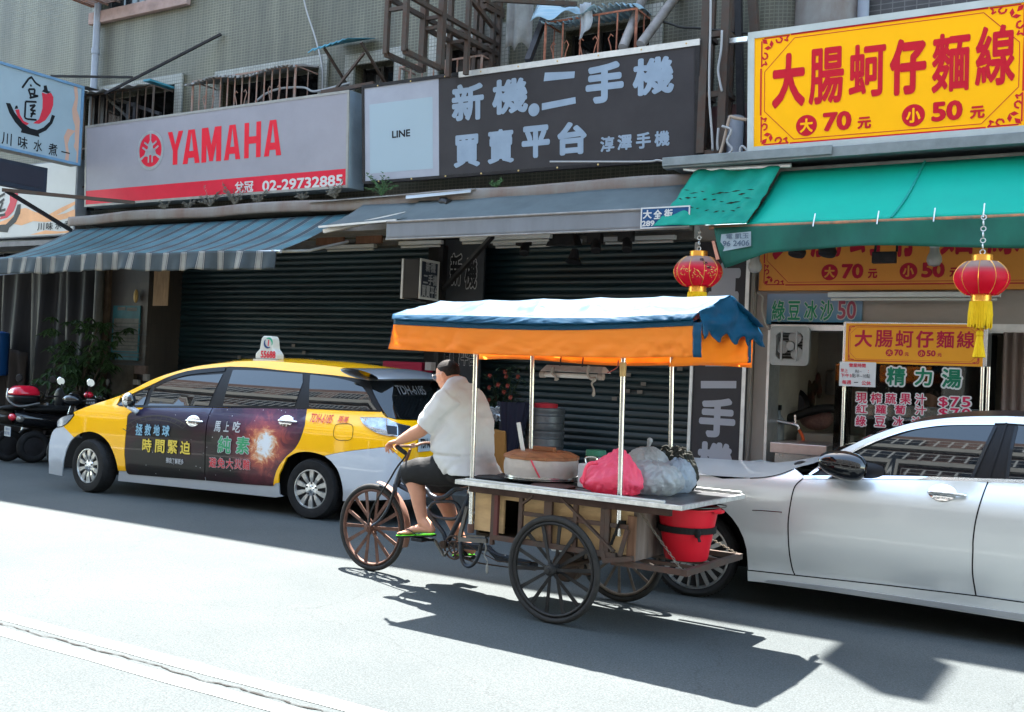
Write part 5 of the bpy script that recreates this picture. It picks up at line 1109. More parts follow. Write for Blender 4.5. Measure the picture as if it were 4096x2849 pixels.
# lanterns
lred=None
def lantern(c,R,Hh,lab,writing):
    global lred
    t=thing('lantern',c,lab,'lantern')
    if lred is None:
        m=bpy.data.materials.new('lantern_cloth'); m.use_nodes=True; N=m.node_tree.nodes; L=m.node_tree.links; b=N['Principled BSDF']
        tc=N.new('ShaderNodeTexCoord'); sx=N.new('ShaderNodeSeparateXYZ'); L.new(tc.outputs['Generated'],sx.inputs[0]); rp=N.new('ShaderNodeValToRGB'); L.new(sx.outputs[2],rp.inputs[0])
        E=rp.color_ramp.elements; E[0].color=(.90,.012,.05,1); E[0].position=.0; E[1].color=(.40,.36,.31,1); E[1].position=.9; e=E.new(.60); e.color=(.80,.012,.05,1); e=E.new(.74); e.color=(.55,.10,.11,1); e=E.new(.82); e.color=(.36,.28,.25,1)
        L.new(rp.outputs[0],b.inputs['Base Color']); b.inputs['Roughness'].default_value=.45
        tl=N.new('ShaderNodeBsdfTranslucent'); L.new(rp.outputs[0],tl.inputs[0]); mx=N.new('ShaderNodeMixShader'); mx.inputs[0].default_value=.62; L.new(b.outputs[0],mx.inputs[1]); L.new(tl.outputs[0],mx.inputs[2]); L.new(mx.outputs[0],N['Material Output'].inputs[0])
        lred=m
    gold=mat('lantern_gold',(.75,.36,.06),.3,.6); tas=mat('yellow_tassel',(.72,.45,.01),.8,var=.25,vs=60,stretch=(3,3,.1))
    n=60; NR=10 
    def prof(q): return R*(.36+.64*math.sin(PI*q)**.62) 
    def f(u,v):
        a=2*PI*u; q=.06+.88*v; r=prof(q)*(1-.018*abs(math.cos(a*NR/2))**6); return V((c[0]+r*math.cos(a),c[1]+r*math.sin(a),c[2]-Hh/2+Hh*v))
    mb=MB(); mb.grid(f,n,22,True); sh=mb.build('shade',lred,t,smooth='all')
    mb=MB()
    for k in range(NR):
        a=2*PI*(k+.0)/NR+PI/NR; mb.tube([V((c[0]+(prof(.06+.88*v)*.995)*math.cos(a),c[1]+(prof(.06+.88*v)*.995)*math.sin(a),c[2]-Hh/2+Hh*v)) for v in [i/16 for i in range(17)]],.0035,4)
    mb.build('rib',gold,t)
    for s,nm in ((1,'cap'),(-1,'collar')):
        z=c[2]+s*Hh/2; mb=MB(); pr=[(R*.36+.004*(k%2),s*(k*.012)) for k in range(6)]; mb.lathe([(0,-.002*s)]+pr+[(0,s*.06)] if s>0 else [(0,.002)]+pr+[(0,-.06)],(c[0],c[1],z),n=28); mb.build(nm,gold,t,smooth=True)
    z=c[2]-Hh/2-.06; mb=MB(); rr=random.Random(3)
    for k in range(70):
        a=2*PI*k/70+rr.uniform(-.05,.05); r=R*.36; l=.22*rr.uniform(.85,1.05); p=V((c[0]+r*math.cos(a),c[1]+r*math.sin(a),z)); mb.tube([p,p+V((.01*math.cos(a),.01*math.sin(a),-l*.5)),p+V((rr.uniform(-.012,.012),0,-l))],.008,4)
    mb.build('tassel',tas,t)
    mb=MB(); z2=z-.22; mb.tube([(c[0],c[1],z),(c[0],c[1],z2-.03)],.005,5); mb.ell((c[0],c[1],z2-.05),(.03,.03,.03),10,8)
    for k in range(24):
        a=2*PI*k/24; mb.tube([(c[0]+.012*math.cos(a),c[1]+.012*math.sin(a),z2-.06),(c[0]+.045*math.cos(a),c[1]+.045*math.sin(a),z2-.25)],.008,4)
    mb.build('end_tassel',tas,t)
    if writing:
        mb=MB(); rr=random.Random(8)
        dv=(CAM-V(c)); a0=math.atan2(dv.y,dv.x)
        def on(da,v): a=a0+da; q=.06+.88*v; r=prof(q)+.004; return V((c[0]+r*math.cos(a),c[1]+r*math.sin(a),c[2]-Hh/2+Hh*v))
        for cc in (-.55,.0,.55,-1.25,1.2):
            for k in range(16):
                da=cc+rr.uniform(-.26,.26); v=.42+rr.uniform(-.16,.2)-(.08 if abs(cc)<.1 else 0); l=rr.uniform(.03,.1); w_=.012; e=rr.uniform(-.06,.06)
                mb.face([on(da,v-w_),on(da+l,v-w_+e),on(da+l,v+w_+e),on(da,v+w_)])
        mb.build('print',mat('gold_print',(.62,.36,.10),.45,.2),t)
        mb=MB(); v_,f_=tmesh('福滿堂',.02)
        for i,chx in enumerate('福滿堂'):
            v_,f_=tmesh(chx,.02); lo,hi=v_.min(0),v_.max(0)
            vs_=[mb.bm.verts.new(on(.05+.2*i*.7+(x-lo[0])/(hi[0]-lo[0])*.22,.80-.13*i+(y-lo[1])/(hi[1]-lo[1])*.11)) for x,y in v_]
            for q in f_:
                try: mb.bm.faces.new([vs_[j] for j in q])
                except ValueError: pass
        mb.build('lettering',blkp,t)
    mb=MB(); zt_=c[2]+Hh/2+.06
    L_=zgf-.03-zt_; k=max(3,int(L_/.045))
    for j in range(k): mb.torus((c[0],c[1],zt_+L_*(j+.5)/k),(1,0,0) if j%2 else (0,1,0),.02,.005,10,5)
    mb.build('chain',alum,t)
    return t
c1=onY('g',295,365,9.75); r1=(onY('g',438,365,9.75)-onY('g',152,365,9.75)).length/2
lantern(c1,r1*.98,(onY('g',295,278,9.75)-onY('g',295,455,9.75)).length,'smaller red paper lantern hanging above the tricycle canopy',True)
c2=onY('g',2036,405,9.5); r2=(onY('g',2216,405,9.5)-onY('g',1857,405,9.5)).length/2
lantern(c2,r2*.98,(onY('g',2036,300,9.5)-onY('g',2036,500,9.5)).length,'larger red ribbed lantern with two yellow tassels in front of the noodle cabinet',False)
# bulbs and lamps below the green awning
def bulb(z,x,y,Y,lab):
    p=onY(z,x,y,Y); t=thing('light_bulb',p,lab,'bulb'); mb=MB(); mb.lathe([(0,-.075),(.05,-.06),(.07,-.02),(.065,.02),(.045,.06),(.04,.1)],p,n=16); mb.build('globe',mat('bulb_white',(.62,.62,.58),.3,transl=.3),t,smooth=True)
    mb=MB(); mb.lathe([(.042,.101),(.05,.13),(.045,.2),(.02,.22)],p,n=14); mb.tube([p+V((0,0,.22)),p+V((0,0,.5))],.008,6); mb.build('socket',blacksteel if 'pillar' in lab else white,t,smooth=True)
bulb('g',645,330,10.3,'white bulb hanging in front of the pillar edge by the vertical black sign'); bulb('g',1745,285,10.3,'white bulb hanging near the number fifty on the orange board')
def hood(xx,yy,lab,big=0):
    p=onY('g',xx,yy,10.2); t=thing('spotlight',p,lab,'spotlight','dark lamps under the green awning'); mb=MB(); mb.lathe([(0,.1),(.05,.09),(.09,0),(.08,-.04),(0,-.045)],p,(0.1,.3,1),16); mb.build('lamp_head',blacksteel,t,smooth=True); mb=MB(); mb.bar(p+V((0,0,.08)),p+V((0,0,.35)),.025); mb.build('stem',blacksteel,t)
hood(903,240,'leftmost dark lamp peeping below the green valance'); hood(1090,238,'second dark lamp peeping below the green valance'); 
p=onY('g',1447,275,10.2); t=thing('floodlight',p,'black square floodlight hanging before the orange board','floodlight'); mb=MB(); mb.box(p.x-.12,p.x+.1,10.15,10.22,p.z-.06,p.z+.05); mb.build('housing',blacksteel,t,bevel=.01); mb=MB(); mb.bar(p+V((-.1,0,.05)),p+V((-.08,0,.3)),.02); mb.bar(p+V((.1,0,.05)),p+V((.1,0,.3)),.02); mb.build('bracket',blacksteel,t)
mb=MB(); mb.tube(spl([onY('g',*q,11.03) for q in ((655,490),(690,520),(685,580),(695,640),(712,690),(735,720))],6),.012,6); tag(mb.build('cable',mat('beige_cable',(.42,.38,.33),.6),smooth='all'),'beige cable running down beside the mung bean sign','cable')
# vertical sign on the right pillar
YV=10.95; pl=PL((onY('q',100,1597,YV).x,YV,0),(1,0,0),(0,0,1)); a=pl.px('q',120,1400); b=pl.px('q',565,1400)
t0=pl.px('q',610,215); x0=(pl.px('q',100,1590)[0]+pl.px('q',130,1150)[0])/2; x1=(pl.px('q',552,1590)[0]+pl.px('q',606,260)[0])/2
pr_=thing('pillar',pl.at(x0,.14),'pillar between the tricycle canopy and the noodle stall','pillar'); mb=MB(); mb.box(pl.at(x0).x+.02,pl.at(x1).x-.0,YV+.06,YB+.11,.14,3.4); mb.build('shaft',beige,pr_)
sg=thing('vertical_sign',pl.at(x0,.3),'tall dark vertical sign with big pale grey characters between canopy and noodle stall','sign')
mb=MB(); slab(mb,pl,x0,x1,.25,3.2,-.055,0); mb.build('panel',mat('vertical_charcoal',(.052,.048,.052),.45,var=.12),sg)
mb=MB(); slab(mb,pl,x0-.0,x0+.035,.25,3.2,.0005,.02); slab(mb,pl,x1-.04,x1,.25,3.2,.0005,.02); mb.build('trim',alum,sg)
mb=MB(); Wd=x1-x0
for z,t,lb,rt in (('q','高',(240,790),(530,292)),('g','手',(298,1375),(530,1145)),('g','機',(283,1655),(517,1418))): pl.text(mb,t,lb,rt,.05,.004,z=z)
pl.pp(mb,'g',[(313,1035),(531,1035),(530,1080),(313,1080)],.004); pl.pp(mb,'g',[(340,905),(520,905),(520,945),(340,945)],.004)
mb.build('lettering',mat('pale_grey_print',(.42,.42,.46),.5),sg)
# =============== kitchen things
def pan(z,x,y,r,Y,m,lab,hang=.3):
    p=onY(z,x,y,Y); t=thing('frying_pan',p,lab,'pan'); mb=MB(); mb.lathe([(0,.02),(r*.7,.015),(r,-.03),(r*1.02,-.03),(r*.72,.03),(0,.035)],p,(.25,-.9,.1),20); mb.build('bowl',m,t,smooth=True)
    mb=MB(); mb.bar(p+V((.02,0,r*.9)),p+V((.05,0,r*.9+hang)),.03,.012); mb.build('handle',m,t)
dkst=mat('dark_pan',(.03,.03,.035),.4,.5)
pan('q',935,1430,.2,12.4,dkst,'dark pan hanging on the kitchen wall below the exhaust fan')
for k,xx in enumerate((870,910,945)):
    p=onY('q',xx,1225,12.6); mb=MB(); mb.lathe([(0,-.13),(.09,-.13),(.095,.12),(.1,.12)],p,n=16); tag(mb.build('pot',steelm,smooth=True),('first steel pot under the fan, nearest the jamb','middle steel pot hanging under the fan','third steel pot, the one nearest the hanging gloves')[k],'pot','steel pots hanging in the kitchen')
mb=MB(); rr=random.Random(6); p=onY('q',1075,1225,12.8)
for k in range(26):
    t=rr.uniform(0,6.28); e=V((math.cos(t)*.16,0,-abs(math.sin(t))*.3)); mb.ell(p+e*rr.uniform(.4,1)+V((0,rr.uniform(-.04,.04),0)),(.035,.02,.1),8,6)
tag(mb.build('gloves',mat('dim_maroon_glove',(.13,.05,.04),.8,var=.5,vs=9,col2=(.05,.07,.045)),smooth='all'),'bunch of dim red and green gloves hanging on the kitchen wall','gloves')
a=onY('q',1200,1360,13.1); b=onY('q',1285,1160,13.1); mb=MB(); mb.box(a.x,b.x,13.05,13.19,a.z,b.z); 
tag(mb.build('water_heater',mat('heater_grey',(.2,.19,.17),.5,var=.2),bevel=.03),'small grey heater box on the kitchen back wall','heater')
a=onY('g',745,1500,10.75); b=onY('g',1085,1440,10.75)
ct=thing('kitchen_counter',(a.x,10.9,.14),'stainless counter inside the kitchen opening beyond the white car bonnet','counter'); mb=MB(); mb.box(a.x-.02,b.x,10.75,11.5,b.z-.1,b.z+.01); mb.build('worktop',mat('pinkish_steel',(.52,.42,.38),.3,.7,var=.2),ct,bevel=.008); mb=MB(); mb.box(a.x+.02,b.x-.05,10.8,11.45,.14,b.z-.101); mb.build('base',steelm,ct)
a=onY('g',895,1430,11.9); b=onY('g',1255,1360,11.9); mb=MB(); mb.box(a.x,b.x,11.9,12.4,.6,b.z-.02); tag(mb.build('white_tub',mat('dim_white',(.45,.42,.38),.5,var=.15),bevel=.03),'white tub on the kitchen floor behind the counter','tub')
p=onY('g',785,1290,11.6); t=thing('spray_bottle',p,'clear spray bottle with a pale label just inside the kitchen','bottle'); mb=MB(); mb.lathe([(0,-.2),(.075,-.2),(.075,.03),(.03,.09),(.025,.14)],p,n=16); mb.build('body',mat('bottle_blue',(.30,.34,.36),.25),t,smooth=True); mb=MB(); mb.box(p.x-.05,p.x+.03,11.57,11.63,p.z+.141,p.z+.2); mb.build('trigger',blkp,t)
p=onY('g',905,1310,11.5); t=thing('water_tap',p,'kitchen tap with an orange hose beside the spray bottle','tap'); mb=MB(); mb.tube(spl([p+V((-.35,0,.05)),p+V((-.1,0,.02)),p,p+V((.02,0,-.04))],5),.02,8); mb.bar(p+V((-.02,0,.02)),p+V((-.03,0,.12)),.02); mb.build('spout',steelm,t,smooth=True); mb=MB(); mb.tube(spl([p+V((.02,0,-.04)),p+V((.07,0,-.15)),p+V((.06,0,-.35)),p+V((0,0,-.5))],6),.018,8); mb.build('hose',mat('orange_hose',(.5,.08,.02),.5),t,smooth='all')
P=[onY('g',*q,12.0) for q in ((770,1270),(850,1265),(950,1230),(1050,1205),(1150,1205))]; mb=MB(); mb.tube(spl(P,6),.05,8); tag(mb.build('black_hose',cabk,smooth='all'),'thick black hose sagging across the kitchen','hose')
p=onY('g',1020,1265,12.2); mb=MB(); mb.ell(p,(.2,.1,.14),14,10); tag(mb.build('pink_cloth_bag',mat('dotted_cloth',(.30,.18,.16),.8,var=.3,vs=40),smooth='all'),'pale pink dotted cloth bag in the middle of the kitchen','bag')
# =============== car bodies: a plan outline (q along it) with a lean L(q,z); panels are cut from that surface
from mathutils.geometry import delaunay_2d_cdt
def fill2(poly,step):
    pl=[]
    for p in poly:
        if not pl or abs(p[0]-pl[-1][0])+abs(p[1]-pl[-1][1])>1e-3: pl.append((float(p[0]),float(p[1])))
    if abs(pl[0][0]-pl[-1][0])+abs(pl[0][1]-pl[-1][1])<1e-3: pl.pop()
    q=[]
    for i,a in enumerate(pl):
        b=pl[(i+1)%len(pl)]; k=max(1,int(math.hypot(b[0]-a[0],b[1]-a[1])/step+.5)); q+=[(a[0]+(b[0]-a[0])*j/k,a[1]+(b[1]-a[1])*j/k) for j in range(k)]
    pl=q
    n=len(pl); pts=[V(p) for p in pl]; A=np.array(pl); B=np.roll(A,-1,0)
    def inside(x,y):
        c=((A[:,1]>y)!=(B[:,1]>y)); xi=A[:,0]+(y-A[:,1])*(B[:,0]-A[:,0])/np.where(B[:,1]==A[:,1],1e-9,B[:,1]-A[:,1]); return int((c&(x<xi)).sum())%2==1
    def dist(x,y):
        d=B-A; t=np.clip(((np.array([x,y])-A)*d).sum(1)/np.maximum(1e-12,(d*d).sum(1)),0,1); q=A+d*t[:,None]; return np.hypot(q[:,0]-x,q[:,1]-y).min()
    lo,hi=A.min(0),A.max(0)
    for i in range(int((hi[0]-lo[0])/step)+1):
        for k in range(int((hi[1]-lo[1])/step)+1):
            x,y=lo[0]+(i+.5)*step,lo[1]+(k+.5)*step
            if inside(x,y) and dist(x,y)>step*.3: pts.append(V((x,y)))
    r=delaunay_2d_cdt(pts,[],[list(range(n))],1,1e-5)
    base=[(v.x,v.y) for v in r[0]]; faces=[list(f) for f in r[2]]
    cnt={}
    for f in faces:
        for i in range(len(f)):
            e=(f[i],f[(i+1)%len(f)]); k=(min(e),max(e)); cnt[k]=cnt.get(k,0)+1
    return base,faces,[k for k,v in cnt.items() if v==1]
class Car(PL):
    def __init__(s,O,ang,width,q0,q1,turns,lean):
        s.O=V(O); s.e=V((math.cos(ang),math.sin(ang),0)); s.nn=V((-s.e.y,s.e.x,0)); s.width=width; s.lean=lean
        s.dq=.01; n=int((q1-q0)/s.dq)+1; s.qs=np.array([q0+i*s.dq for i in range(n)])
        k=np.zeros(n)
        for a,b,d in turns: m=(s.qs>=a)&(s.qs<b); k[m]+=rad(d)/(b-a)
        i0=int(-q0/s.dq+.5); phi=np.cumsum(k)*s.dq; phi-=phi[i0]; c=np.cumsum(np.cos(phi))*s.dq; y=np.cumsum(np.sin(phi))*s.dq
        s.px_=c-c[i0]; s.py_=y-y[i0]; s.phi=phi; s.kind='car'
    def plan(s,q):
        return (float(np.interp(q,s.qs,s.px_)),float(np.interp(q,s.qs,s.py_)),float(np.interp(q,s.qs,s.phi)))
    def loc(s,q,z,off=0,far=False):
        x,y,p=s.plan(q); L=s.lean(q,z)-off
        x+=-math.sin(p)*L; y+=math.cos(p)*L
        if far: y=s.width-y
        return x,y
    def P(s,q,z,off=0,far=False):
        x,y=s.loc(q,z,off,far); return s.O+s.e*x+s.nn*y+V((0,0,z))
    def at(s,q,z=0,off=0): return s.P(q,z,off)
    def w(s,x,y,z): return s.O+s.e*x+s.nn*y+V((0,0,z))
    def proj(s,p):
        d=p-CAM; z=d.dot(RZ); return 2048+FPX*d.dot(RX)/z,1424.5+FPX*d.dot(RY)/z
    def px(s,zz,x,y,off=0):
        o=Z[zz]; u=o[0]+x*o[2]; v=o[1]+y*o[2]
        p=onP(zz,x,y,s.O,s.nn)-s.O; q,z=p.dot(s.e),p.z; q=min(max(q,s.qs[0]),s.qs[-1])
        for it in range(14):
            a,b=s.proj(s.P(q,z,off)); h=.004
            a1,b1=s.proj(s.P(q+h,z,off)); a2,b2=s.proj(s.P(q,z+h,off))
            j=np.array([[(a1-a)/h,(a2-a)/h],[(b1-b)/h,(b2-b)/h]])
            try: d=np.linalg.solve(j,np.array([u-a,v-b]))
            except Exception: break
            d=np.clip(d,-.25,.25); q+=d[0]; z+=d[1]; q=min(max(q,s.qs[0]),s.qs[-1])
            if abs(d).max()<1e-5: break
        return (q,z)
    def poly(s,*runs):
        # runs: (zoom, [points]) joined; a run given as ('~',zoom,[points]) is smoothed
        out=[]
        for r in runs:
            if r[0]=='~': pts=[s.px(r[1],*p) for p in r[2]]; out+=[(p.x,p.y) for p in spl([(a,b,0) for a,b in pts],5)]
            elif r[0]=='=': out+=list(r[1])
            else: out+=[s.px(r[0],*p) for p in r[1]]
        return out
    def norm(s,q,z,far=False):
        h=.01; a=s.P(q+h,z,0,far)-s.P(q-h,z,0,far); b=s.P(q,z+h,0,far)-s.P(q,z-h,0,far)
        n=a.cross(b).normalized(); x,y,p=s.plan(q); o=s.e*math.sin(p)+s.nn*-math.cos(p)
        if far: o=s.e*math.sin(p)+s.nn*math.cos(p)
        return n if n.dot(o)>0 else -n
    def panel(s,name,poly,m,parent,off=0.,thick=.02,step=.1,far=True,label=None,fr_only=None):
        if far and fr_only is None:
            o=s.panel(name,poly,m,parent,off,thick,step,far,label,False); s.panel(name,poly,m,parent,off,thick,step,far,None,True); return o
        base,faces,edges=fill2(poly,step)
        V_,F_,N_=[],[],[]
        for fr in ((bool(fr_only),) if far else (False,)):
            b0=len(V_)
            for q,z in base: V_.append(s.P(q,z,off,fr)); N_.append(s.norm(q,z,fr))
            a,b,c=[V_[b0+i] for i in faces[0][:3]]; flip=((b-a).cross(c-a)).dot(N_[b0+faces[0][0]])<0
            for f in faces: F_.append([b0+i for i in (f[::-1] if flip else f)])
            for a,b in edges:
                k=len(V_); pa,pb=base[a],base[b]
                q4=[s.P(*pa,off,fr),s.P(*pb,off,fr),s.P(*pb,off-thick,fr),s.P(*pa,off-thick,fr)]
                nn=(q4[1]-q4[0]).cross(q4[3]-q4[0]); nn=nn.normalized() if nn.length>0 else V((0,0,1))
                V_+=q4; N_+=[nn]*4; F_.append([k,k+1,k+2,k+3])
        me=bpy.data.meshes.new(name); me.from_pydata([tuple(v) for v in V_],[],F_); me.polygons.foreach_set('use_smooth',[True]*len(me.polygons))
        me.normals_split_custom_set_from_vertices([tuple(n) for n in N_])
        o=finish(name,me,m,parent)
        if label: o['label']=label
        return o
    def lines(s,mb,z,pts,w=.008,off=.003,sm=True):
        q=[s.px(z,*p) for p in pts]
        if sm: q=[(p.x,p.y) for p in spl([(a,b,0) for a,b in q],6)]
        s.stroke(mb,q,w,off)
    def top(s,name,edge,m,parent,crown,nv=16,off=-.002,power=1.,thick=0,ext=None):
        # skin across the car from the near edge curve (q,z list) to its mirror image
        E=edge; n=len(E)-1
        def f(u,v):
            i=min(n,int(round(u*n))); q,z=E[i]; a=s.P(q,z,off); b=s.P(q,z,off,True); c=crown(i/n) if callable(crown) else crown
            p=a.lerp(b,v); p.z+=c*math.sin(PI*v)**power
            if ext: p+=s.e*(ext(i/n)*math.sin(PI*v))
            return p
        mb=MB(); mb.grid(f,n,nv); return mb.build(name,m,parent,smooth='all',thick=thick)
def wheel(parent,c,ax,R,r,wd,style,tm,rm,hub,steer=0,name='wheel'):
    # c hub face centre on the outer side, ax pointing outwards
    c=V(c); ax=V(ax).normalized()
    up=V((0,0,1)); sd=up.cross(ax).normalized()
    prof=[(r*.98,-.02),(r*1.02,.004),(r*1.12,.012),(R*.93,.006),(R*.985,-.02),(R,-.05),(R,-wd+.05),(R*.985,-wd+.02),(R*.93,-wd),(r*1.0,-wd)]
    mb=MB(); mb.lathe(prof,c,ax,64)
    tyre=mb.build('tyre',tm,parent,smooth=True)
    mb=MB()
    for k in range(72):   # tread blocks
        t=2*PI*k/72; d=sd*math.cos(t)+up*math.sin(t); tt=up*math.cos(t)-sd*math.sin(t)
        mb.hexa([c+d*(R-.004)+tt*s_+ax*o_ for s_,o_ in ((-.008,-.045),(.008,-.045),(.008,-wd+.045),(-.008,-wd+.045))],[c+d*(R+.004)+tt*s_+ax*o_ for s_,o_ in ((-.008,-.045),(.008,-.045),(.008,-wd+.045),(-.008,-wd+.045))])
    mb.build('tread',tm,tyre)
    mb=MB(); mb.lathe([(r,-.025),(r*1.0,.006),(r*.96,.008),(r*.93,-.015),(r*.9,-.09),(r*.9,-wd)],c,ax,64); rim=mb.build('rim',rm,parent,smooth=True)
    mb=MB(); mb.lathe([(0,-.10),(r*.9,-.10)],c,ax,48); mb.lathe([(.02,-.085),(r*.62,-.085),(r*.62,-.095)],c,ax,40); mb.build('brake',mat('brake_dark',(.02,.02,.022),.5,.5,var=.3),parent)
    mb=MB()
    def q(rad_,t,o): return c+(sd*math.cos(t)+up*math.sin(t))*rad_+ax*o
    if style=='ten':
        for k in range(10):
            t=2*PI*k/10+(PI/10); w0,w1=.020,.036
            def row(rr_,w_,o): d=sd*math.cos(t)+up*math.sin(t); tt=up*math.cos(t)-sd*math.sin(t); return [c+d*rr_-tt*w_+ax*(o-.03),c+d*rr_-tt*w_*.75+ax*o,c+d*rr_+tt*w_*.75+ax*o,c+d*rr_+tt*w_+ax*(o-.03)]
            R_=[row(.05,.014,-.015),row(.09,.019,-.008),row(r*.6,.027,-.002),row(r*.95,.036,-.006)]
            for a,b in zip(R_,R_[1:]):
                for i in range(3): mb.face([a[i],a[i+1],b[i+1],b[i]])
    else:
        for k in range(10):
            for s_ in (-1,1):
                t0=2*PI*k/10; t1=t0+s_*.16; a=q(.055,t0+s_*.10,-.02); b=q(r*.95,t1,-.004); mb.bar(a,b,.012,.03)
    mb.build('spoke',rm,rim)
    mb=MB(); mb.lathe([(0,.002),(.03,.0),(.036,-.01),(.075,-.012),(.085,-.03)],c,ax,24); mb.build('hub_cap',hub,rim,smooth=True)
    mb=MB()
    for k in range(5):
        t=2*PI*k/5+.3; mb.lathe([(.011,-.02),(.011,-.006),(0,-.006)],q(.062,t,0),ax,8)
    mb.build('lug_nut',mat('lug_dark',(.06,.06,.065),.4,.7),rim)
rubber=mat('tyre_rubber',(.022,.022,.023),.75,var=.3,vs=14)
alloy=mat('alloy',(.55,.55,.53),.3,.75,var=.12,vs=9)
chromem=mat('chrome',(.75,.76,.77),.08,1.)
carglass=mat('dark_car_glass',(.006,.008,.010),.02,spec=.8,ior=1.5)
blacktrim=mat('black_trim',(.012,.012,.014),.35)
under=mat('underbody',(.012,.012,.012),.9)
# =============== taxi
ang=rad(6.0); O=V((-7.438,8.314,0))+V((0,-.02,0))
def lean(q,z):
    s_=max(0,min(z,1.1)-.88)**2*1.1
    L=(.012*((z-.62)/.3)**2 if z<1.05 else .0246+(z-1.05)*.30+ (z-1.05)**2*.25)+s_
    if z<.34: L+=(.34-z)*.22
    if q>.55: 
        t=min(1,(q-.55)/.5); 
        if z>.95: L+=t*(z-.95)*.18
    return L
TX=Car(O,ang,1.70,-5.2,2.6,[(-5.1,-3.9,-52),(-3.9,-3.2,-22),(-3.2,-1.5,-2.5),(-.3,.55,3),(.55,.86,18),(.86,1.14,62),(1.14,2.4,12)],lean)
# plan turns are measured from q=0: negative q bends the nose inwards
TX.phi*=1
tx=thing('taxi',O+TX.e*-1.4,'yellow and white taxi with a dark galaxy advert on its doors','taxi')
ty=mat('taxi_yellow',(.95,.47,.001),.3,coat=1.,var=.03,vs=3); tw=mat('taxi_white',(.68,.73,.79),.3,coat=1.,var=.05,vs=3)
P=TX.poly
# outlines ---------------------------------------------------------------
archF=[(205,1108),(206,990),(232,890),(290,800),(352,760),(425,752),(500,778),(565,838),(608,925),(633,1010),(645,1065)]
archR=[(425,1162),(418,1085),(432,1040),(492,962),(560,925),(640,912),(720,922),(795,945),(850,990),(900,1060),(930,1150),(942,1230),(940,1306)]
hood=[(165,700),(185,660),(240,615),(320,580),(400,550),(520,510),(600,487),(668,460)]
# fender
TX.panel('fender',P(('j',[(200,705)]),('~','j',[(200,705),(212,680),(252,640),(290,612)]),('~','j',[(290,596),(400,552),(520,512),(668,462)]),('j',[(640,520),(628,540),(670,552),(760,560),(845,562)]),('~','j',[(838,570),(775,588),(722,618),(712,690),(697,840),(692,920),(698,1000),(706,1066)]),('j',[(645,1064)]),('~','j',archF[::-1][:7]),('j',[(290,798)])),ty,tx)
TX.panel('front_bumper',P(('~','j',[(202,706),(160,718),(122,752),(102,810),(92,880),(90,1000),(90,1086)]),('j',[(192,1106)]),('~','j',[(192,1106),(204,1000),(228,900),(262,830),(290,800)])),tw,tx)
TX.panel('rocker_panel',P(('j',[(648,1066),(702,1068)]),('j',[(1330,1115)]),('k',[(100,1140),(385,1162),(400,1165),(424,1162),(430,1250),(455,1270),(400,1279)]),('j',[(640,1146)])),tw,tx,off=-.006)
seam=[(1398,562),(1362,640),(1345,720),(1335,880),(1334,1000),(1338,1142)]
fdoor=P(('~','j',[(845,562),(778,590),(726,622),(716,690),(701,840),(696,920),(702,1000),(712,1075),(730,1094)]),('j',[(1000,1115),(1330,1142)]),('~','j',seam[::-1]))
m=bpy.data.materials.new('galaxy_print'); m.use_nodes=True; N=m.node_tree.nodes; L=m.node_tree.links; b=N['Principled BSDF']; b.inputs['Roughness'].default_value=.3; b.inputs['Specular IOR Level'].default_value=.3; b.inputs['Coat Weight'].default_value=.25
tc=N.new('ShaderNodeTexCoord'); cE=TX.px('k',310,850); cE=TX.P(*cE)
def nz(sc,det=8,rough=.6,dist=0):
    n=N.new('ShaderNodeTexNoise'); n.inputs['Scale'].default_value=sc; n.inputs['Detail'].default_value=det; n.inputs['Roughness'].default_value=rough; n.inputs['Distortion'].default_value=dist; L.new(tc.outputs['Object'],n.inputs[0]); return n
vm=N.new('ShaderNodeVectorMath'); vm.operation='DISTANCE'; vm.inputs[1].default_value=cE; L.new(tc.outputs['Object'],vm.inputs[0]); sc_=N.new('ShaderNodeMath'); sc_.operation='MULTIPLY'; sc_.inputs[1].default_value=1.0; L.new(vm.outputs['Value'],sc_.inputs[0])
n1=nz(5,10,.7,1.5); ad=N.new('ShaderNodeMath'); ad.operation='MULTIPLY_ADD'; ad.inputs[1].default_value=-.55; L.new(n1.outputs[0],ad.inputs[0]); L.new(sc_.outputs[0],ad.inputs[2])
rp=N.new('ShaderNodeValToRGB'); E=rp.color_ramp.elements; E[0].position=0; E[0].color=(.65,.68,.70,1); E[1].position=.5; E[1].color=(0,0,0,1)
for p_,c_ in ((.03,(.60,.45,.32,1)),(.075,(.55,.20,.08,1)),(.13,(.30,.05,.035,1)),(.25,(.09,.012,.02,1))): e=E.new(p_); e.color=c_
a2=N.new('ShaderNodeMath'); a2.operation='ADD'; a2.inputs[1].default_value=.20; L.new(ad.outputs[0],a2.inputs[0]); L.new(a2.outputs[0],rp.inputs[0])
n2=nz(1.6,6,.6,.8); r2=N.new('ShaderNodeValToRGB'); r2.color_ramp.elements[0].position=.45; r2.color_ramp.elements[0].color=(.016,.0145,.0125,1); r2.color_ramp.elements[1].position=.75; r2.color_ramp.elements[1].color=(.04,.010,.018,1); L.new(n2.outputs[0],r2.inputs[0])
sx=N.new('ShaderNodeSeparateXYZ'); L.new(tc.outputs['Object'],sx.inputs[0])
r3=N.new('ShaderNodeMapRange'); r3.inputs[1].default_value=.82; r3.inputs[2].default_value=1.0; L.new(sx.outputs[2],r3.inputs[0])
mA=N.new('ShaderNodeMix'); mA.data_type='RGBA'; mA.inputs[7].default_value=(.02,.017,.05,1); L.new(r3.outputs[0],mA.inputs[0]); L.new(r2.outputs[0],mA.inputs[6])  # purple-blue sky tint of the door shoulder is mixed into the print colour
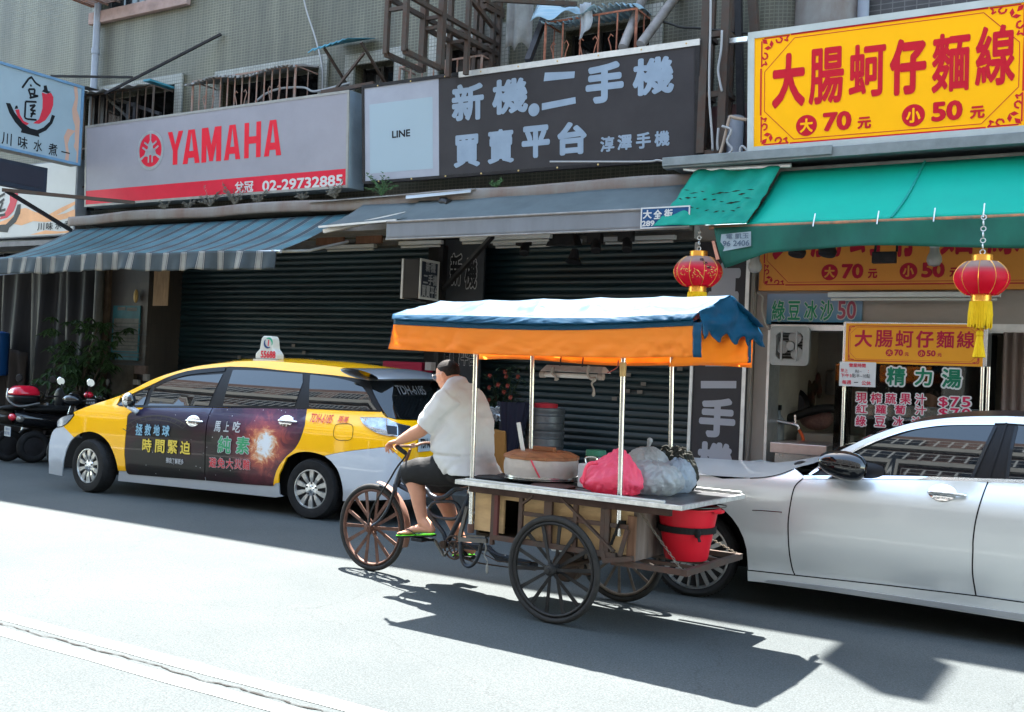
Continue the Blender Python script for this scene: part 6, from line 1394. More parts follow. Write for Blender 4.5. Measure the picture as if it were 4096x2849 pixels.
vo=N.new('ShaderNodeTexVoronoi'); vo.inputs['Scale'].default_value=11; L.new(tc.outputs['Object'],vo.inputs[0]); st=N.new('ShaderNodeMapRange'); st.inputs[1].default_value=.05; st.inputs[2].default_value=.07; st.inputs[3].default_value=.4; st.inputs[4].default_value=0; L.new(vo.outputs['Distance'],st.inputs[0])
m1=N.new('ShaderNodeMix'); m1.data_type='RGBA'; m1.blend_type='ADD'; m1.inputs[0].default_value=1; L.new(mA.outputs[2],m1.inputs[6]); L.new(rp.outputs[0],m1.inputs[7])
m2=N.new('ShaderNodeMix'); m2.data_type='RGBA'; m2.blend_type='ADD'; m2.inputs[0].default_value=1; L.new(m1.outputs[2],m2.inputs[6]); L.new(st.outputs[0],m2.inputs[7])
L.new(m2.outputs[2],b.inputs['Base Color']); galaxy=m
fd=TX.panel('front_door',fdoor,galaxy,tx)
J2K=lambda x,y:((150+x*800/1597-900)*1597/800,y)
seam2=[J2K(x+7,y) for x,y in seam]
doorB=[(656,571),(649,620),(638,700),(607,800),(557,890),(489,952),(427,1034),(397,1110),(387,1186)]
rdoor=P(('~','k',seam2),('k',[(100,1168),(380,1188)]),('~','k',doorB[::-1]))
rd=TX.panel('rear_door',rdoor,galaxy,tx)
# quarter panel and rear
doorB=[(656,571),(649,620),(638,700),(607,800),(557,890),(489,952),(427,1034),(397,1110),(387,1186)]
TX.panel('rear_quarter',P(('k',[(656,571),(900,576),(1250,590)]),('~','k',[(1250,590),(1272,612),(1300,640)]),('=',[(.99,1.0),(.99,.70)]),('k',[(1400,960)]),('~','k',[(1398,955),(1300,880),(1180,885),(1000,905),(880,925),(795,945)]),('~','k',archR[::-1][5:10]),('k',[(428,1100),(424,1162),(398,1166)]),('~','k',doorB[::-1])),ty,tx)
TX.panel('rear_bumper',P(('~','k',[(795,947),(880,928),(1000,908),(1180,888),(1298,883),(1396,958),(1426,994)]),('=',[(1.1,.62),(1.3,.56),(1.76,.55),(1.76,.27),(1.1,.27)]),('k',[(1300,1296),(1100,1302),(944,1306)]),('~','k',archR[::-1][:5])),tw,tx)
# tailgate skin around the plate, simple extension of the rear face
# cabin sides: black pillars and glass
sideTop_j=[(668,462),(800,396),(930,332),(1100,274),(1280,230),(1450,208),(1570,197)]
cab=P(('j',[(630,538)]),('~','j',[(630,538),(680,497),(920,376)]),('~','j',[(920,376),(1050,315),(1200,272),(1380,248),(1545,236)]),('~','k',[(45,236),(250,245),(460,268),(680,288),(900,310),(1140,344)]),('~','k',[(1150,344),(1180,440),(1220,520),(1252,588)]),('k',[(900,575),(655,568)]),('k',[(0,556)]),('j',[(850,553),(670,548)]))
TX.panel('window_surround',cab,blacktrim,tx,off=-.006)
yroof=P(('~','j',[(668,465),(690,478),(920,372),(1050,312),(1200,268),(1380,244),(1545,232)]),('~','k',[(48,233),(250,241),(460,264),(680,284),(900,306),(1142,341)]),('k',[(1150,300),(1180,277)]),('~','k',[(1180,277),(1000,250),(800,224),(600,207),(400,193),(200,189),(0,197)]),('~','j',sideTop_j[::-1]))
TX.panel('roof_rail',yroof,ty,tx)
def pane(name,poly,par_=tx,off=.0): return TX.panel(name,poly,carglass,par_,off=off,thick=.006)
pane('quarter_window',P(('~','j',[(645,536),(700,500),(820,440),(905,392)]),('j',[(880,440),(845,540),(700,543)])))
pane('front_window',P(('~','j',[(880,545),(915,440),(945,395)]),('~','j',[(945,395),(1050,350),(1200,312),(1350,300),(1480,292)]),('j',[(1365,545)])))
pane('rear_window',P(('j',[(1480,545),(1560,262)]),('k',[(85,259),(300,266),(620,292),(620,360)]),('k',[(555,552),(300,548)])))
pane('rear_quarter_window',P(('k',[(672,560),(680,300)]),('~','k',[(690,297),(900,326),(1060,370),(1130,440),(1200,560),(1215,580)]),('k',[(900,570)])))
mb=MB(); TX.lines(mb,'j',[(930,392),(1050,330),(1200,284),(1380,262),(1500,252)],.05,.004); mb.build('wind_deflector',mat('smoked_plastic',(.01,.01,.012),.12),tx)
mb=MB(); TX.lines(mb,'j',[(650,545),(850,554),(1360,554),(1500,553)],.012,.004); TX.lines(mb,'k',[(0,553),(300,558),(655,566),(900,577),(1245,590)],.012,.004); mb.build('belt_trim',blacktrim,tx)
# hood, windscreen, roof, rear glass
hd=TX.poly(('~','j',hood)); TX.top('bonnet',hd,ty,tx,lambda t:.03+.05*t,ext=lambda t:-.42*(1-t)**1.2)
ws=TX.poly(('~','j',[(668,462),(800,396),(930,332),(1010,302)])); TX.top('windscreen',ws,carglass,tx,lambda t:.05,ext=lambda t:-.28*(1-t)-.10)
rf=TX.poly(('~','j',[(1010,302),(1100,274),(1280,230),(1450,208),(1570,197)]),('~','k',[(0,197),(200,189),(400,193),(600,207),(800,224),(1000,250),(1180,277)])); TX.top('roof',rf,ty,tx,.05,ext=lambda t:-.12*(1-t)**4)
# tailgate with glass, spoiler
qe=TX.px('k',1180,277)[0]; zr=TX.px('k',1180,277)[1]
xr=TX.loc(qe,zr)[0]
TX.panel('tailgate',P(('k',[(1300,640)]),('=',[(1.0,1.10),(1.76,1.08),(1.76,.555),(1.3,.565),(1.1,.625)]),('k',[(1426,992),(1400,958)]),('=',[(.995,.72),(.995,1.0)])),ty,tx)
rg=TX.panel('rear_glass',P(('k',[(1150,350)]),('~','k',[(1150,350),(1185,440),(1225,520),(1262,590)]),('k',[(1300,638)]),('=',[(1.0,1.11),(1.76,1.09),(1.76,1.53),(1.0,1.53)])),carglass,tx,off=-.004,thick=.008)
mb=MB(); TX.text(mb,'TDH-6185',(245,528),(500,435),.02,.005,z='p'); mb.build('lettering',mat('pale_decal',(.20,.21,.23),.5),rg)
def f2(u,v): # spoiler
    y=.14+1.42*u; b=.22*abs(2*u-1)**2.4; t=2*PI*v; return TX.w(.66-b+.24*math.cos(t),y,1.555+.045*math.sin(t)-.04*math.cos(t)+.02*math.sin(PI*u))
mb=MB(); mb.grid(f2,26,18); sp=mb.build('spoiler',mat('spoiler_silver',(.35,.38,.42),.3,.5,coat=.8),tx,smooth='all')
q_,z_=TX.px('p',448,1140); c_=TX.P(q_,z_,.02); pl=PL(c_,TX.nn,(0,0,1)); pl.n=TX.e
mb=MB(); slab(mb,pl,0,.38,0,.19,-.012,.0); pt=mb.build('licence_plate',mat('plate_white',(.55,.62,.66),.4),tx,bevel=.004)
mb=MB(); pl.text2(mb,'TDH-6185',(.02,.035),(.36,.14),.03,.004); mb.build('lettering',blkp,pt)
# lights
tl=P(('~','k',[(1080,640),(1110,635),(1270,640),(1330,665),(1400,690),(1475,705)]),('k',[(1475,740),(1420,790)]),('~','k',[(1420,790),(1320,788),(1220,765),(1150,725),(1110,690),(1080,640)]))
TX.panel('tail_light',tl,mat('clear_lens',(.52,.55,.58),.06,.75,var=.35,vs=12,col2=(.20,.22,.25)),tx,off=.012,thick=.02)
TX.panel('lens_insert',P(('k',[(1290,700),(1370,710),(1372,780),(1300,770)])),mat('dark_lens',(.03,.035,.05),.1),tx,off=.016,thick=.003)
TX.panel('lens_insert',P(('k',[(1378,690),(1470,710),(1470,745),(1415,785),(1380,784)])),mat('dark_lens',(.03,.035,.05),.1),tx,off=.016,thick=.003)
TX.panel('headlight',P(('~','j',[(162,700),(165,670),(190,645),(240,624),(290,618)]),('~','j',[(288,622),(260,660),(215,700),(165,715)])),mat('headlight_lens',(.66,.72,.76),.08,.6,var=.4,vs=10,col2=(.25,.30,.35)),tx,off=.012,thick=.02)
TX.panel('headlight_rim',P(('~','j',[(158,712),(160,665),(188,638),(240,618),(296,610)]),('~','j',[(294,622),(262,666),(215,706),(160,722)])),blacktrim,tx,off=.006,thick=.02)
mb=MB(); TX.lines(mb,'k',[(870,740),(885,700),(920,690),(990,690),(1020,710),(1022,760),(1010,810),(970,822),(900,818),(870,790),(870,740)],.006,.003); mb.build('fuel_flap_gap',blacktrim,tx)
mb=MB(); TX.lines(mb,'k',[(1140,345),(1175,440),(1215,520),(1252,588),(1275,620),(1300,640)],.008,.003); TX.lines(mb,'j',[(668,462),(690,475)],.006,.003); 
mb.build('panel_gap',blacktrim,tx)
# handles, mirror
def handle(car,z,cx_,cy_,par_,sc=1,m=chromem):
    q,zz=car.px(z,cx_,cy_); mb=MB()
    pr=[(0,.014)]+[(.085*math.sin(PI/2*k/6),.014*math.cos(PI/2*k/6)) for k in range(1,7)]
    c=car.P(q-.02,zz,.0); n=car.norm(q,zz); t=car.e; b=n.cross(t)
    def f(u,v): a=2*PI*u; r=v*.999+.001; return c+t*(.095*sc*r*math.cos(a))+b*(.065*sc*r*math.sin(a))+n*(.014*(1-r*r)+.002)
    mb.grid(f,28,5,True); o=mb.build('handle_plate',m,par_,smooth='all')
    mb=MB(); pts=[car.P(q-.11*sc,zz,.012),car.P(q-.07*sc,zz+.004,.04),car.P(q+.03*sc,zz+.004,.046),car.P(q+.11*sc,zz,.03),car.P(q+.13*sc,zz,.012)]; mb.tube(spl(pts,5),.017*sc,10,sq=.8); return mb.build('door_handle',m,par_,smooth='all')
handle(TX,'j',1255,668,tx); handle(TX,'k',500,668,tx)
q,zz=TX.px('j',790,510); c=TX.P(q,zz+.01,.13)
mb=MB(); mb.ell(c,(.07,.06,.095),22,14,Matrix.Rotation(ang+.5,3,'Z')); mb.build('wing_mirror',mat('mirror_silver',(.55,.58,.60),.12,.9),tx,smooth='all')
mb=MB(); q2=TX.P(*TX.px('j',835,505),.16); mb.ell(c+TX.e*.045+V((0,-.0,0)),(.05,.055,.08),18,12,Matrix.Rotation(ang+.2,3,'Z')); mb.build('mirror_glass',carglass,tx,smooth='all')
mb=MB(); a=TX.P(*TX.px('j',800,600),0); mb.tube([a,a.lerp(c,.5)+V((0,0,-.03)),c+V((0,0,-.07))],[.06,.05,.045],10,sq=.6); mb.build('mirror_arm',tw,tx,smooth='all')
# advert lettering
def lett(par_,nm,m,items,halo=None,hm=None,off=.007):
    if hm:
        mb=MB(); [TX.text(mb,t,lb,rt,.02,off,halo=halo,z=z) for z,t,lb,rt in items]; mb.build('outline',hm,par_)
    mb=MB(); [TX.text(mb,t,lb,rt,.02,off+.0025,z=z) for z,t,lb,rt in items]; mb.build(nm,m,par_)
lett(fd,'lettering',mat('decal_sky',(.28,.50,.62),.4),[('j','拯',(785,780),(848,692)),('j','救',(857,782),(915,695)),('j','地',(928,782),(985,700)),('j','球',(997,788),(1062,705))],.05,mat('decal_navy',(.02,.06,.12),.4))
lett(fd,'lettering',mat('decal_yellow',(.68,.52,.08),.4),[('j','時',(840,912),(918,812)),('j','間',(942,918),(1022,820)),('j','緊',(1042,925),(1125,825)),('j','迫',(1142,930),(1228,832))],.045,mat('decal_dark',(.10,.08,.02),.4))
lett(fd,'lettering',mat('decal_white',(.60,.62,.64),.4),[('j','掃我了解更多',(1030,1002),(1172,972))])
lett(rd,'lettering',MATS['decal_white'],[('k',t,lb,rt) for t,lb,rt in (('馬',J2K(1412,752),J2K(1475,670)),('上',J2K(1488,752),J2K(1542,672)),('吃',J2K(1560,757),J2K(1632,672)))])
lett(rd,'lettering',mat('decal_green',(.05,.30,.13),.4),[('k','純',J2K(1442,918),J2K(1552,795)),('k','素',(90,925),(202,798))],.06,MATS['decal_white'])
lett(rd,'lettering',mat('decal_red',(.55,.06,.07),.4),[('k',t,J2K(1374+i*67,1035+i*5),J2K(1374+i*67+60,960+i*5)) for i,t in enumerate('避免大災難')],.055,MATS['decal_white'])
mb=MB(); TX.text(mb,'TDH-6185',(672,675),(876,618),.012,.012,z='k'); TX.text(mb,'再美',(898,680),(1000,630),.01,.012,z='k'); mb.build('lettering',mat('taxi_pink',(.62,.08,.06),.4),tx)
mb=MB()   # faint clock face printed on the front door
for r0,st,en,w_ in ((.62,.9,3.3,.012),(.54,.9,3.3,.008)):
    cq=TX.px('j',960,880); pts=[(cq[0]+r0*1.05*math.cos(st+(en-st)*k/40),cq[1]-.02+r0*.62*math.sin(st+(en-st)*k/40)) for k in range(41)]
    pts=[p for p in pts if p[0]>TX.px('j',712,800)[0]]; TX.stroke(mb,pts,w_,.0022)
for k in range(18):
    t=.9+2.2*k/17; p=[(cq[0]+rr_*1.05*math.cos(t),cq[1]-.02+rr_*.62*math.sin(t)) for rr_ in (.54,.62)]
    if p[0][0]>TX.px('j',712,800)[0]: TX.stroke(mb,p,.008,.0024)
mb.build('clock_print',mat('faint_grey_print',(.075,.07,.066),.4),fd)
# roof lamp
q,zz=TX.px('k',285,185); c=TX.w(TX.loc(q,zz)[0],.52,zz+.028)
rl=c; a=TX.px('k',205,178)[0]; b=TX.px('k',368,178)[0]; mid=(a+b)/2
def rlp(x,y,z): return TX.w(TX.loc(mid,zz)[0]+x,y,zz+.02+z)
W_=(b-a)/2*1.06
prof=[(-W_,0),(-W_*.98,.06),(-W_*.72,.10),(-W_*.62,.115),(-W_*.50,.23),(-W_*.36,.265),(W_*.36,.265),(W_*.50,.23),(W_*.62,.115),(W_*.75,.10),(W_*.98,.06),(W_,0)]
mb=MB(); mb.prism([rlp(x,.46,z) for x,z in prof],TX.nn*.14); rlo=mb.build('roof_lamp',mat('lamp_white',(.66,.66,.60),.35),tx,bevel=.015)
mb=MB(); mb.hexa([rlp(-W_-.01,.44,-.03),rlp(W_+.01,.44,-.03),rlp(W_+.01,.62,-.03),rlp(-W_-.01,.62,-.03)],[rlp(-W_-.01,.44,-.002),rlp(W_+.01,.44,-.002),rlp(W_+.01,.62,-.002),rlp(-W_-.01,.62,-.002)]); mb.build('lamp_base',alum,tx)
pl=PL(rlp(-W_,.457,0),TX.e,(0,0,1)); pl.n=-TX.nn
mb=MB(); pl.text2(mb,'55688',(W_*.55,.012),(W_*1.92,.095),.03,.003); mb.build('lettering',mat('lamp_red',(.52,.02,.04),.4),rlo)
mb=MB(); cc=(W_*1.2,.185)
pts=[(cc[0]+.055*math.cos(t),cc[1]+.055*math.sin(t)) for t in [2.4+2.9*k/14 for k in range(15)]]; pl.stroke(mb,pts,[.006+.02*math.sin(PI*k/14) for k in range(15)],.003); mb.build('emblem',mat('emblem_navy',(.02,.05,.14),.4),rlo)
mb=MB(); pts=[(cc[0]+.055*math.cos(t),cc[1]+.055*math.sin(t)) for t in [-.5+2.6*k/14 for k in range(15)]]; pl.stroke(mb,pts,[.006+.018*math.sin(PI*k/14) for k in range(15)],.003); mb.build('emblem',mat('emblem_green',(.03,.3,.18),.4),rlo)
mb=MB(); pl.stroke(mb,[(cc[0],cc[1]-.035),(cc[0]+.004,cc[1]+.035)],.014,.0035); mb.build('emblem',MATS['lamp_red'],rlo)
# underbody, wheel wells, wheels
mb=MB()
def ub(x0,x1,y0,y1,z0,z1): mb.hexa([TX.w(x0,y0,z0),TX.w(x1,y0,z0),TX.w(x1,y1,z0),TX.w(x0,y1,z0)],[TX.w(x0,y0,z1),TX.w(x1,y0,z1),TX.w(x1,y1,z1),TX.w(x0,y1,z1)])
ub(-2.85,-.42,.17,1.53,.2,.95); ub(.42,.86,.2,1.5,.25,.95); ub(-3.72,-2.86,.34,1.36,.2,.75); ub(-.41,.41,.34,1.36,.2,1.0); ub(-4.0,-3.73,.35,1.3,.22,.6)
mb.build('underbody',under,tx)
mb=MB()
ub(-2.2,.9,.2,1.5,.96,1.02); 
mb.build('cabin_floor',under,tx)
qf,zf_=TX.px('j',400,1025); qr,zr_=TX.px('k',682,1215)
fa=-(TX.nn*math.cos(rad(8))+TX.e*math.sin(rad(8))) 
wheel(tx,TX.w(qf+.02,.02,.315),fa,.318,.205,.2,'ten',rubber,alloy,chromem)
wheel(tx,TX.w(qr,.02,.318),-TX.nn,.320,.207,.2,'ten',rubber,alloy,chromem)
for x in (qf,qr): wheel(tx,TX.w(x,1.68,.318),TX.nn,.320,.207,.2,'ten',rubber,alloy,chromem)
# =============== silver saloon
def lean2(q,z):
    s_=max(0,min(z,1.03)-.82)**2*1.7
    L=(.02*((z-.62)/.32)**2 if z<1.02 else .031+(z-1.02)*.26+(z-1.02)**2*.35)+s_
    if z>.93 and q<-1.3: L+=(z-.93)**2*2.2*min(1,(-1.3-q)/.6)
    if z<.30: L-=.0+(.30-z)*.15
    return L
OM=V((-.6,7.42,0)); ME=Car(OM,0,1.86,-4.2,3.2,[(-4.2,-3.3,-50),(-3.3,-2.0,-9)],lean2)
me_=thing('saloon_car',OM,'silver saloon car with dark windows and a black wing mirror, parked behind the tricycle','car')
silver=mat('silver_paint',(.60,.625,.625),.34,.66,coat=.5)
bpy_=silver.node_tree.nodes['Principled BSDF']
P=ME.poly
arch=[(400,640),(470,690),(518,790),(540,866)]
archM=[('i',(388,495)),('i',(430,540)),('i',(470,600)),('i',(505,690)),('i',(530,790)),('i',(543,868))]
aw_,az=ME.px('n',720,880); az=.30
R_a=.425
def arcpts(t0,t1,n=16): return [(aw_+R_a*math.cos(t0+(t1-t0)*k/n),az+.03+R_a*math.sin(t0+(t1-t0)*k/n)) for k in range(n+1)]
dseam=[(858,292),(815,330),(795,372),(775,480),(768,560),(774,700),(792,800),(806,834)]
qn=aw_-.85
topF=[(1545-1457,0)]
# fender: from nose to the door seam
fend=P(('=',[(qn-.35,.30),(qn-.33,.62),(qn-.25,.74),(qn,.84),(aw_-.35,.90)]),('i',[(215,252),(400,300)]),('~','i',[(560,298),(660,290),(740,268),(800,240)]),('i',[(858,290)]),('~','i',dseam),('i',[(545,806)]),('=',arcpts(.0,PI)),('=',[(aw_-R_a,.22),(qn-.3,.22)]))
ME.panel('fender',fend,silver,me_,far=True)
seam2=[(2000,880),(1965,970),(1925,1090),(1890,1230),(1870,1380),(1868,1466)]
W2I=lambda x,y:((3000+x*1096/2296-2600)*2079/1496,(1500+y*1096/2296-1700)*2079/1496)
s2=[W2I(*p) for p in seam2]+[(1793,820),(1812,948)]
ME.panel('front_door',P(('~','i',dseam),('i',[(1300,890),(1804,950)]),('~','i',s2[::-1]),('i',[(1200,300)])),silver,me_)
ME.panel('rear_door',P(('~','i',s2),('i',[(2079,985)]),('=',[(.95,.26),(.95,1.06)]),('i',[(2079,316)])),silver,me_)
ME.panel('sill',P(('i',[(545,806),(806,834),(1300,888),(1812,948),(2079,985)]),('=',[(1.2,.25),(1.2,.17)]),('i',[(2079,1093)]),('i',[(1500,1000),(1000,925),(620,873),(547,866)])),silver,me_,off=.012)
ME.panel('sill_step',P(('~','i',[(640,866),(700,862),(1000,896),(1500,966),(2079,1050)]),('=',[(1.2,.19),(1.2,.175)]),('i',[(2079,1085),(1500,995),(1000,920),(680,876)])),mat('sill_silver',(.42,.44,.46),.35,.5,coat=1.),me_,off=.03,thick=.02)
ME.panel('rear_quarter',P(('=',[(.955,1.06),(2.6,1.06),(2.6,.26),(.955,.26)])),silver,me_)
# glasshouse
gl=P(('w',[(500,836)]),('~','w',[(500,836),(640,752),(760,690),(880,632),(1000,575),(1160,510),(1330,458),(1500,428),(1680,412),(1900,408),(2140,408)]),('=',[(1.0,1.415),(1.3,1.0)]),('w',[(2296,882),(2000,876),(1500,860),(900,846)]))
ME.panel('window_surround',gl,blacktrim,me_,off=-.012)
def pane(name,poly): return ME.panel(name,poly,carglass,me_,off=-.004,thick=.006)
pane('front_window',P(('w',[(640,820)]),('~','w',[(690,760),(880,655),(1060,575),(1250,505),(1400,462),(1550,440),(1700,428)]),('w',[(2045,420),(1960,600),(1862,858),(1300,842)])))
pane('rear_window',P(('w',[(2245,425),(2200,600),(2150,870)]),('=',[(.9,1.06),(.9,1.40)])))
mb=MB(); ME.lines(mb,'w',[(2058,425),(1985,580),(1925,715),(1862,858)],.02,.002,False); ME.lines(mb,'w',[(2235,430),(2190,620),(2155,865)],.02,.002,False); mb.build('window_pillar',mat('gloss_pillar',(.025,.028,.034),.1),me_)
mb=MB(); ME.lines(mb,'i',dseam,.009,.002); ME.lines(mb,'i',s2,.009,.002); ME.lines(mb,'i',[(545,806),(806,834),(1300,888),(1812,948),(2079,985)],.008,.013,False); ME.lines(mb,'w',[(2150,400),(2100,560),(2050,710),(1998,880)],.012,.004,False); ME.lines(mb,'w',[(0,866),(120,858),(230,838),(320,808),(370,785)],.007,.003); mb.build('panel_gap',blacktrim,me_)
ct=mat('bright_trim',(.72,.74,.76),.12,1.)
beltp=[(450,856),(640,856),(900,858),(1400,862),(2000,882),(2296,892)]
mb=MB(); ME.lines(mb,'w',beltp,.022,.004); ME.lines(mb,'w',[(500,836),(640,752),(760,690),(880,632),(1000,575),(1160,510),(1330,458),(1500,428),(1680,412),(2050,410)],.012,.004); mb.build('chrome_strip',ct,me_)
# roof rail / A pillar in silver
rail=P(('~','w',[(490,832),(640,748),(760,686),(880,628),(1000,571),(1160,506),(1330,454),(1500,424),(1680,408),(1900,404),(2150,404)]),('=',[(1.0,1.418),(1.0,1.462)]),('w',[(2296,352)]),('~','w',[(2150,346),(1900,348),(1700,358),(1500,380),(1330,410),(1160,460),(1000,520),(860,585),(740,645),(640,715),(560,775),(480,838)]))
ME.panel('roof_rail',rail,silver,me_)
te=P(('~','w',[(560,760),(640,705),(740,640),(860,580),(1000,512),(1160,452),(1330,402)])); ME.top('windscreen',te,carglass,me_,lambda t:.012,ext=lambda t:-.16*(1-t)-.01)
te=P(('~','w',[(1330,408),(1500,378),(1700,356),(1900,346),(2150,344)]),('=',[(.6,1.475),(1.2,1.46),(1.7,1.40)])); ME.top('roof',te,blacktrim,me_,.035)  # silver roof given a black colour that stands for its dark reflection
te=P(('=',[(1.7,1.40),(2.2,1.2),(2.6,1.06)])); ME.top('rear_glass',te,carglass,me_,.04)
# bonnet
be=P(('=',[(qn-.3,.72),(qn-.15,.80),(qn+.05,.86),(qn+.3,.91)]),('w',[(0,864)]),('~','w',[(120,856),(230,836),(320,806),(400,775),(520,745)])); ME.top('bonnet',be,silver,me_,lambda t:.045,ext=lambda t:-.25*(1-t)+.28*max(0,t-.75)*4*.3,power=.8)
mb=MB(); c=ME.w(ME.loc(ME.px('w',470,740)[0],.95)[0]+.05,.55,1.035); mb.ell(c,(.24,.35,.035),20,10); mb.build('cowl',blacktrim,me_,smooth='all')
# mirror
q,zz=ME.px('w',820,745); c=ME.P(q,zz,.16)
rot=Matrix.Rotation(rad(8),3,'Y')
def f(u,v):
    a=2*PI*u; x=-.15+.31*v; r=math.sin(PI*min(.999,max(.001,(v*.93+.05))))**.30; tp=(.80+.25*v); p=V((x,.10*r*math.cos(a),.108*r*tp*math.sin(a))); return c+rot@p
mb=MB(); mb.grid(lambda u,v:f(u,v),28,16,True); mb.build('wing_mirror',mat('gloss_black',(.006,.006,.008),.06,coat=1.),me_,smooth='all')
mb=MB(); a=ME.P(*ME.px('w',830,850),-.0); mb.tube([a,a+V((-.01,-.08,.03)),c+V((.0,.03,-.06))],[.05,.04,.05],10,sq=.6); mb.build('mirror_arm',blacktrim,me_,smooth='all')
def f(u,v): a=2*PI*u; r=.001+v; q_,z_=ME.px('w',985,800); return ME.P(q_+.12*r*math.cos(a),z_+.055*r*math.sin(a),.012*(1-r*r)+.004)
mb=MB(); mb.grid(f,20,4,True); mb.build('mirror_base',blacktrim,me_,smooth='all')
handle(ME,'w',1640,990,me_,.95,chromem)
mb=MB(); ME.lines(mb,'w',[(20,1134),(120,1138),(270,1150)],.006,.004); mb.build('badge_strip',ct,me_)
# wheels and underbody
mrim=mat('dark_alloy',(.33,.33,.32),.3,.8,var=.25,vs=8)
wheel(me_,ME.w(aw_,.045,.318),(math.sin(rad(14)),-math.cos(rad(14)),0),.325,.258,.24,'multi',rubber,mrim,mat('hub_grey',(.25,.25,.26),.3,.8))
wheel(me_,ME.w(aw_,1.83,.32),(0,1,0),.325,.258,.24,'multi',rubber,mrim,MATS['hub_grey']); wheel(me_,ME.w(aw_+2.94,.03,.32),(0,-1,0),.325,.258,.24,'multi',rubber,mrim,MATS['hub_grey'])
mb=MB(); B=lambda x0,x1,y0,y1,z0,z1:mb.hexa([ME.w(x0,y0,z0),ME.w(x1,y0,z0),ME.w(x1,y1,z0),ME.w(x0,y1,z0)],[ME.w(x0,y0,z1),ME.w(x1,y0,z1),ME.w(x1,y1,z1),ME.w(x0,y1,z1)])
B(aw_+.42,2.5,.12,1.74,.2,.9); B(aw_-.41,aw_+.41,.38,1.48,.22,.8); B(qn-.1,aw_-.43,.5,1.36,.25,.7); mb.build('underbody',under,me_)
mb=MB(); ME.lines(mb,'n',[(700,925),(701,925)],.001,.0); mb.bm.clear()
def f(u,v): t=PI*1.0*u; return ME.w(aw_+(R_a+.0)*math.cos(t),.06+.3*v,az+.03+R_a*math.sin(t))
mb.grid(f,24,2); mb.build('wheel_well',under,me_)
# =============== cargo tricycle
ce=V((.99855,-.0538,0)).normalized(); cn=V((.0538,.99855,0)).normalized(); CO=V((-3.246,5.988,0))
def cp(z,x,y,w): return onP(z,x,y,CO+cn*w,cn)
def cw(x,w,z): return CO+ce*x+cn*w+V((0,0,z))      # x rearwards from the rear axle, w across from the near wheel
def cx_(p): d=p-CO; return d.dot(ce),d.dot(cn),p.z
tri=thing('cargo_tricycle',cw(-.6,.467,0),'pedal food tricycle with steel table and blue and orange canopy','tricycle')
steel2=mat('polished_steel',(.60,.60,.58),.2,.95,var=.15,vs=12); angle=mat('angle_iron',(.085,.075,.065),.6,.4,var=.45,vs=9,col2=(.11,.06,.045))
bluesteel=mat('chipped_blue_paint',(.035,.06,.10),.45,.3,var=.4,vs=16,col2=(.07,.06,.05)); rustw=mat('rusty_wheel',(.20,.105,.075),.65,.3,var=.45,vs=14,col2=(.10,.06,.05)); dkw=mat('dark_wheel',(.045,.043,.042),.55,.4,var=.35,vs=10)
ply=mat('old_plywood',(.62,.42,.22),.75,var=.3,vs=2.5,stretch=(1,1,3),bump=.15); plyg=mat('grey_plywood',(.24,.19,.165),.85,var=.5,vs=3,stretch=(4,4,.5),bump=.3)
def cwheel(name,c,R,m,hubm,n,lab=None,wide=.022,phase=0.):
    wr=thing('x',(0,0,0),None,None) if False else None
    mb=MB(); mb.torus(c,cn,R-.021,.021,72,12); ty_=mb.build(name,mat('cart_tyre',(.028,.028,.027),.8,var=.35,vs=16,col2=(.055,.052,.05)),tri,smooth='all')
    mb=MB(); mb.torus(c,cn,R-.052,.012,72,8,1.5); rim=mb.build('rim',m,ty_,smooth='all')
    mb=MB(); up=V((0,0,1))
    for k in range(n):
        t=2*PI*k/n+phase; d=ce*math.cos(t)+up*math.sin(t); s_=.028*(1 if k%2 else -1); a=c+cn*s_+d*.025; b=c+d*(R-.055); tt=up*math.cos(t)-ce*math.sin(t)
        mb.hexa([a-tt*wide*.35-cn*.003,a+tt*wide*.35-cn*.003,a+tt*wide*.35+cn*.003,a-tt*wide*.35+cn*.003],[b-tt*wide*.5-cn*.004,b+tt*wide*.5-cn*.004,b+tt*wide*.5+cn*.004,b-tt*wide*.5+cn*.004])
    mb.build('spoke',m,ty_)
    mb=MB(); mb.lathe([(.0,-.075),(.016,-.075),(.018,-.062),(.034,-.058),(.04,-.03),(.026,-.024),(.026,.024),(.04,.03),(.034,.058),(.012,.06),(0,.07)],c,cn,18); mb.build('hub',hubm,ty_,smooth=True)
    return ty_
RW=.352
cwheel('rear_wheel',cw(0,0,RW),RW,dkw,dkw,14,wide=.026,phase=.1)
cwheel('rear_wheel',cw(-.0,.936,RW),RW,mat('pale_wheel',(.22,.18,.15),.6,.3,var=.4,vs=12),dkw,14,wide=.022,phase=.22)
fc=cp('l',430,690,.467); RF=.347; fx=cx_(fc)[0]; fc=cw(fx,.467,RF)
cwheel('front_wheel',fc,RF,rustw,rustw,14,wide=.03,phase=.05)
# fender, fork, handlebar
def fe(u,v):
    t=rad(82)-rad(100)*u; R_=RF+.022+.006*math.cos(PI*(v-.5)); return fc+(ce*math.cos(t)+V((0,0,1))*math.sin(t))*R_+cn*(.034*(v-.5)*2)
mb=MB(); mb.grid(fe,30,6); mb.build('mudguard',mat('rusty_pink_guard',(.33,.20,.16),.55,var=.4,vs=10,col2=(.2,.1,.07)),tri,smooth='all',thick=.003)
C=lambda x,y,w=.467:cp('l',x,y,w)
crown=C(640,345); head0=C(665,300); head1=C(755,70)
mb=MB()
for s_ in (-.055,.055):
    mb.tube(spl([C(430,690,.467+s_*1.1),C(500,640,.467+s_),C(570,540,.467+s_),C(620,410,.467+s_),C(640,345,.467+s_)],5),[.014]*16+[.017]*5,8,sq=.7)
mb.bar(C(640,345,.40),C(640,345,.535),.035,.05); mb.build('fork',bluesteel,tri,smooth=True)
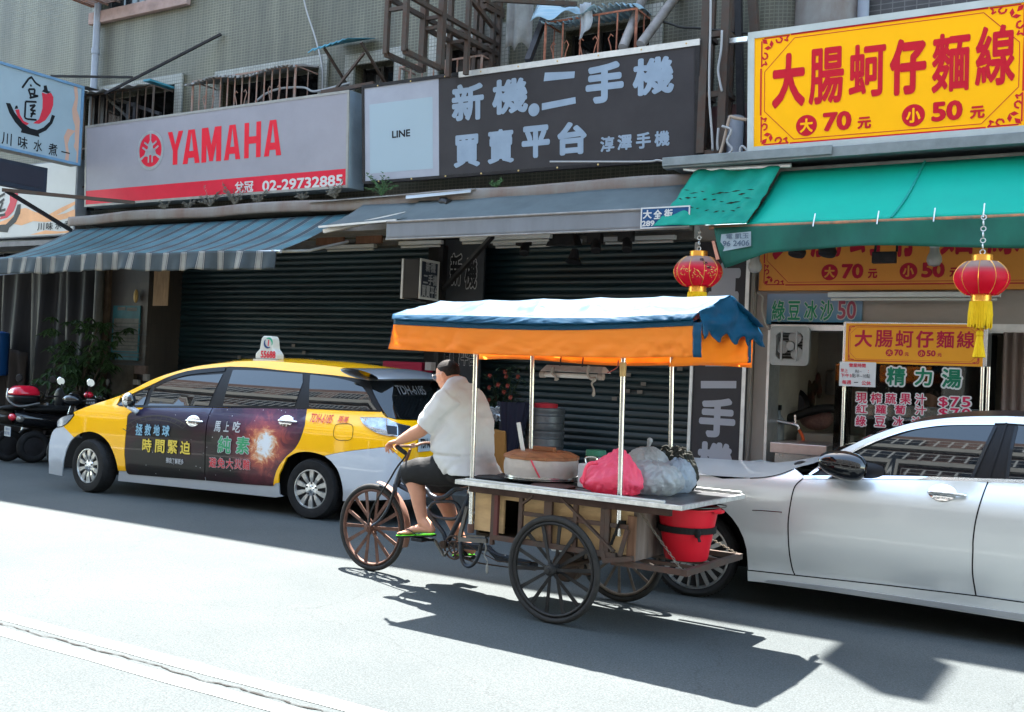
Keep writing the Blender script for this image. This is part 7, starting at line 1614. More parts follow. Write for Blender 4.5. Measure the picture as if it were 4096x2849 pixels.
mb=MB(); mb.tube([C(652,330),C(690,200),C(720,140)],[.028,.024,.028],12); mb.build('head_tube',bluesteel,tri,smooth=True)
mb=MB(); mb.tube([C(715,150),C(760,50),C(778,-5)],[.013,.012,.012],10); mb.build('stem',rustw,tri,smooth=True)
hb0=cp('p',400,1075,.467); hz=hb0.z+.0
hbp=[cp('p',325,1152,.20),cp('p',262,1108,.19),cp('p',235,1085,.20),cp('p',262,1078,.26),cp('p',330,1078,.40),hb0,cp('p',440,1070,.52),cp('p',500,1050,.60),cp('p',590,1045,.72),cw(cx_(cp('p',590,1045,.72))[0]+.02,.75,hz),cw(cx_(cp('p',325,1152,.2))[0],.75,hz-.02)]
mb=MB(); mb.tube(spl(hbp[2:],6),.0115,10); mb.bar(cp('p',372,1080,.46),cp('p',425,1068,.48),.04,.035); mb.build('handlebar',mat('worn_chrome',(.42,.33,.28),.35,.8,var=.4,vs=20,col2=(.25,.14,.10)),tri,smooth=True)
gripm=mat('grip_black',(.015,.015,.015),.6)
mb=MB(); mb.tube([hbp[0],hbp[1],hbp[2]],.0165,10); mb.build('grip',gripm,tri,smooth=True)
mb=MB(); mb.tube(hbp[-2:],.0165,10); mb.build('grip',gripm,tri,smooth=True)
mb=MB(); mb.tube(spl([cp('p',335,1150,.40),cp('p',315,1200,.40),cp('p',230,1310,.40),cp('p',160,1430,.40),cp('p',90,1540,.40),C(460,480,.40),C(415,580,.40),C(400,690,.415)],5),.008,6); mb.bar(cp('p',325,1148,.2),cp('p',345,1160,.4),.012); mb.build('brake_rod',cabk,tri,smooth='all')
# bicycle frame
mb=MB(); mb.tube(spl([C(690,330),C(800,380),C(905,355),C(960,410),C(1030,440),C(1100,425),C(1180,365),C(1250,342),C(1310,345)],6),.019,10); mb.tube([C(700,230),C(820,330),C(920,372)],.017,8); mb.build('frame_tube',bluesteel,tri,smooth=True)
mb=MB(); ov=[C(1000,478),C(1090,470),C(1170,475),C(1225,520),C(1230,570),C(1190,625),C(1100,628),C(1010,608),C(955,560),C(955,520)]; mb.tube(spl(ov,5,True),.0135,8,closed=True); mb.build('frame_loop',bluesteel,tri,smooth='all')
mb=MB(); mb.tube(spl([C(700,260),C(830,430),C(930,550),C(1000,650),C(1080,760),C(1105,850)],5),.018,10); mb.build('down_tube',bluesteel,tri,smooth='all')
mb=MB(); mb.tube([C(1325,400),C(1240,600),C(1170,740),C(1105,855)],.02,10); mb.build('seat_tube',bluesteel,tri,smooth=True)
mb=MB(); mb.tube([C(1105,855),C(1300,880),C(1500,900),cp('m',210,760,.467),cp('m',560,830,.467)],.024,10); mb.tube([C(1140,850,.43),C(1420,870,.43),cp('m',210,730,.43),cp('m',500,800,.43)],.014,8); mb.build('chain_stay',bluesteel,tri,smooth=True)
bb=C(1105,860)
mb=MB(); mb.lathe([(.02,-.05),(.03,-.05),(.03,.05),(.02,.05)],bb,cn,14); mb.build('bottom_bracket',angle,tri,smooth=True)
mb=MB(); cr0=C(1175,890,.40)
mb.torus(cr0,cn,.085,.008,40,6); mb.torus(cr0,cn,.045,.007,24,6)
for k in range(5): t=2*PI*k/5; mb.bar(cr0,cr0+(ce*math.cos(t)+V((0,0,1))*math.sin(t))*.085,.012,.006)
mb.build('chainring',angle,tri)
mb=MB(); pA=C(870,812,.33); mb.bar(bb+cn*-.08,C(1000,822,.36),.024,.016); mb.bar(C(1000,820,.36),C(1085,965,.36),.022,.014); mb.bar(C(1085,965,.36),C(1110,930,.40),.02,.02); mb.build('crank',mat('grey_crank',(.17,.165,.15),.5,.6,var=.3),tri)
mb=MB(); mb.box(0,0,0,0,0,0) if False else None; f_=C(870,815,.29); 
mb.hexa([f_+ce*a+cn*b+V((0,0,-.012)) for a,b in ((-.05,-.05),(.05,-.05),(.05,.05),(-.05,.05))],[f_+ce*a+cn*b+V((0,0,.01)) for a,b in ((-.05,-.05),(.05,-.05),(.05,.05),(-.05,.05))]); mb.bar(f_,C(1000,822,.36),.02); mb.build('pedal',rubber,tri)
mb=MB(); f2_=C(1310,975,.62); mb.hexa([f2_+ce*a+cn*b+V((0,0,-.012)) for a,b in ((-.05,-.05),(.05,-.05),(.05,.05),(-.05,.05))],[f2_+ce*a+cn*b+V((0,0,.01)) for a,b in ((-.05,-.05),(.05,-.05),(.05,.05),(-.05,.05))]); mb.bar(f2_,bb+cn*.1,.02); mb.build('pedal',rubber,tri)
mb=MB(); mb.tube(spl([C(1238,830,.2),C(1238,940,.2),C(1262,1030,.2),C(1310,1062,.2),C(1365,1030,.2),C(1405,950,.2),C(1428,850,.2)],6),.015,8); mb.tube(spl([C(1345,640,.2),C(1365,585,.2),C(1400,560,.2),C(1432,570,.2),C(1445,640,.2),C(1455,740,.2),C(1480,800,.2)],6),.013,8); mb.build('stand',bluesteel,tri,smooth='all')
mb=MB()
P0=[C(1180,960,.40),C(1380,1025,.40),cp('m',210,830,.40),cp('m',560,870,.40)]; 
for a,b in zip(spl(P0,22),spl(P0,22)[1:]): mb.bar(a,a.lerp(b,.6),.014,.008)
P1=[C(1160,800,.40),cp('m',210,790,.40),cp('m',560,800,.40)]; mb.tube(P1,.004,5); mb.build('chain',mat('rusty_chain',(.09,.06,.045),.6,.5,var=.4,vs=40),tri)
mb=MB(); mb.tube([cw(0,.0,RW),cw(0,.936,RW)],.018,10); mb.torus(cw(0,.42,RW),cn,.085,.012,30,6); mb.lathe([(.1,-.05),(.11,-.04),(.11,.04),(.1,.05)],cp('m',850,830,.62),cn,20); mb.build('axle',angle,tri,smooth=True)
# table
zt_=.875; tx0=cx_(cp('U',1027,1078,-.05))[0]; tx1=cx_(cp('U',1523,1133,-.05))[0]; print('table',tx0,tx1)
w0,w1=-.06,.95
def cbox(mb,x0,x1,wa,wb,z0,z1): return mb.hexa([cw(x0,wa,z0),cw(x1,wa,z0),cw(x1,wb,z0),cw(x0,wb,z0)],[cw(x0,wa,z1),cw(x1,wa,z1),cw(x1,wb,z1),cw(x0,wb,z1)])
mb=MB(); cbox(mb,tx0,tx1,w0+.03,w1,zt_-.03,zt_-.008); mb.build('table_top',mat('dull_steel_top',(.13,.135,.15),.32,.8,var=.35,vs=7,col2=(.08,.08,.085)),tri)
mb=MB(); cbox(mb,tx0,tx1,w0,w0+.028,zt_-.035,zt_-.004); cbox(mb,tx1,tx1+.022,w0,w1,zt_-.035,zt_-.004); cbox(mb,tx0-.02,tx0-.001,w0,w1,zt_-.035,zt_-.004); cbox(mb,tx0,tx1,w1+.001,w1+.025,zt_-.035,zt_-.002)
mb.build('table_edge',mat('bright_edge',(.68,.68,.66),.3,.8,var=.3,vs=18,bump=.4,bs=30),tri,bevel=.003)
mb=MB(); cbox(mb,tx0+.06,tx1-.1,w0+.005,w0+.03,zt_-.003,zt_+.012); cbox(mb,tx1-.35,tx1+.0,w1-.03,w1,zt_-.003,zt_+.014); mb.build('table_ledge',mat('pale_ledge',(.70,.70,.66),.45,.3,var=.15,vs=10),tri,bevel=.003)
# under-table frame and box panels
W0=.0
M=lambda x,y,w=W0:cp('m',x,y,w)
zb_=M(900,680).z; zr_=M(900,200).z
mb=MB(); cbox(mb,tx0+.06,tx1-.08,.0,.03,zt_-.085,zt_-.036); mb.build('rail',mat('brown_rail',(.075,.045,.038),.6,.3,var=.35,vs=8),tri)
x_at=lambda x,y=450:cx_(M(x,y))[0]
for (x,w_,z0,m_) in ((150,.026,M(150,640).z,angle),(180,.03,M(180,590).z,mat('red_primer',(.13,.045,.04),.6,var=.3)),(405,.03,zb_,angle),(655,.06,zb_,angle),(905,.03,zb_,angle),(1158,.03,zb_,angle),(1200,.034,M(1200,800).z,angle)):
    mb=MB(); X_=x_at(x); cbox(mb,X_-w_/2,X_+w_/2,.004,.03,z0,zt_-.087); mb.build('upright',m_,tri)
mb=MB(); cbox(mb,x_at(140),x_at(1290),.002,.03,zb_-.02,zb_+.015); mb.build('rail',angle,tri)
mb=MB(); zm=M(1000,430).z; cbox(mb,x_at(420),x_at(1380),.012,.028,zm-.014,zm+.014); mb.build('rail',angle,tri)
for a,b in (((535,190),(428,268)),((790,212),(1270,700)),((1390,500),(1320,740))):
    mb=MB(); mb.bar(M(*a,.008),M(*b,.008),.028,.014); mb.build('brace',angle,tri)
mb=MB(); mb.bar(M(790,212,.0),M(890,310,.0),.0281,.012); mb.bm.clear()
mb=MB(); X0_,X1_=x_at(-60),x_at(1400); xa,xb_=x_at(205),x_at(392); zhi,zlo=M(300,245).z,M(300,560).z; zt2=zt_-.09
cbox(mb,X0_,xa,.07,.09,zb_+.02,zt2); cbox(mb,xb_,X1_,.07,.09,zb_,zt2); cbox(mb,xa+.001,xb_-.001,.07,.09,zhi,zt2); mb.build('box_panel',ply,tri)
mb=MB(); cbox(mb,X0_,X1_,.80,.82,zb_,zt2); cbox(mb,X0_,X1_,.095,.795,zb_-.02,zb_-.001); cbox(mb,X0_,X0_+.02,.095,.795,zb_,zt2); mb.build('box_panel',mat('dark_ply',(.06,.045,.03),.8,var=.3),tri)
mb=MB(); cbox(mb,X1_,X1_+.02,.07,.80,zb_-.03,zt2); mb.build('box_end',plyg,tri)
mb=MB(); cbox(mb,X1_-.03,X1_+.025,.045,.068,zb_-.03,zt2-.03); mb.build('corner_strip',mat('split_wood',(.20,.11,.07),.8,var=.4,vs=6,stretch=(6,6,.5)),tri)
# bracket by the front left post and hanging bits
mb=MB(); a=C(1225,815,.05); b=C(1480,830,.05); mb.bar(a,b,.03); mb.bar(C(1300,520,.05),C(1230,800,.05),.025); mb.hexa([C(1240,790,.05),C(1460,800,.05),C(1460,800,.25),C(1240,790,.25)],[p+V((0,0,.012)) for p in (C(1240,790,.05),C(1460,800,.05),C(1460,800,.25),C(1240,790,.25))]); mb.build('bracket',mat('grey_bracket',(.17,.16,.145),.6,.4,var=.35),tri)
mb=MB(); mb.tube(spl([C(1460,840,.03),C(1470,900,.03),C(1455,960,.03),C(1480,1010,.03)],4),.005,5); mb.ell(C(1478,1085,.03),(.012,.006,.035),10,8); mb.tube([C(1485,1010,.03),C(1480,1060,.03)],.004,5); mb.build('hanging_tag',mat('rag_grey',(.28,.27,.24),.8,var=.3),tri)
# canopy posts
def ppost(z,x0,y0,x1,y1,w,r=.0165,name='post'):
    a=cp(z,x0,y0,w); b=cp(z,x1,y1,w); mb=MB(); mb.tube([a+(a-b).normalized()*.1,b],r,14); return mb.build(name,steel2,tri,smooth=True)
ppost('U',1067,800,1055,1187,.03); ppost('U',1398,808,1387,1202,.03); ppost('U',1507,810,1503,1060,.90); ppost('U',1194,810,1190,1030,.90)
mb=MB(); a=cp('U',1056,1175,.03); mb.tube([a,a+V((0,0,-.06))],.024,12); mb.build('post_foot',rustw,tri,smooth=True)
mb=MB(); a=cp('v',1516,0,.03); b=cp('v',1514,108,.03); mb.tube([a,a.lerp(b,.5)],.022,12); mb.tube([a.lerp(b,.3),b],.0205,12); mb.build('tape',mat('brown_tape',(.42,.29,.12),.6,var=.25),tri,smooth=True)
# canopy: roof cloth, valances, gable end
cblue=mat('canopy_blue',(.001,.055,.115),.46,spec=.3,transl=.2,bump=.25,bs=9); corange=mat('canopy_orange',(.99,.37,.05),.5,transl=.55,var=.05,vs=2)
def lerpx(pts,n):   # evenly sampled polyline through pixel points
    return spl(pts,n)
we,wr_,wf=-.05,.48,1.02
eave=[cp('e',445,668,we),cp('e',800,668,we),cp('e',1150,675,we),cp('e',1400,682,we),cp('e',1640,684,we),cp('e',1900,680,we),cp('q',-100,706,we),cp('q',200,692,we)]
zE=sum(p.z for p in eave)/len(eave)
rl,rr2=cp('e',755,586,wr_),cp('q',440,566,wr_); 
x0e,x1e=cx_(eave[0])[0],cx_(eave[-1])[0]; x0r,x1r=cx_(rl)[0],cx_(rr2)[0]; zr0,zr1=rl.z,rr2.z; print('canopy',x0e,x1e,x0r,x1r,zE,zr0,zr1)
from mathutils import noise as mnoise
def rip(x,y,s=1.): return mnoise.noise(V((x*5,y*5,s)))*.010+mnoise.noise(V((x*13,y*13,s)))*.004
ES=spl(eave,8)
def edge(u): k=u*(len(ES)-1); i=min(int(k),len(ES)-2); return ES[i].lerp(ES[i+1],k-i)
def roof(u,v):   # v 0 near eave .. .5 ridge .. 1 far eave
    xr=x0r+(x1r-x0r)*u; zr=zr0+(zr1-zr0)*u
    ribs=abs(math.sin(PI*u*5)); sag=-.022*ribs
    R_=cw(xr,wr_,zr+sag*.5+.006)
    if v<=.5:
        a=edge(u); t=v*2; p=a.lerp(R_,t)
    else:
        a=cw(x0e+(x1e-x0e)*u,wf,zE+.0); t=(1-v)*2; p=a.lerp(R_,t)
    p.z+=(-.018*ribs)*math.sin(PI*t)+rip(xr*1.2,v*2)*(.4+.6*math.sin(PI*t))
    return p
mb=MB(); mb.grid(roof,120,40); mb.build('canopy_roof',cblue,tri,smooth='all',thick=.003)
orT=[cp('e',450,735,we-.012),cp('e',700,748,we-.012),cp('e',950,760,we-.012),cp('e',1300,770,we-.012),cp('e',1640,772,we-.012),cp('e',2000,762,we-.012),cp('q',-60,815,we-.012),cp('q',145,806,we-.012)]
hem=[cp('e',412,896,we-.02),cp('e',700,912,we-.02),cp('e',950,927,we-.02),cp('e',1300,940,we-.02),cp('e',1640,950,we-.02),cp('e',2000,955,we-.02),cp('q',-60,1057,we-.02),cp('q',145,1056,we-.02)]
OT=spl(orT,8); HM=spl(hem,8)
def sm(L,u): k=u*(len(L)-1); i=min(int(k),len(L)-2); return L[i].lerp(L[i+1],k-i)
mb=MB()
def flapb(u,v):
    a=edge(u); b=sm(OT,u)+V((0,0,.036)); p=a.lerp(b,v); p+=cn*(-.014*math.sin(PI*v*.5)-.006*v+rip(u*6,v,3)*1.2*v); p.z+=mnoise.noise(V((u*30,v,5)))*.006*v; return p
mb.grid(flapb,130,5); mb.build('roof_flap',cblue,tri,smooth='all',thick=.003)
mb=MB()
def band(u,v):
    a=sm(OT,u)+V((0,0,.040)); b=sm(OT,u); p=a.lerp(b,v); return p+cn*(rip(u*6,v,4)*.4)
mb.grid(band,100,3); mb.build('blue_band',cblue,tri,smooth='all',thick=.003)
def val(u,v): 
    p=sm(OT,u).lerp(sm(HM,u),v); return p+cn*((rip(u*5,v,7)*1.3+.012*mnoise.noise(V((u*22+v*2.5,v*.8,2))))*(.2+v))
mb=MB(); mb.grid(val,140,12); mb.build('valance',corange,tri,smooth='all',thick=.002)
mb=MB(); mb.grid(lambda u,v:(val(1,v)+ce*(.055*u)-cn*.004+V((0,0,.02*(1-v)))),4,12); mb.grid(lambda u,v:(val(0,v)-ce*(.03*u)-cn*.004+cn*.05*u),3,12); mb.build('blue_edging',cblue,tri,smooth='all',thick=.003)
# far valance and board ceiling under the roof
def fval(u,v): return cw(x0e+.03+(x1e-x0e-.1)*u,wf-.02+rip(u*5,v,9)*1.2,zE-.05-.24*v+.012*math.sin(u*9)*v)
mb=MB(); mb.grid(fval,80,8); mb.build('valance',corange,tri,smooth='all',thick=.002)
zc_=zE-.13
mb=MB(); cbox(mb,x0e+.25,x1e-.42,.06,.90,zc_,zc_+.012); mb.build('ceiling_board',mat('pinkish_board',(.48,.41,.38),.7,var=.2,vs=4),tri)
mb=MB(); cbox(mb,x1e-.66,x1e-.34,.12,.14,zc_-.06,zc_+.05); cbox(mb,x1e-.355,x1e-.34,.141,.88,zc_-.06,zc_+.05); mb.build('wood_board',mat('warm_board',(.40,.24,.12),.7,var=.25,vs=4),tri)
mb=MB()
for w_ in (.03,.90): mb.tube([cw(x0e+.1,w_,zE-.06),cw(x1e-.08,w_,zE-.06)],.012,8)
for x in (x0e+.12,x1e-.1): mb.tube([cw(x,.03,zE-.06),cw(x,wr_,zr0-.05),cw(x,.90,zE-.06)],.012,8)
mb.tube([cw(x0r+.05,wr_,zr0-.02),cw(x1r-.05,wr_,zr1-.02)],.012,8); mb.build('canopy_frame',steel2,tri,smooth=True)
# gable end cloth with scallops, orange end panel
def gab(x,y): w_=-.05+(x-205)/(662-205)*1.08; return cp('q',x,y,w_)
def clothpoly(name,runs,f,m,par_,step=28,thick=.004,wob=0):
    poly=[]
    for r in runs:
        if r[0]=='~': poly+=[(p.x,p.y) for p in spl([(a,b,0) for a,b in r[1]],5)]
        else: poly+=r[1]
    base,faces,_=fill2(poly,step); mb=MB(); vs=[mb.bm.verts.new(f(x,y)+ce*(wob*mnoise.noise(V((x*.012,y*.012,1))))) for x,y in base]
    for q in faces: mb.bm.faces.new([vs[i] for i in q])
    return mb.build(name,m,par_,smooth='all',thick=thick)
clothpoly('gable_cloth',[('-',[(203,692),(440,566)]),('~',[(440,566),(520,650),(600,748),(662,820)]),('-',[(690,880),(722,978),(700,972),(660,938)]),('~',[(640,925),(622,912),(610,925),(596,962),(585,971),(572,960),(548,905),(530,890),(512,905),(490,948),(475,955),(460,945),(435,888),(415,868),(395,882),(365,930),(345,937),(328,922),(305,868),(285,850),(262,862),(235,900),(217,912)]),('-',[(212,860)])],gab,cblue,tri,wob=.03)
mb=MB(); E4=[cp('q',170,800,.05),cp('q',640,890,.98),cp('q',632,1106,.97),cp('q',8,1134,.10)]
def epan(u,v): p=E4[0].lerp(E4[1],u).lerp(E4[3].lerp(E4[2],u),v); return p-ce*.05+ce*(.03*mnoise.noise(V((u*3,v*3,4))))
mb.grid(epan,30,10); mb.build('end_valance',mat('canopy_orange_deep',(.95,.27,.015),.5,transl=.35,var=.05),tri,smooth='all',thick=.003)
mb=MB(); E5=[cp('q',628,900,.985),cp('q',660,900,1.0),cp('q',658,1102,1.0),cp('q',628,1106,.985)]; mb.grid(lambda u,v:E5[0].lerp(E5[1],u).lerp(E5[3].lerp(E5[2],u),v)-ce*.045,3,6); mb.build('blue_edging',cblue,tri,smooth='all',thick=.003)
# rear rack with chains
ra=cp('n',20,905,.03); rb=cp('n',625,1050,.03); zR=rb.z; xR=cx_(rb)[0]; xA=X1_-.12
mb=MB(); cbox(mb,xA,xR,.01,.04,zR-.012,zR+.022); mb.build('rack_bar',angle,tri); mb=MB(); cbox(mb,xR-.005,xR+.03,.01,.90,zR-.014,zR+.024); mb.build('rack_bar',angle,tri)
mb=MB(); cbox(mb,xA,xR-.006,.87,.90,zR-.012,zR+.022); mb.build('rack_bar',angle,tri)
for w_ in (.25,.45,.65): mb=MB(); cbox(mb,xA,xR-.006,w_-.012,w_+.012,zR-.008,zR+.012); mb.build('rack_bar',angle,tri)
def chain(a,b,m,n=26):
    mb=MB(); d=(b-a)
    for k in range(n):
        p=a+d*((k+.5)/n); e=d.normalized(); s_=e.cross(cn).normalized() if k%2 else cn
        L_=d.length/n*.75; mb.tube([p-e*L_*.5+s_*.006,p-e*L_*.75,p-e*L_*.5-s_*.006,p+e*L_*.5-s_*.006,p+e*L_*.75,p+e*L_*.5+s_*.006],.0028,4,closed=True)
    return mb.build('chain',m,tri)
chm=mat('rack_chain',(.16,.13,.10),.5,.6,var=.35,vs=30)
chain(cp('n',85,290,.02),cp('n',608,1020,.025),chm); chain(cw(cx_(cp('n',935,690,.88))[0],.88,cp('n',935,690,.88).z),cw(xR,.88,zR+.02),chm,12)
mb=MB(); mb.bar(cp('m',1170,700,.01),cp('m',1190,800,.01),.03); mb.bar(cp('m',1190,780,.01),cp('m',1440,765,.01),.035,.03); mb.build('rack_bar',angle,tri)
# ---------------- things on the cart
bk=thing('bucket',cw(cx_(cp('n',640,800,.42))[0],.42,zR),'red plastic bucket standing on the rear rack of the tricycle','bucket')
bc=bk.location; bx=cx_(cp('n',715,380,.42))[0]; bc=cw(bx-.03,.42,zR+.024); bk.location=bc
zt3=cp('n',720,350,.42).z; hb=zt3-bc.z; print('bucket h',hb)
redp=mat('bucket_red',(.52,.010,.022),.38,var=.08,vs=5)
mb=MB(); mb.lathe([(0,.004),(.135,.0),(.14,.01),(.19,hb-.03),(.192,hb-.004),(.212,hb-.002),(.212,hb+.006),(.186,hb+.004),(.135,.012),(0,.012)],bc,n=48); mb.build('body',redp,bk,smooth=True)
mb=MB(); lip=bc+ce*.20+V((0,0,hb)); mb.hexa([lip+cn*-.05+V((0,0,-.02)),lip+ce*.04+cn*-.03+V((0,0,-.016)),lip+ce*.04+cn*.03+V((0,0,-.016)),lip+cn*.05+V((0,0,-.02))],[lip+cn*-.05+V((0,0,.006)),lip+ce*.045+cn*-.03+V((0,0,.004)),lip+ce*.045+cn*.03+V((0,0,.004)),lip+cn*.05+V((0,0,.006))]); mb.build('spout',redp,bk,bevel=.006)
mb=MB(); hp=[bc+cn*-.2+ce*.09+V((0,0,hb-.01)),bc+cn*-.215+ce*.0+V((0,0,hb+.012)),bc+cn*-.2+ce*-.12+V((0,0,hb+.02))]; mb.tube(spl([bc+cn*(.2*math.cos(t))+ce*(.05+.2*math.sin(t))*1.0+V((0,0,hb+.014+.012*math.sin(t))) for t in [PI*1.0-PI*k/8 for k in range(9)]],3),.004,6); mb.build('handle',mat('dark_wire',(.08,.08,.06),.4,.7),bk)
st_=mat('black_strap',(.014,.014,.014),.8)
mb=MB(); zS_=hb*.60; rS=.14+(.05)*(zS_/hb)+.014
mb.lathe([(rS-.003,zS_-.02),(rS+.003,zS_-.02),(rS+.005,zS_+.02),(rS-.002,zS_+.02)],bc,n=40); kn=bc+(-cn*.72+ce*.72)*rS+V((0,0,zS_-.01)); mb.ell(kn,(.024,.02,.03),10,8); mb.bar(kn,kn+V((.02,-.01,-.05)),.02,.006); mb.build('strap',st_,bk)
mb=MB(); mb.hexa([cp('m',1310,415,-.0),cp('m',1310,445,-.0),cw(bx-.03-rS,.42-.05,bc.z+zS_-.02),cw(bx-.03-rS,.42-.05,bc.z+zS_+.02)],[p+cn*.006 for p in (cp('m',1310,415,-.0),cp('m',1310,445,-.0),cw(bx-.03-rS,.42-.05,bc.z+zS_-.02),cw(bx-.03-rS,.42-.05,bc.z+zS_+.02))]); mb.bar(cp('m',1320,430,.0),cp('m',1240,640,.0),.035,.005); mb.build('strap',st_,bk)
# steamer
pc=cp('v',885,905,.42); pc=cw(cx_(pc)[0],.42,zt_-.006); S=.5226/1.784; 
rS=(cp('v',1160,800,.42)-cp('v',620,800,.42)).length/2*.86
zz=lambda y:cp('v',885,y,.42-.12).z-pc.z
z1,z2,z3,z4=max(.04,zz(905)),zz(868),zz(745),zz(735)
stm=thing('steamer',pc,'round wooden lidded steamer wrapped in cloth on the tricycle table','steamer'); print('steamer',rS,z1,z2,z3)
mb=MB(); mb.lathe([(0,.002),(rS*.9,.002),(rS*1.2,.026),(rS*1.22,.03),(rS*.95,.03),(0,.028)],pc,n=48); mb.build('tray',steel2,stm,smooth=True)
mb=MB(); mb.lathe([(rS*.98,.031),(rS*1.0,.034),(rS*1.0,z2),(rS*.95,z2)],pc,n=48); mb.build('steel_band',steel2,stm,smooth=True)
def clo(u,v): a=2*PI*u; r=rS*(1.015+.012*math.sin(a*9+v*2)*math.sin(PI*v)+.02*math.sin(PI*v)); return pc+V((r*math.cos(a),r*math.sin(a),z2-.005+(z3-z2+.01)*v+.004*math.sin(a*5)))
mb=MB(); mb.grid(clo,90,8,True); mb.build('cloth',mat('unbleached_cloth',(.58,.50,.43),.9,var=.12,vs=7,bump=.2,bs=25),stm,smooth='all')
mb=MB(); a0=math.atan2(-cn.y,-cn.x)+.30; rp_=[clo((a0+.0+.05*k)/(2*PI),1-k/5)+(-cn)*.006 for k in range(6)]; mb.tube(rp_,.006,5); mb.build('red_tie',mat('tie_red',(.6,.06,.09),.6),stm)
wood=mat('lid_wood',(.33,.14,.06),.5,var=.35,vs=3,stretch=(1.2,9,9),col2=(.17,.065,.03))
mb=MB(); L8=lambda r,z:[pc+V((r*math.cos(2*PI*k/12+.1),r*math.sin(2*PI*k/12+.1),z)) for k in range(12)]
A,B,C_=L8(rS*1.06,z3-.0),L8(rS*1.06,z3+.022),L8(rS*.80,z3+.052)
mb.hexa(A,B); mb.hexa([p+V((0,0,.0005)) for p in B],C_); mb.build('lid',wood,stm,bevel=.004)
mb=MB(); hx_=pc+ce*.02+V((0,0,z3+.0525)); mb.hexa([hx_+ce*a+cn*b for a,b in ((-.09,-.025),(.09,-.025),(.09,.025),(-.09,.025))],[hx_+ce*a+cn*b+V((0,0,.032)) for a,b in ((-.085,-.02),(.085,-.02),(.085,.02),(-.085,.02))]); mb.build('lid_handle',wood,stm,bevel=.005)
a=cp('v',762,745,.32); b=cp('v',716,460,.32); mb=MB(); mb.bar(b,a+(a-b)*.05,.03,.014); tag(mb.build('steel_stick',alum,bevel=.003),'flat metal stick leaning on the steamer lid','stick')
# jar, white box
jc=cw(cx_(cp('v',1305,760,.66))[0],.66,zt_-.006); jt=cp('v',1305,690,.66).z-jc.z; jr=(cp('v',1385,690,.66)-cp('v',1228,690,.66)).length/2*.86
jar=thing('jar',jc,'glass jar with a green screw lid behind the pink bag','jar'); mb=MB(); mb.lathe([(0,0),(jr*1.05,.005),(jr*1.1,jt*.5),(jr*.95,jt-.04),(jr*.85,jt-.02)],jc,n=28); mb.build('body',mat('brown_jar',(.16,.12,.09),.1,spec=.8,var=.5,vs=20,col2=(.07,.09,.08)),jar,smooth=True)
mb=MB(); mb.lathe([(jr,jt-.022),(jr*1.0,jt+.01),(jr*.96,jt+.018),(0,jt+.018)],jc,n=28); mb.build('lid',mat('jar_green',(.05,.22,.14),.45),jar,smooth=True)
xb0=cx_(cp('v',1166,900,.30))[0]; xb1=xb0+.12; zb2=cp('v',1190,775,.30).z
wbx=thing('white_box',cw(xb0,.3,zt_),'small white metal box with a wire handle left of the pink bag','box'); mb=MB(); cbox(mb,xb0,xb1,.30,.45,zt_-.005,zb2); mb.build('body',white,wbx,bevel=.006); mb=MB(); mb.tube(spl([cw(xb0+.02,.37,zb2),cw(xb0+.02,.37,zb2+.04),cw(xb1-.02,.37,zb2+.045),cw(xb1-.02,.37,zb2)],5),.005,6); mb.build('wire_handle',steel2,wbx)
# bags
def bag(name,c,r,m,lab,cat,knot,sd,amp=.09,tip=None,fold=6,rotz=0):
    c=V(c); t=thing(name,c,lab,cat) if knot else None
    def f(u,v):
        a=2*PI*u; q=-PI/2+PI*(.0005+.999*v); x,y,z=math.cos(q)*math.cos(a),math.cos(q)*math.sin(a),math.sin(q)
        k=1+amp*mnoise.noise(V((x*1.7,y*1.7,z*1.7+sd)))+amp*1.3*abs(mnoise.noise(V((x*4.5,y*4.5,z*2+sd*2))))-.06*abs(math.sin(a*fold+3*z+sd+2*mnoise.noise(V((x*2,y*2,sd)))))*(.35+max(0,z))+.05*abs(mnoise.noise(V((x*11,y*11,z*7+sd))))
        X,Y_,Z_=r[0]*x*k,r[1]*y*k,r[2]*z*k
        if tip and z>0: g=z**1.6; X=X*(1-g*.5)+tip[0]*g; Y_=Y_*(1-g*.5)+tip[1]*g; Z_=Z_*(1-g*.0)+tip[2]*g
        Z_=max(Z_,-r[2]*.72+.01*mnoise.noise(V((x*6,y*6,sd))))
        return c+ce*X+cn*Y_+V((0,0,Z_+r[2]*.72))
    mb=MB(); mb.grid(f,110,64,True); o_=mb.build('sack' if knot else name,m,t,smooth='all')
    if not knot: tag(o_,lab,cat)
    if knot:
        top=f(0,1); mb=MB(); mb.ell(top+V((0,0,-.004)),(.022,.022,.016),12,8); mb.tube(spl([top,top+V((.008,0,.025)),top+V((.014,.0,.055)),top+V((.022,.004,.07))],4),[.013,.013,.013,.013,.014,.016,.018,.02,.022,.02,.018,.014,.008],8); mb.build('knot',m,t,smooth='all')
    return t,f
pinkb=mat('pink_bag',(.97,.13,.24),.3,transl=.5,bump=1.,bs=22,spec=.6); clearb=mat('white_bag',(.70,.74,.75),.3,transl=.5,bump=1.,bs=22,spec=.8,var=.2,vs=9); cloudb=mat('pale_blue_bag',(.60,.69,.79),.3,transl=.5,bump=1.,bs=22,spec=.6,var=.12,vs=6)
zT=zt_-.004
def bx_(x,y,w): p=cp('v',x,y,w); return cw(cx_(p)[0],w,zT)
pb=bx_(1425,1000,.18); k_=(cp('v',1480,665,.18).z-zT)
bag('plastic_bag',pb,(.205,.13,.135),pinkb,'bright pink carrier bag pulled up to a peak on the tricycle table','bag',False,3,amp=.12,tip=(.06,-.02,max(.05,k_-.135*1.72)),fold=5)
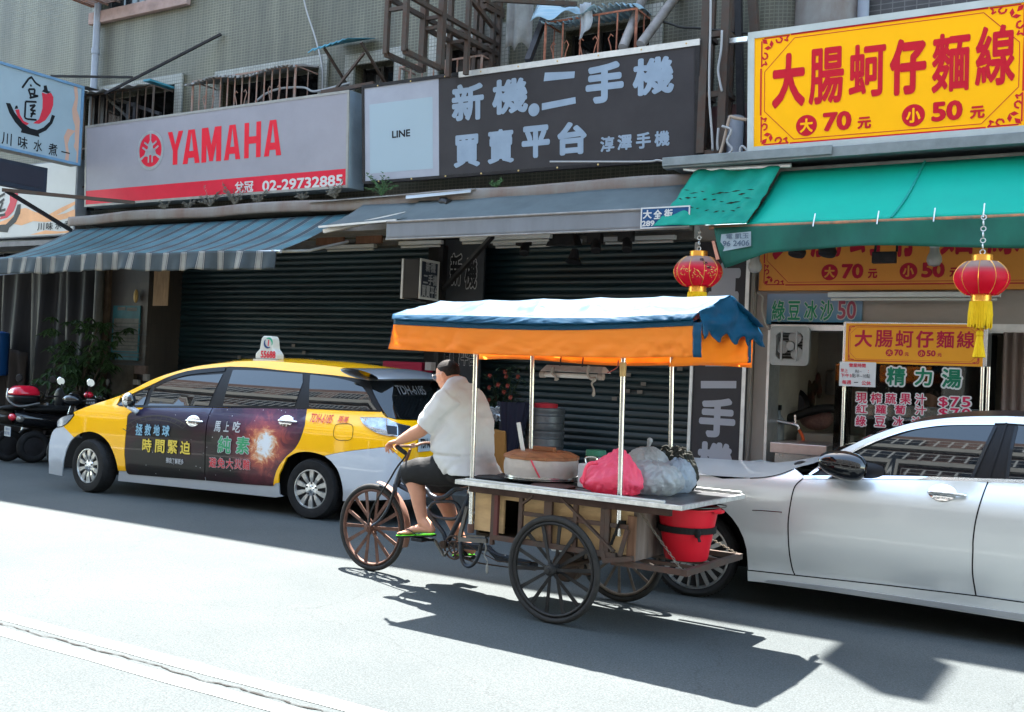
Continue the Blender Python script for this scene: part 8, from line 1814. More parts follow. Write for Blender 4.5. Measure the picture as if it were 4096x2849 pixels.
mb=MB(); q=[cp('v',x,y,.06) for x,y in ((1205,930),(1225,830),(1260,775),(1320,770))]; mb.tube(spl(q,5),[.012]*16,6,sq=.5); tag(mb.build('bag_handle',pinkb,smooth='all'),'loose pink carrier handle looped beside the pink bag','bag handle')
bag('plastic_bag',bx_(1735,1005,.42),(.215,.16,.125),clearb,'big low whitish plastic bag right of the pink bag','bag',False,7,amp=.1)
p_=bx_(1700,780,.66); bag('plastic_bag',p_+V((0,0,.07)),(.16,.13,.125),clearb,'knotted clear bag with an upright twisted tip, highest of the pale bags','bag',True,11,amp=.06,fold=9)
bag('plastic_bag',bx_(1925,985,.66),(.12,.13,.13),cloudb,'bluish plastic bag between the low whitish bag and the patterned cloth bag','bag',False,15,amp=.08)
camo=mat('dark_green_bag',(.06,.055,.045),.8,var=.7,vs=14,col2=(.018,.025,.02))
p_=bx_(1930,970,.84); bag('shopping_bag',p_,(.14,.07,.16),camo,'dark patterned cloth bag behind the bluish plastic bag','bag',False,19,amp=.2)
mb=MB(); q=[cp('v',x,y,.82) for x,y in ((1815,650),(1850,640),(1870,670),(1880,740))]; mb.tube(spl(q,5),.008,6); q=[cp('v',x,y,.82) for x,y in ((1800,690),(1830,660),(1860,690))]; mb.tube(spl(q,5),.01,6); tag(mb.build('cloth_strap',camo,smooth='all'),'dark strap standing up from the patterned cloth bag','strap')
# things lying on the table, lamp under the canopy
for x,y,w_,h_,lab,m_ in ((545,905,.2,.02,'flat dark cloth at the front end of the tricycle table',mat('dark_cloth',(.03,.03,.03),.9)),(980,940,.12,.015,'flat dark lid lying on the table in front of the steamer',mat('brown_lid',(.07,.035,.03),.6))):
    c=bx_(x,y,w_); mb=MB(); mb.lathe([(0,0),(.15,.0),(.155,h_),(0,h_+.002)],c,n=9); tag(mb.build('cloth' if 'cloth' in lab else 'flat_lid',m_,bevel=.003),lab,'cloth' if 'cloth' in lab else 'lid')
la=cp('v',920,70,.45); lb=cp('v',1390,82,.45); xa,xb_=cx_(la)[0],cx_(lb)[0]; zL=(la.z+lb.z)/2
tl_=thing('tube_lamp',cw((xa+xb_)/2,.45,zL),'white tube lamp with rag strips hung under the tricycle canopy','lamp')
mb=MB(); mb.hexa([cw(xa,.38,zL+.0),cw(xb_,.38,zL+.0),cw(xb_,.52,zL+.0),cw(xa,.52,zL+.0)],[cw(xa+.02,.43,zL+.045),cw(xb_-.02,.43,zL+.045),cw(xb_-.02,.47,zL+.045),cw(xa+.02,.47,zL+.045)]); mb.build('fitting',mat('grimy_white',(.55,.53,.50),.5,var=.3,vs=12),tl_,bevel=.003)
mb=MB(); mb.tube([cw(xa+.03,.40,zL-.025),cw(xb_-.03,.40,zL-.025)],.017,12); mb.build('tube',tubem,tl_,smooth=True); mb=MB()
for x in (xa+.015,xb_-.015): mb.tube([cw(x-.02,.40,zL-.025),cw(x+.02,.40,zL-.025)],.024,10)
mb.build('end_cap',mat('grimy_cap',(.36,.32,.28),.6,var=.3),tl_,smooth=True)
mb=MB()
for x in (xa+.14,xb_-.18): mb.tube([cw(x,.42,zL+.04),cw(x,.45,zE-.12)],.005,5)
mb.build('wire',cabk,tl_)
rg_=mat('grimy_rag',(.36,.33,.29),.9,var=.3)
mb=MB()
for q in (((985,30),(970,75),(1000,110),(1010,140)),((1255,25),(1245,85),(1262,120),(1310,135)),((1295,140),(1275,165),(1292,210),(1288,262))):
    P_=[cp('v',x,y,.37) for x,y in q]; mb.tube(spl(P_,4),[.012,.013,.013,.012,.011,.01,.01,.01,.011,.012,.016,.02,.008][:len(spl(P_,4))],7,sq=.5)
mb.build('rag_strip',rg_,tl_,smooth='all')
mb=MB(); mb.tube(spl([cp('v',1395,80,.40),cp('v',1440,60,.3),cp('v',1475,30,.2),cp('v',1480,-15,.1)],5),.004,5); tag(mb.build('cable',mat('red_wire',(.3,.05,.04),.6),smooth='all'),'thin red wire from the canopy tube lamp to the post','cable')
# =============== rider: one continuous remeshed body, clothes as children
def capsule(mb,pts,rs,n=16,sq=1.0,k=4):
    P=spl(pts,k); m=len(P); rr=[float(np.interp(i/(m-1)*(len(rs)-1),range(len(rs)),rs)) for i in range(m)]
    d0=(P[0]-P[1]).normalized(); d1=(P[-1]-P[-2]).normalized()
    A=[P[0]+d0*rr[0]*f for f in (.85,.5)]; B=[P[-1]+d1*rr[-1]*f for f in (.5,.85)]
    mb.tube(A+P+B,[rr[0]*.5,rr[0]*.86]+rr+[rr[-1]*.86,rr[-1]*.5],n,sq=sq)
def remesh(mb,name,m,parent,vox,it=6,fac=.5,disp=None,mats=None):
    me=bpy.data.meshes.new(name); bmesh.ops.recalc_face_normals(mb.bm,faces=mb.bm.faces); mb.bm.to_mesh(me); mb.bm.free()
    o=bpy.data.objects.new(name,me); COL.objects.link(o)
    r=o.modifiers.new('r','REMESH'); r.mode='VOXEL'; r.voxel_size=vox
    s_=o.modifiers.new('s','SMOOTH'); s_.iterations=it; s_.factor=fac
    dg=bpy.context.evaluated_depsgraph_get(); m2=bpy.data.meshes.new_from_object(o.evaluated_get(dg)); bpy.data.objects.remove(o); bpy.data.meshes.remove(me); m2.name=name
    if disp:
        n=len(m2.vertices); co=np.zeros(n*3); m2.vertices.foreach_get('co',co); no=np.zeros(n*3); m2.vertex_normals.foreach_get('vector',no)
        co=co.reshape(-1,3); no=no.reshape(-1,3); d=np.array([disp(V(c)) for c in co]); co+=no*d[:,None]; m2.vertices.foreach_set('co',co.ravel()); m2.update()
    return finish(name,m2,m,parent,'all')
skin=mat('skin',(.56,.27,.17),.5,var=.12,vs=9,spec=.4); 
skb=skin.node_tree.nodes['Principled BSDF'].inputs; skb['Subsurface Weight'].default_value=.12; skb['Subsurface Radius'].default_value=(.02,.008,.004)
shirtm=mat('white_cotton',(.82,.82,.81),.85,bump=.35,bs=16,stretch=(1,1,.6),transl=.12); shortm=mat('black_shorts',(.020,.020,.021),.75,bump=.3,bs=14); hairm=mat('black_hair',(.022,.016,.013),.7,var=.5,vs=60,bump=.5,bs=160)
man=thing('person',cw(fx+1.0,.467,0),'heavy man in white t-shirt and black shorts pedalling the tricycle','person')
pp=lambda x,y,w=.467: cp('p',x,y,w)
body=MB()
UP=V((0,0,1))
# head (frame: f forward, tilted down)
hc=pp(772,318); f_=(-ce*math.cos(rad(16))-UP*math.sin(rad(16))).normalized(); hs=cn.copy(); hu=hs.cross(f_).normalized(); hu=hu if hu.z>0 else -hu
HR=Matrix((f_,hs,hu)).transposed()
def hp(a,b,c): return hc+f_*a+hs*b+hu*c
def hell(c,r): body.ell(hp(*c),r,24,16,HR)
hell((-.008,0,.022),(.098,.078,.088)); hell((.022,0,-.022),(.074,.067,.085)); hell((.040,0,-.072),(.045,.045,.036)); hell((.062,0,-.088),(.022,.028,.018))
hell((-.038,0,-.04),(.058,.062,.058)); 
for s_ in (-1,1):
    hell((.045,s_*.040,-.030),(.036,.028,.034)); hell((.02,s_*.045,-.065),(.045,.026,.03))     # cheeks, jowl
    hell((.066,s_*.030,.012),(.018,.022,.010))      # brow
hell((.088,0,-.028),(.020,.013,.012)); body.tube([hp(.076,0,.006),hp(.088,0,-.012),hp(.096,0,-.027)],[.008,.010,.012],10); 
for s_ in (-1,1): hell((.084,s_*.011,-.030),(.011,.008,.008))
hell((.080,0,-.052),(.012,.022,.006)); hell((.078,0,-.063),(.012,.020,.007))
for s_ in (-1,1):   # ears
    c=hp(-.012,s_*.080,-.016); e=Matrix((f_,hs,hu)).transposed()@Matrix.Rotation(s_*.35,3,'Z'); body.ell(c,(.020,.009,.033),14,10,e); body.ell(hp(-.006,s_*.076,-.036),(.010,.009,.013),10,8,HR)
# neck, upper back (under the shirt) and spine
capsule(body,[pp(815,395),pp(880,420),pp(930,470)],[.062,.062,.06])
capsule(body,[pp(930,500),pp(945,750),pp(950,1050),pp(985,1280)],[.075,.10,.14,.12],24)
# arms
sL=pp(760,610,.255); eL=pp(495,905,.20); wL=pp(262,1022,.20)
def arm(sh,el,wr): 
    capsule(body,[sh,sh.lerp(el,.5)+(sh-el).cross(cn).normalized()*0,el],[.07,.062,.052]); capsule(body,[el,el.lerp(wr,.35),wr.lerp(el,.15),wr],[.052,.052,.036,.031],16)
arm(sL,eL,wL)
sR=pp(760,610,.70); gR=hbp[-1]; wR=gR+ce*.0+V((.03,0,.045)); eR=sR.lerp(wR,.52)+V((.04,.05,-.03)); arm(sR,eR,wR)
# hands: palm, four fingers closing over the bar, thumb
def hand(wr,kn,tips,thumb,pr=(.040,.017)):
    d=(kn-wr).normalized(); side=cn; nrm=d.cross(side).normalized(); nrm=nrm if nrm.z>0 else -nrm
    Rm=Matrix((d,side,nrm)).transposed(); c=wr.lerp(kn,.58); body.ell(c,((kn-wr).length*.62,pr[0],pr[1]),16,12,Rm)
    body.ell(wr.lerp(kn,.75),((kn-wr).length*.4,pr[0]*1.02,pr[1]*.9),14,10,Rm)
    for k,(mid,tip,off) in enumerate(tips):
        a=kn+side*off; r=(.0088,.0092,.0090,.0078)[k]; capsule(body,[a-d*.012,a+mid*.55,a+mid,a+tip],[r*1.1,r*1.05,r,r*.82],10,k=3)
    capsule(body,[wr.lerp(kn,.25)+side*thumb[0],wr.lerp(kn,.7)+side*thumb[0]*1.5+V((0,0,-.012)),wr.lerp(kn,1.0)+side*thumb[0]*1.4+V((0,0,-.03))],[.013,.011,.009],10,k=3)
kL=pp(170,1040,.20)
hand(wL,kL,[(pp(150,1075,.2)-kL+V((-.004,0,-.008)),pp(150,1120,.2)-kL+V((.0,0,-.012)),-.032),(pp(142,1080,.2)-kL,pp(160,1150,.2)-kL,-.011),(pp(142,1075,.2)-kL,pp(185,1150,.2)-kL,.010),(pp(150,1070,.2)-kL,pp(195,1125,.2)-kL,.029)],(.036,))
kR=gR+V((-.045,0,.03)); dn=V((-.02,0,-.03)); hand(wR,kR,[(dn,dn+V((.03,0,-.03)),-.03),(dn,dn+V((.035,0,-.035)),-.01),(dn,dn+V((.035,0,-.035)),.01),(dn,dn+V((.03,0,-.028)),.028)],(-.034,))
# legs
kneeL=pp(372,1375,.30); hipL=pp(950,1385,.40); ankL=C(895,668,.30); heelL=C(945,745,.30)
def leg(hip,knee,ank,calf): 
    capsule(body,[hip,hip.lerp(knee,.5),knee],[.095,.080,.064],20)
    capsule(body,[knee,knee.lerp(ank,.3)+calf*.030,knee.lerp(ank,.62)+calf*.012,ank],[.062,.067,.052,.039],18)
leg(hipL,kneeL,ankL,ce)
def foot(ank,heel,toe,wdir,sd):
    d=(toe-heel); L=d.length; d.normalize(); sde=wdir; n=d.cross(sde).normalized(); n=n if n.z>0 else -n
    capsule(body,[ank+V((0,0,.02)),ank.lerp(heel,.6)+n*.03,heel+n*.032],[.040,.038,.032],14)
    capsule(body,[heel+n*.030,heel.lerp(toe,.35)+n*.042,heel.lerp(toe,.7)+n*.024],[.030,.035,.026],14,sq=.9)
    body.ell(heel.lerp(toe,.68)+n*.018,(L*.24,.042,.018),16,10,Matrix((d,sde,n)).transposed())
    for k,(o,l,r) in enumerate(((-.030*sd,.0,.0125),(-.010*sd,.004,.0095),(.008*sd,-.004,.009),(.023*sd,-.014,.0085),(.036*sd,-.026,.008))):
        b=heel.lerp(toe,.78)+sde*o+n*.014; capsule(body,[b,b+d*(.22*L*.55+l*.5)+n*.004,b+d*(.22*L+l)-n*.003],[r*1.05,r,r*.85],10,k=3)
toeL=C(668,775,.30); hb_=C(985,768,.30); foot(ankL,hb_-ce*.012,toeL,cn,-1)
kneeR=C(985,310,.64); hipR=pp(970,1385,.56); ankR=C(1262,860,.64); leg(hipR,kneeR,ankR,ce)
toeR=C(1190,955,.64); hR=C(1345,955,.64); foot(ankR,hR,toeR,cn,1)
bo=remesh(body,'body',skin,man,.0052,5)
# hair: short crop over the crown, sides and nape
hm=MB()
def hg(u,v):
    a=2*PI*u; q=PI/2-(PI*.5+.80*max(0,-math.cos(a))**.8+.06-.74*max(0,math.cos(a))**.8+.03*mnoise.noise(V((a*3,0,0)))+.16*math.sin(a)**2)*v
    r=1.0; x,y,z=math.cos(q)*math.cos(a),math.cos(q)*math.sin(a),math.sin(q); fr=.0032*(1-v**3)-.0016*v**6
    return hp(-.008+(.098+fr)*x-(.004 if v>.9 else 0),(.078+fr)*y,.022+(.088+fr)*z if z>-.0 else .022+(.088+fr)*z*1.02)
hm.grid(hg,72,26,True)
hm.build('hair',hairm,man,smooth='all')
# glasses
gm=mat('glasses_rim',(.42,.40,.38),.25,.8); mb=MB()
for s_ in (-1,1):
    c=(.098,s_*.033,.004); L=[hp(c[0]-.010*abs(q[0])*0-.0,c[1]+q[0],c[2]+q[1]) for q in ((-.026,.014),(.024,.016),(.027,.0),(.02,-.018),(-.018,-.019),(-.027,-.004))]
    mb.tube(spl(L,4,True),.0019,6,closed=True); mb.tube(spl([hp(.096,s_*.060,.012),hp(.05,s_*.080,.012),hp(-.006,s_*.083,.006),hp(-.02,s_*.082,-.012)],4),.0021,6)
mb.tube([hp(.099,-.008,.010),hp(.102,0,.012),hp(.099,.008,.010)],.0018,6); mb.build('glasses',gm,man,smooth='all')
# t-shirt
sh=MB()
rows=[(1372,1050,.168,.270),(1300,1000,.188,.272),(1240,965,.196,.268),(1150,944,.204,.272),(1050,935,.203,.272),(950,942,.190,.268),(850,966,.165,.262),(760,960,.152,.256),(680,950,.142,.250),(600,938,.132,.240),(530,925,.120,.222),(470,925,.104,.190),(430,925,.086,.135),(396,930,.074,.098)]
def tor(u,v):
    k=v*(len(rows)-1); i=min(int(k),len(rows)-2); t=k-i; a=[rows[i][j]+(rows[i+1][j]-rows[i][j])*t for j in range(4)]
    c=pp(a[1],a[0]); an=2*PI*u; x,y=math.cos(an),math.sin(an); e=.86
    return c+ce*(a[2]*math.copysign(abs(x)**e,x))+cn*(a[3]*math.copysign(abs(y)**e,y))
sh.grid(tor,56,60,True); sh.bm.verts.ensure_lookup_table()
n_=61
sh.bm.faces.new([sh.bm.verts[i*n_] for i in range(56)]); sh.bm.faces.new([sh.bm.verts[i*n_+60] for i in range(56)])
def sleeve(shd,el,w,r0=.108,r1=.084,tr=.96):
    e=shd.lerp(el,tr); sh.tube(spl([shd+(shd-el)*.25,shd,shd.lerp(el,.5),e],5),[float(np.interp(i/15,[0,.35,1],[r0*.8,r0,r1])) for i in range(16)],20)
capsule(sh,[sL+UP*.035,pp(850,455,.38),pp(905,425,.467),pp(850,455,.56),sR+UP*.035],[.07,.072,.078,.072,.07],18)
sleeve(sL,pp(512,898,.20),.2); sleeve(sR,sR.lerp(eR,.8),.7)
def wr_(p):
    q=p-CO; x=q.dot(ce); y=q.dot(cn); z=p.z
    d=.014*mnoise.noise(V((x*7+z*6,y*7,z*3)))-.006*abs(mnoise.noise(V((x*9-z*9,y*5,3))))+.007*mnoise.noise(V((x*16-z*14,y*14,z*7)))
    d+=.0055*math.sin((x*1.0+z*1.25)*46+5*mnoise.noise(V((x*4,y*4,z*4))))*max(0,mnoise.noise(V((x*3.1+2,y*3,z*3.3)))+.12)*2
    lz=(z-rowz[2])/.10; d+=-.016*math.exp(-((z-rowz[0])/.012)**2)*(1 if x<rowz[1] else .3)       # roll of cloth over the waistband
    return d
rowz=(pp(900,1158).z,cx_(pp(1100,1150))[0],pp(900,1250).z)
so_=remesh(sh,'shirt',shirtm,man,.0075,5,disp=wr_)
# shorts
st=MB()
capsule(st,[pp(940,1352,.375),pp(700,1335,.33),pp(430,1345,.30)],[.115,.122,.098],24)
st.tube([pp(480,1340,.302),pp(375,1362,.30),pp(350,1368,.30)],[.100,.096,.094],24)
capsule(st,[pp(975,1345,.60),kneeR.lerp(pp(975,1345,.60),.5),kneeR.lerp(hipR,.12)],[.135,.12,.098],24)
st.ell(pp(1010,1392),(.17,.235,.075),28,16,Matrix((ce,cn,UP)).transposed()); capsule(st,[pp(660,1270,.467),pp(780,1330,.467)],[.05,.08])
def wr2(p): q=p-CO; x=q.dot(ce); return .006*mnoise.noise(V((x*9+p.z*9,q.dot(cn)*8,p.z*6)))+.003*mnoise.noise(V((x*20,q.dot(cn)*20,p.z*14)))
remesh(st,'shorts',shortm,man,.0075,5,disp=wr2)
# flip-flops
def sandal(heel,toe,sd,mgreen):
    d=(toe-heel); L=d.length; d.normalize(); n=d.cross(cn).normalized(); n=n if n.z>0 else -n
    def outl(o): return [heel+d*(x*L)+cn*(y*sd)+n*o for x,y in ((-.06,0),(-.03,.03),(.1,.034),(.4,.036),(.72,.05),(.95,.044),(1.06,.0),(1.03,-.035),(.8,-.046),(.45,-.034),(.1,-.033),(-.03,-.028))]
    mb=MB(); mb.hexa(outl(-.014),outl(-.001)); s_=mb.build('flip_flop',mat('sole_black',(.02,.02,.02),.7),man,bevel=.004)
    mb=MB(); mb.hexa([p+n*.0 for p in outl(-.0005)],outl(.004)); mb.build('insole',mgreen,s_)
    mb=MB(); tp=heel+d*(L*.80)+n*.028+cn*(-.016*sd); 
    for y in (.042,-.038): mb.tube(spl([tp,heel.lerp(toe,.62)+cn*(y*.8*sd)+n*.047,heel.lerp(toe,.38)+cn*(y*sd)+n*.006],5),.006,7,sq=.5)
    mb.build('strap',blkp,s_,smooth='all')
gr=mat('lime_green',(.12,.62,.02),.5)
sandal(hb_-ce*.0+V((0,0,-.004)),toeL+V((0,0,-.004)),-1,gr); sandal(hR+V((0,0,-.004)),toeR+V((0,0,-.004)),1,gr)
# saddle
mb=MB(); s0=pp(1010,1455,.467)
def sad(u,v): a=2*PI*u; q=-PI/2+PI*(.001+.998*v); w_=.11*(.55+.45*(math.cos(a)+1)/2); return s0+ce*(.14*math.cos(q)*math.cos(a))+cn*(w_*math.cos(q)*math.sin(a))+UP*(.035*math.sin(q))
mb.grid(sad,30,12,True); mb.build('saddle',blkp,tri,smooth='all'); mb=MB(); mb.tube([s0,C(1315,400)],.014,8); mb.build('seat_post',steel2,tri)
# =============== person behind the cabinet glass (head and shoulders in the dark)
hc=onY('g',1722,1150,11.35); pm_=thing('person',hc,'dark haired cook looking down behind the cabinet glass','person')
body=MB(); f_=V((-.25,-.95,-.25)).normalized(); hs=f_.cross(UP).normalized(); hu=hs.cross(f_).normalized(); HR=Matrix((f_,hs,hu)).transposed()
hell((-.008,0,.022),(.098,.078,.088)); hell((.022,0,-.022),(.074,.067,.085)); hell((.046,0,-.078),(.036,.036,.030)); hell((.092,0,-.028),(.02,.014,.012))
for s_ in (-1,1): hell((.045,s_*.036,-.03),(.034,.024,.03)); hell((-.012,s_*.080,-.016),(.016,.008,.03)); hell((.07,s_*.03,.014),(.016,.02,.008))
hell((.082,0,-.056),(.012,.022,.01))
capsule(body,[hc+V((0,.03,-.06)),hc+V((0,.06,-.2))],[.055,.07]); capsule(body,[hc+V((-.17,.08,-.28)),hc+V((.17,.08,-.28))],[.08,.08]); capsule(body,[hc+V((0,.08,-.3)),hc+V((0,.1,-.75))],[.16,.16])
for s_ in (-1,1):
    a=hc+V((s_*.2,.06,-.28)); b=hc+V((s_*.26,.0,-.55)); c=hc+V((s_*.14,-.18,-.62)); capsule(body,[a,b],[.055,.045]); capsule(body,[b,c],[.043,.032])
    hand(c,c+V((-s_*.03,-.07,-.01)),[(V((0,-.03,-.01)),V((0,-.05,-.03)),o) for o in (-.03,-.01,.01,.03)],(.03,))
remesh(body,'body',mat('skin_shaded',(.30,.14,.09),.5,var=.1,vs=8),pm_,.008,4)  # rider's skin colour darkened: the shade of the stall is put into it
mb=MB(); hm=mb; hm.grid(hg,48,18,True); hm.build('hair',hairm,pm_,smooth='all')
sh=MB(); capsule(sh,[hc+V((-.17,.08,-.285)),hc+V((.17,.08,-.285))],[.09,.09]); capsule(sh,[hc+V((0,.08,-.32)),hc+V((0,.1,-.78))],[.175,.175],20)
for s_ in (-1,1): capsule(sh,[hc+V((s_*.19,.06,-.28)),hc+V((s_*.235,.02,-.44))],[.072,.064])
remesh(sh,'shirt',mat('dark_shirt',(.02,.02,.024),.9),pm_,.012,4)
# =============== scooters at the left
bodyb=mat('scooter_black',(.012,.012,.014),.22,coat=.8); bodyg=mat('scooter_brown',(.05,.04,.03),.3,coat=.6); redl=mat('tail_red',(.5,.01,.03),.15,coat=.6); silver2=mat('dull_silver',(.35,.35,.35),.35,.7)
def scooter(o,yaw,lab,bm_,box=False,plate=True,mirrors=True):
    t=thing('scooter',o,lab,'scooter'); f=V((math.cos(yaw),math.sin(yaw),0)); s=V((-f.y,f.x,0)); o=V(o)
    L=lambda a,b,c:o+f*a+s*b+V((0,0,c))
    Rm=Matrix((f,s,V((0,0,1)))).transposed()
    for nm,x in (('front_wheel',.62),('rear_wheel',-.55)):
        mb=MB(); mb.torus(L(x,0,.24),s,.185,.055,36,10); ty_=mb.build(nm,rubber,t,smooth='all'); mb=MB(); mb.lathe([(.03,-.04),(.14,-.03),(.145,0),(.14,.03),(.03,.04)],L(x,0,.24),s,20); mb.build('rim',blacksteel,ty_,smooth=True)
    mb=MB()
    def sh(u,v): # seat/tail shell
        x=-.85+1.0*v; w=.15*(math.sin(PI*min(1,max(.03,v*.9+.08))))**.5; a=2*PI*u; h=.16*(.7+.3*v); zc=.60-.02*v+.10*(1-v)*.8; return L(x,w*math.cos(a),zc+h*math.sin(a)*.9)
    mb.grid(sh,24,18,True); mb.build('tail_shell',bm_,t,smooth='all')
    mb=MB(); mb.ell(L(-.30,0,.80),(.42,.14,.06),20,10,Rm); mb.build('seat',mat('seat_black',(.015,.015,.015),.6),t,smooth='all')
    mb=MB()
    def ap(u,v): a=-1.1+2.2*u; return L(.36+.16*math.cos(a)*.6+.10*(1-v)-.12*v,.2*math.sin(a),.30+.62*v)
    mb.grid(ap,14,10); mb.build('front_apron',bm_,t,smooth='all',thick=.02)
    mb=MB(); mb.hexa([L(-.25,-.13,.26),L(.42,-.13,.26),L(.42,.13,.26),L(-.25,.13,.26)],[L(-.25,-.13,.33),L(.42,-.13,.33),L(.42,.13,.33),L(-.25,.13,.33)]); mb.build('footboard',bm_,t,bevel=.01)
    mb=MB(); mb.tube([L(.62,.0,.24),L(.5,0,.6),L(.42,0,.95)],.03,8); mb.tube(spl([L(.30,-.32,.98),L(.38,-.15,.97),L(.42,0,.96),L(.38,.15,.97),L(.30,.32,.98)],4),.013,8); mb.build('handlebar',blacksteel,t,smooth=True)
    mb=MB(); mb.ell(L(.44,0,.98),(.11,.16,.09),16,10,Rm); mb.build('head_cowl',bm_,t,smooth='all')
    if mirrors:
        for q in (-1,1):
            mb=MB(); mb.tube(spl([L(.38,q*.18,.99),L(.40,q*.24,1.12),L(.40,q*.27,1.2)],4),.007,6); mb.build('mirror_arm',blacksteel,t)
            c=L(.40,q*.28,1.24); n=((CAM-c).normalized()+(V((c.x+.6,5.2,0))-c).normalized()).normalized() if mirrors==2 else -f; mb=MB(); mb.lathe([(0,0),(.055,0),(.062,-.01),(.05,-.03),(0,-.035)],c,n,20); mb.build('mirror',mat('mirror_face',(.8,.82,.82),.03,1.) if mirrors==2 else blacksteel,t,smooth=True)
    mb=MB(); mb.ell(L(-.87,0,.68),(.05,.11,.055),16,10,Rm); mb.build('tail_light',redl,t,smooth='all')
    for q in (-1,1): mb=MB(); mb.ell(L(-.80,q*.13,.66),(.06,.03,.05),12,8,Rm); mb.build('indicator',mat('clear_ind',(.4,.38,.34),.1,.5),t,smooth='all')
    if plate:
        pl=PL(L(-.93,.12,.40),-s,(0,0,1)); pl.n=-f; mb=MB(); slab(mb,pl,0,.25,0,.14,-.01,0); pt=mb.build('licence_plate',mat('plate_blue_white',(.40,.48,.56),.4),t)
        mb=MB(); pl.text2(mb,'EWD 9780',(.02,.02),(.23,.07),.02,.003); pl.text2(mb,'電動自行車',(.06,.085),(.23,.125),.01,.003); mb.build('lettering',mat('plate_ink',(.03,.07,.18),.5),pt)
    if box:
        def bx(lo,u,v): a=2*PI*u; q=-PI/2+PI*(.001+.998*v); c_=math.cos(q); X=math.copysign(abs(math.cos(a))**.6,math.cos(a))*c_**.5*.2; Y_=math.copysign(abs(math.sin(a))**.6,math.sin(a))*c_**.5*.21; return L(-.72+X,Y_,1.0+(max(0,math.sin(q))*.14 if not lo else min(0,math.sin(q))*.13))
        mb=MB(); mb.grid(lambda u,v:bx(True,u,v),36,16,True); mb.build('top_box',mat('box_black',(.016,.016,.018),.4),t,smooth='all')
        mb=MB(); mb.grid(lambda u,v:bx(False,u,v)+V((0,0,.012)),36,16,True); mb.build('top_box_lid',redl,t,smooth='all')
        mb=MB(); mb.tube(spl([L(-.55,-.17,.9),L(-.85,-.2,.85),L(-1.0,-.17,.95),L(-.98,-.1,1.1)],4),.013,8); mb.build('grab_rail',silver2,t,smooth=True)
    return t
g1=onG('u',420,1445); scooter((g1.x+.1,g1.y+.55,0),rad(75),'black scooter with a red lidded top box parked by the taxi nose',bodyb,True)
g2=onG('u',60,1420); scooter((g2.x+.15,g2.y+.55,0),rad(80),'dark scooter without mirrors beside the red boxed one',bodyg,False,False,False)
p3=onY('u',1190,360,10.0); scooter((p3.x,10.05,.0),rad(-80),'dark scooter behind the taxi bonnet whose two round mirrors shine white',bodyb,False,False,2)
p4=onY('u',780,520,10.35); scooter((p4.x-.2,10.3,0),rad(-65),'dark scooter behind the red boxed one, its black windscreen upright',bodyg,False,False,True)
mb=MB(); a=onY('u',760,620,10.2); mb.ell(a,(.13,.05,.17),16,10); tag(mb.build('seat_bag',blkp,smooth='all'),'black bag hung on a scooter handle before the potted plant','bag')
p=onY('u',1130,610,9.95); mb=MB(); mb.ell(p+V((0,0,.04)),(.09,.06,.05),14,8); 
tag(mb.build('tail_lamp',redl,smooth='all'),'red lamp of a parked scooter just above the taxi bonnet','lamp')
p=onY('u',1155,670,9.94); pl=PL(p,(1,0,0),(0,0,1)); mb=MB(); slab(mb,pl,-.09,.09,-.05,.05,-.01,0); sp_=mb.build('number_plate',mat('small_plate',(.35,.38,.42),.5)); tag(sp_,'small white scooter plate above the taxi bonnet','plate'); mb=MB(); pl.text2(mb,'837',(-.07,-.03),(.07,.03),.01,.003); mb.build('lettering',blkp,sp_)
# =============== potted plant
def leafmesh(mb,c,d,up,l,w):
    s=d.cross(up).normalized(); n=s.cross(d).normalized(); a=c; m1=c+d*l*.4+n*l*.03; t=c+d*l-n*l*.15
    mb.face([a,m1+s*w,t]); mb.face([a,t,m1-s*w])
lf=mat('leaf_green',(.045,.085,.03),.5,var=.5,vs=7,col2=(.02,.045,.02),transl=.25)
pp0=onY('d',520,1150,10.55); plant=thing('potted_tree',(pp0.x,10.55,0),'leafy potted money tree beside the drain pipe','plant')
mb=MB(); mb.lathe([(0,.0),(.2,.0),(.27,.42),(.29,.45),(.25,.45),(.2,.4),(0,.4)],(pp0.x,10.55,0.0),n=24); mb.build('pot',mat('dark_pot',(.05,.035,.03),.6),plant,smooth=True)
mb=MB(); rr=random.Random(21); top=[]
for k in range(7):
    b=V((pp0.x+rr.uniform(-.06,.06),10.55+rr.uniform(-.06,.06),.38)); e=V((pp0.x+rr.uniform(-.55,.75),10.55+rr.uniform(-.3,.3),rr.uniform(1.5,2.25))); m_=b.lerp(e,.5)+V((rr.uniform(-.05,.05),0,.15)); mb.tube(spl([b,m_,e],6),[.03-.0018*i for i in range(13)],7); top+=[m_.lerp(e,q) for q in (.3,.6,1.0)]
mb.build('trunk',mat('bark',(.07,.055,.04),.9),plant,smooth='all')
mb=MB()
for tp in top+[V((pp0.x+rr.gauss(0,.42),10.55+rr.gauss(0,.22),rr.uniform(.9,2.2))) for _ in range(60)]:
    for j in range(2):
        c=tp+V((rr.gauss(0,.12),rr.gauss(0,.1),rr.gauss(0,.1))); a0=rr.uniform(0,6.28); nl=rr.choice((5,6,7))
        for k in range(nl):
            a=a0+2*PI*k/nl; d=V((math.cos(a),math.sin(a)*.8,-.45+rr.uniform(-.25,.2))).normalized(); leafmesh(mb,c,d,V((0,0,1)),rr.uniform(.13,.22),rr.uniform(.025,.038))
mb.build('crown',lf,plant)
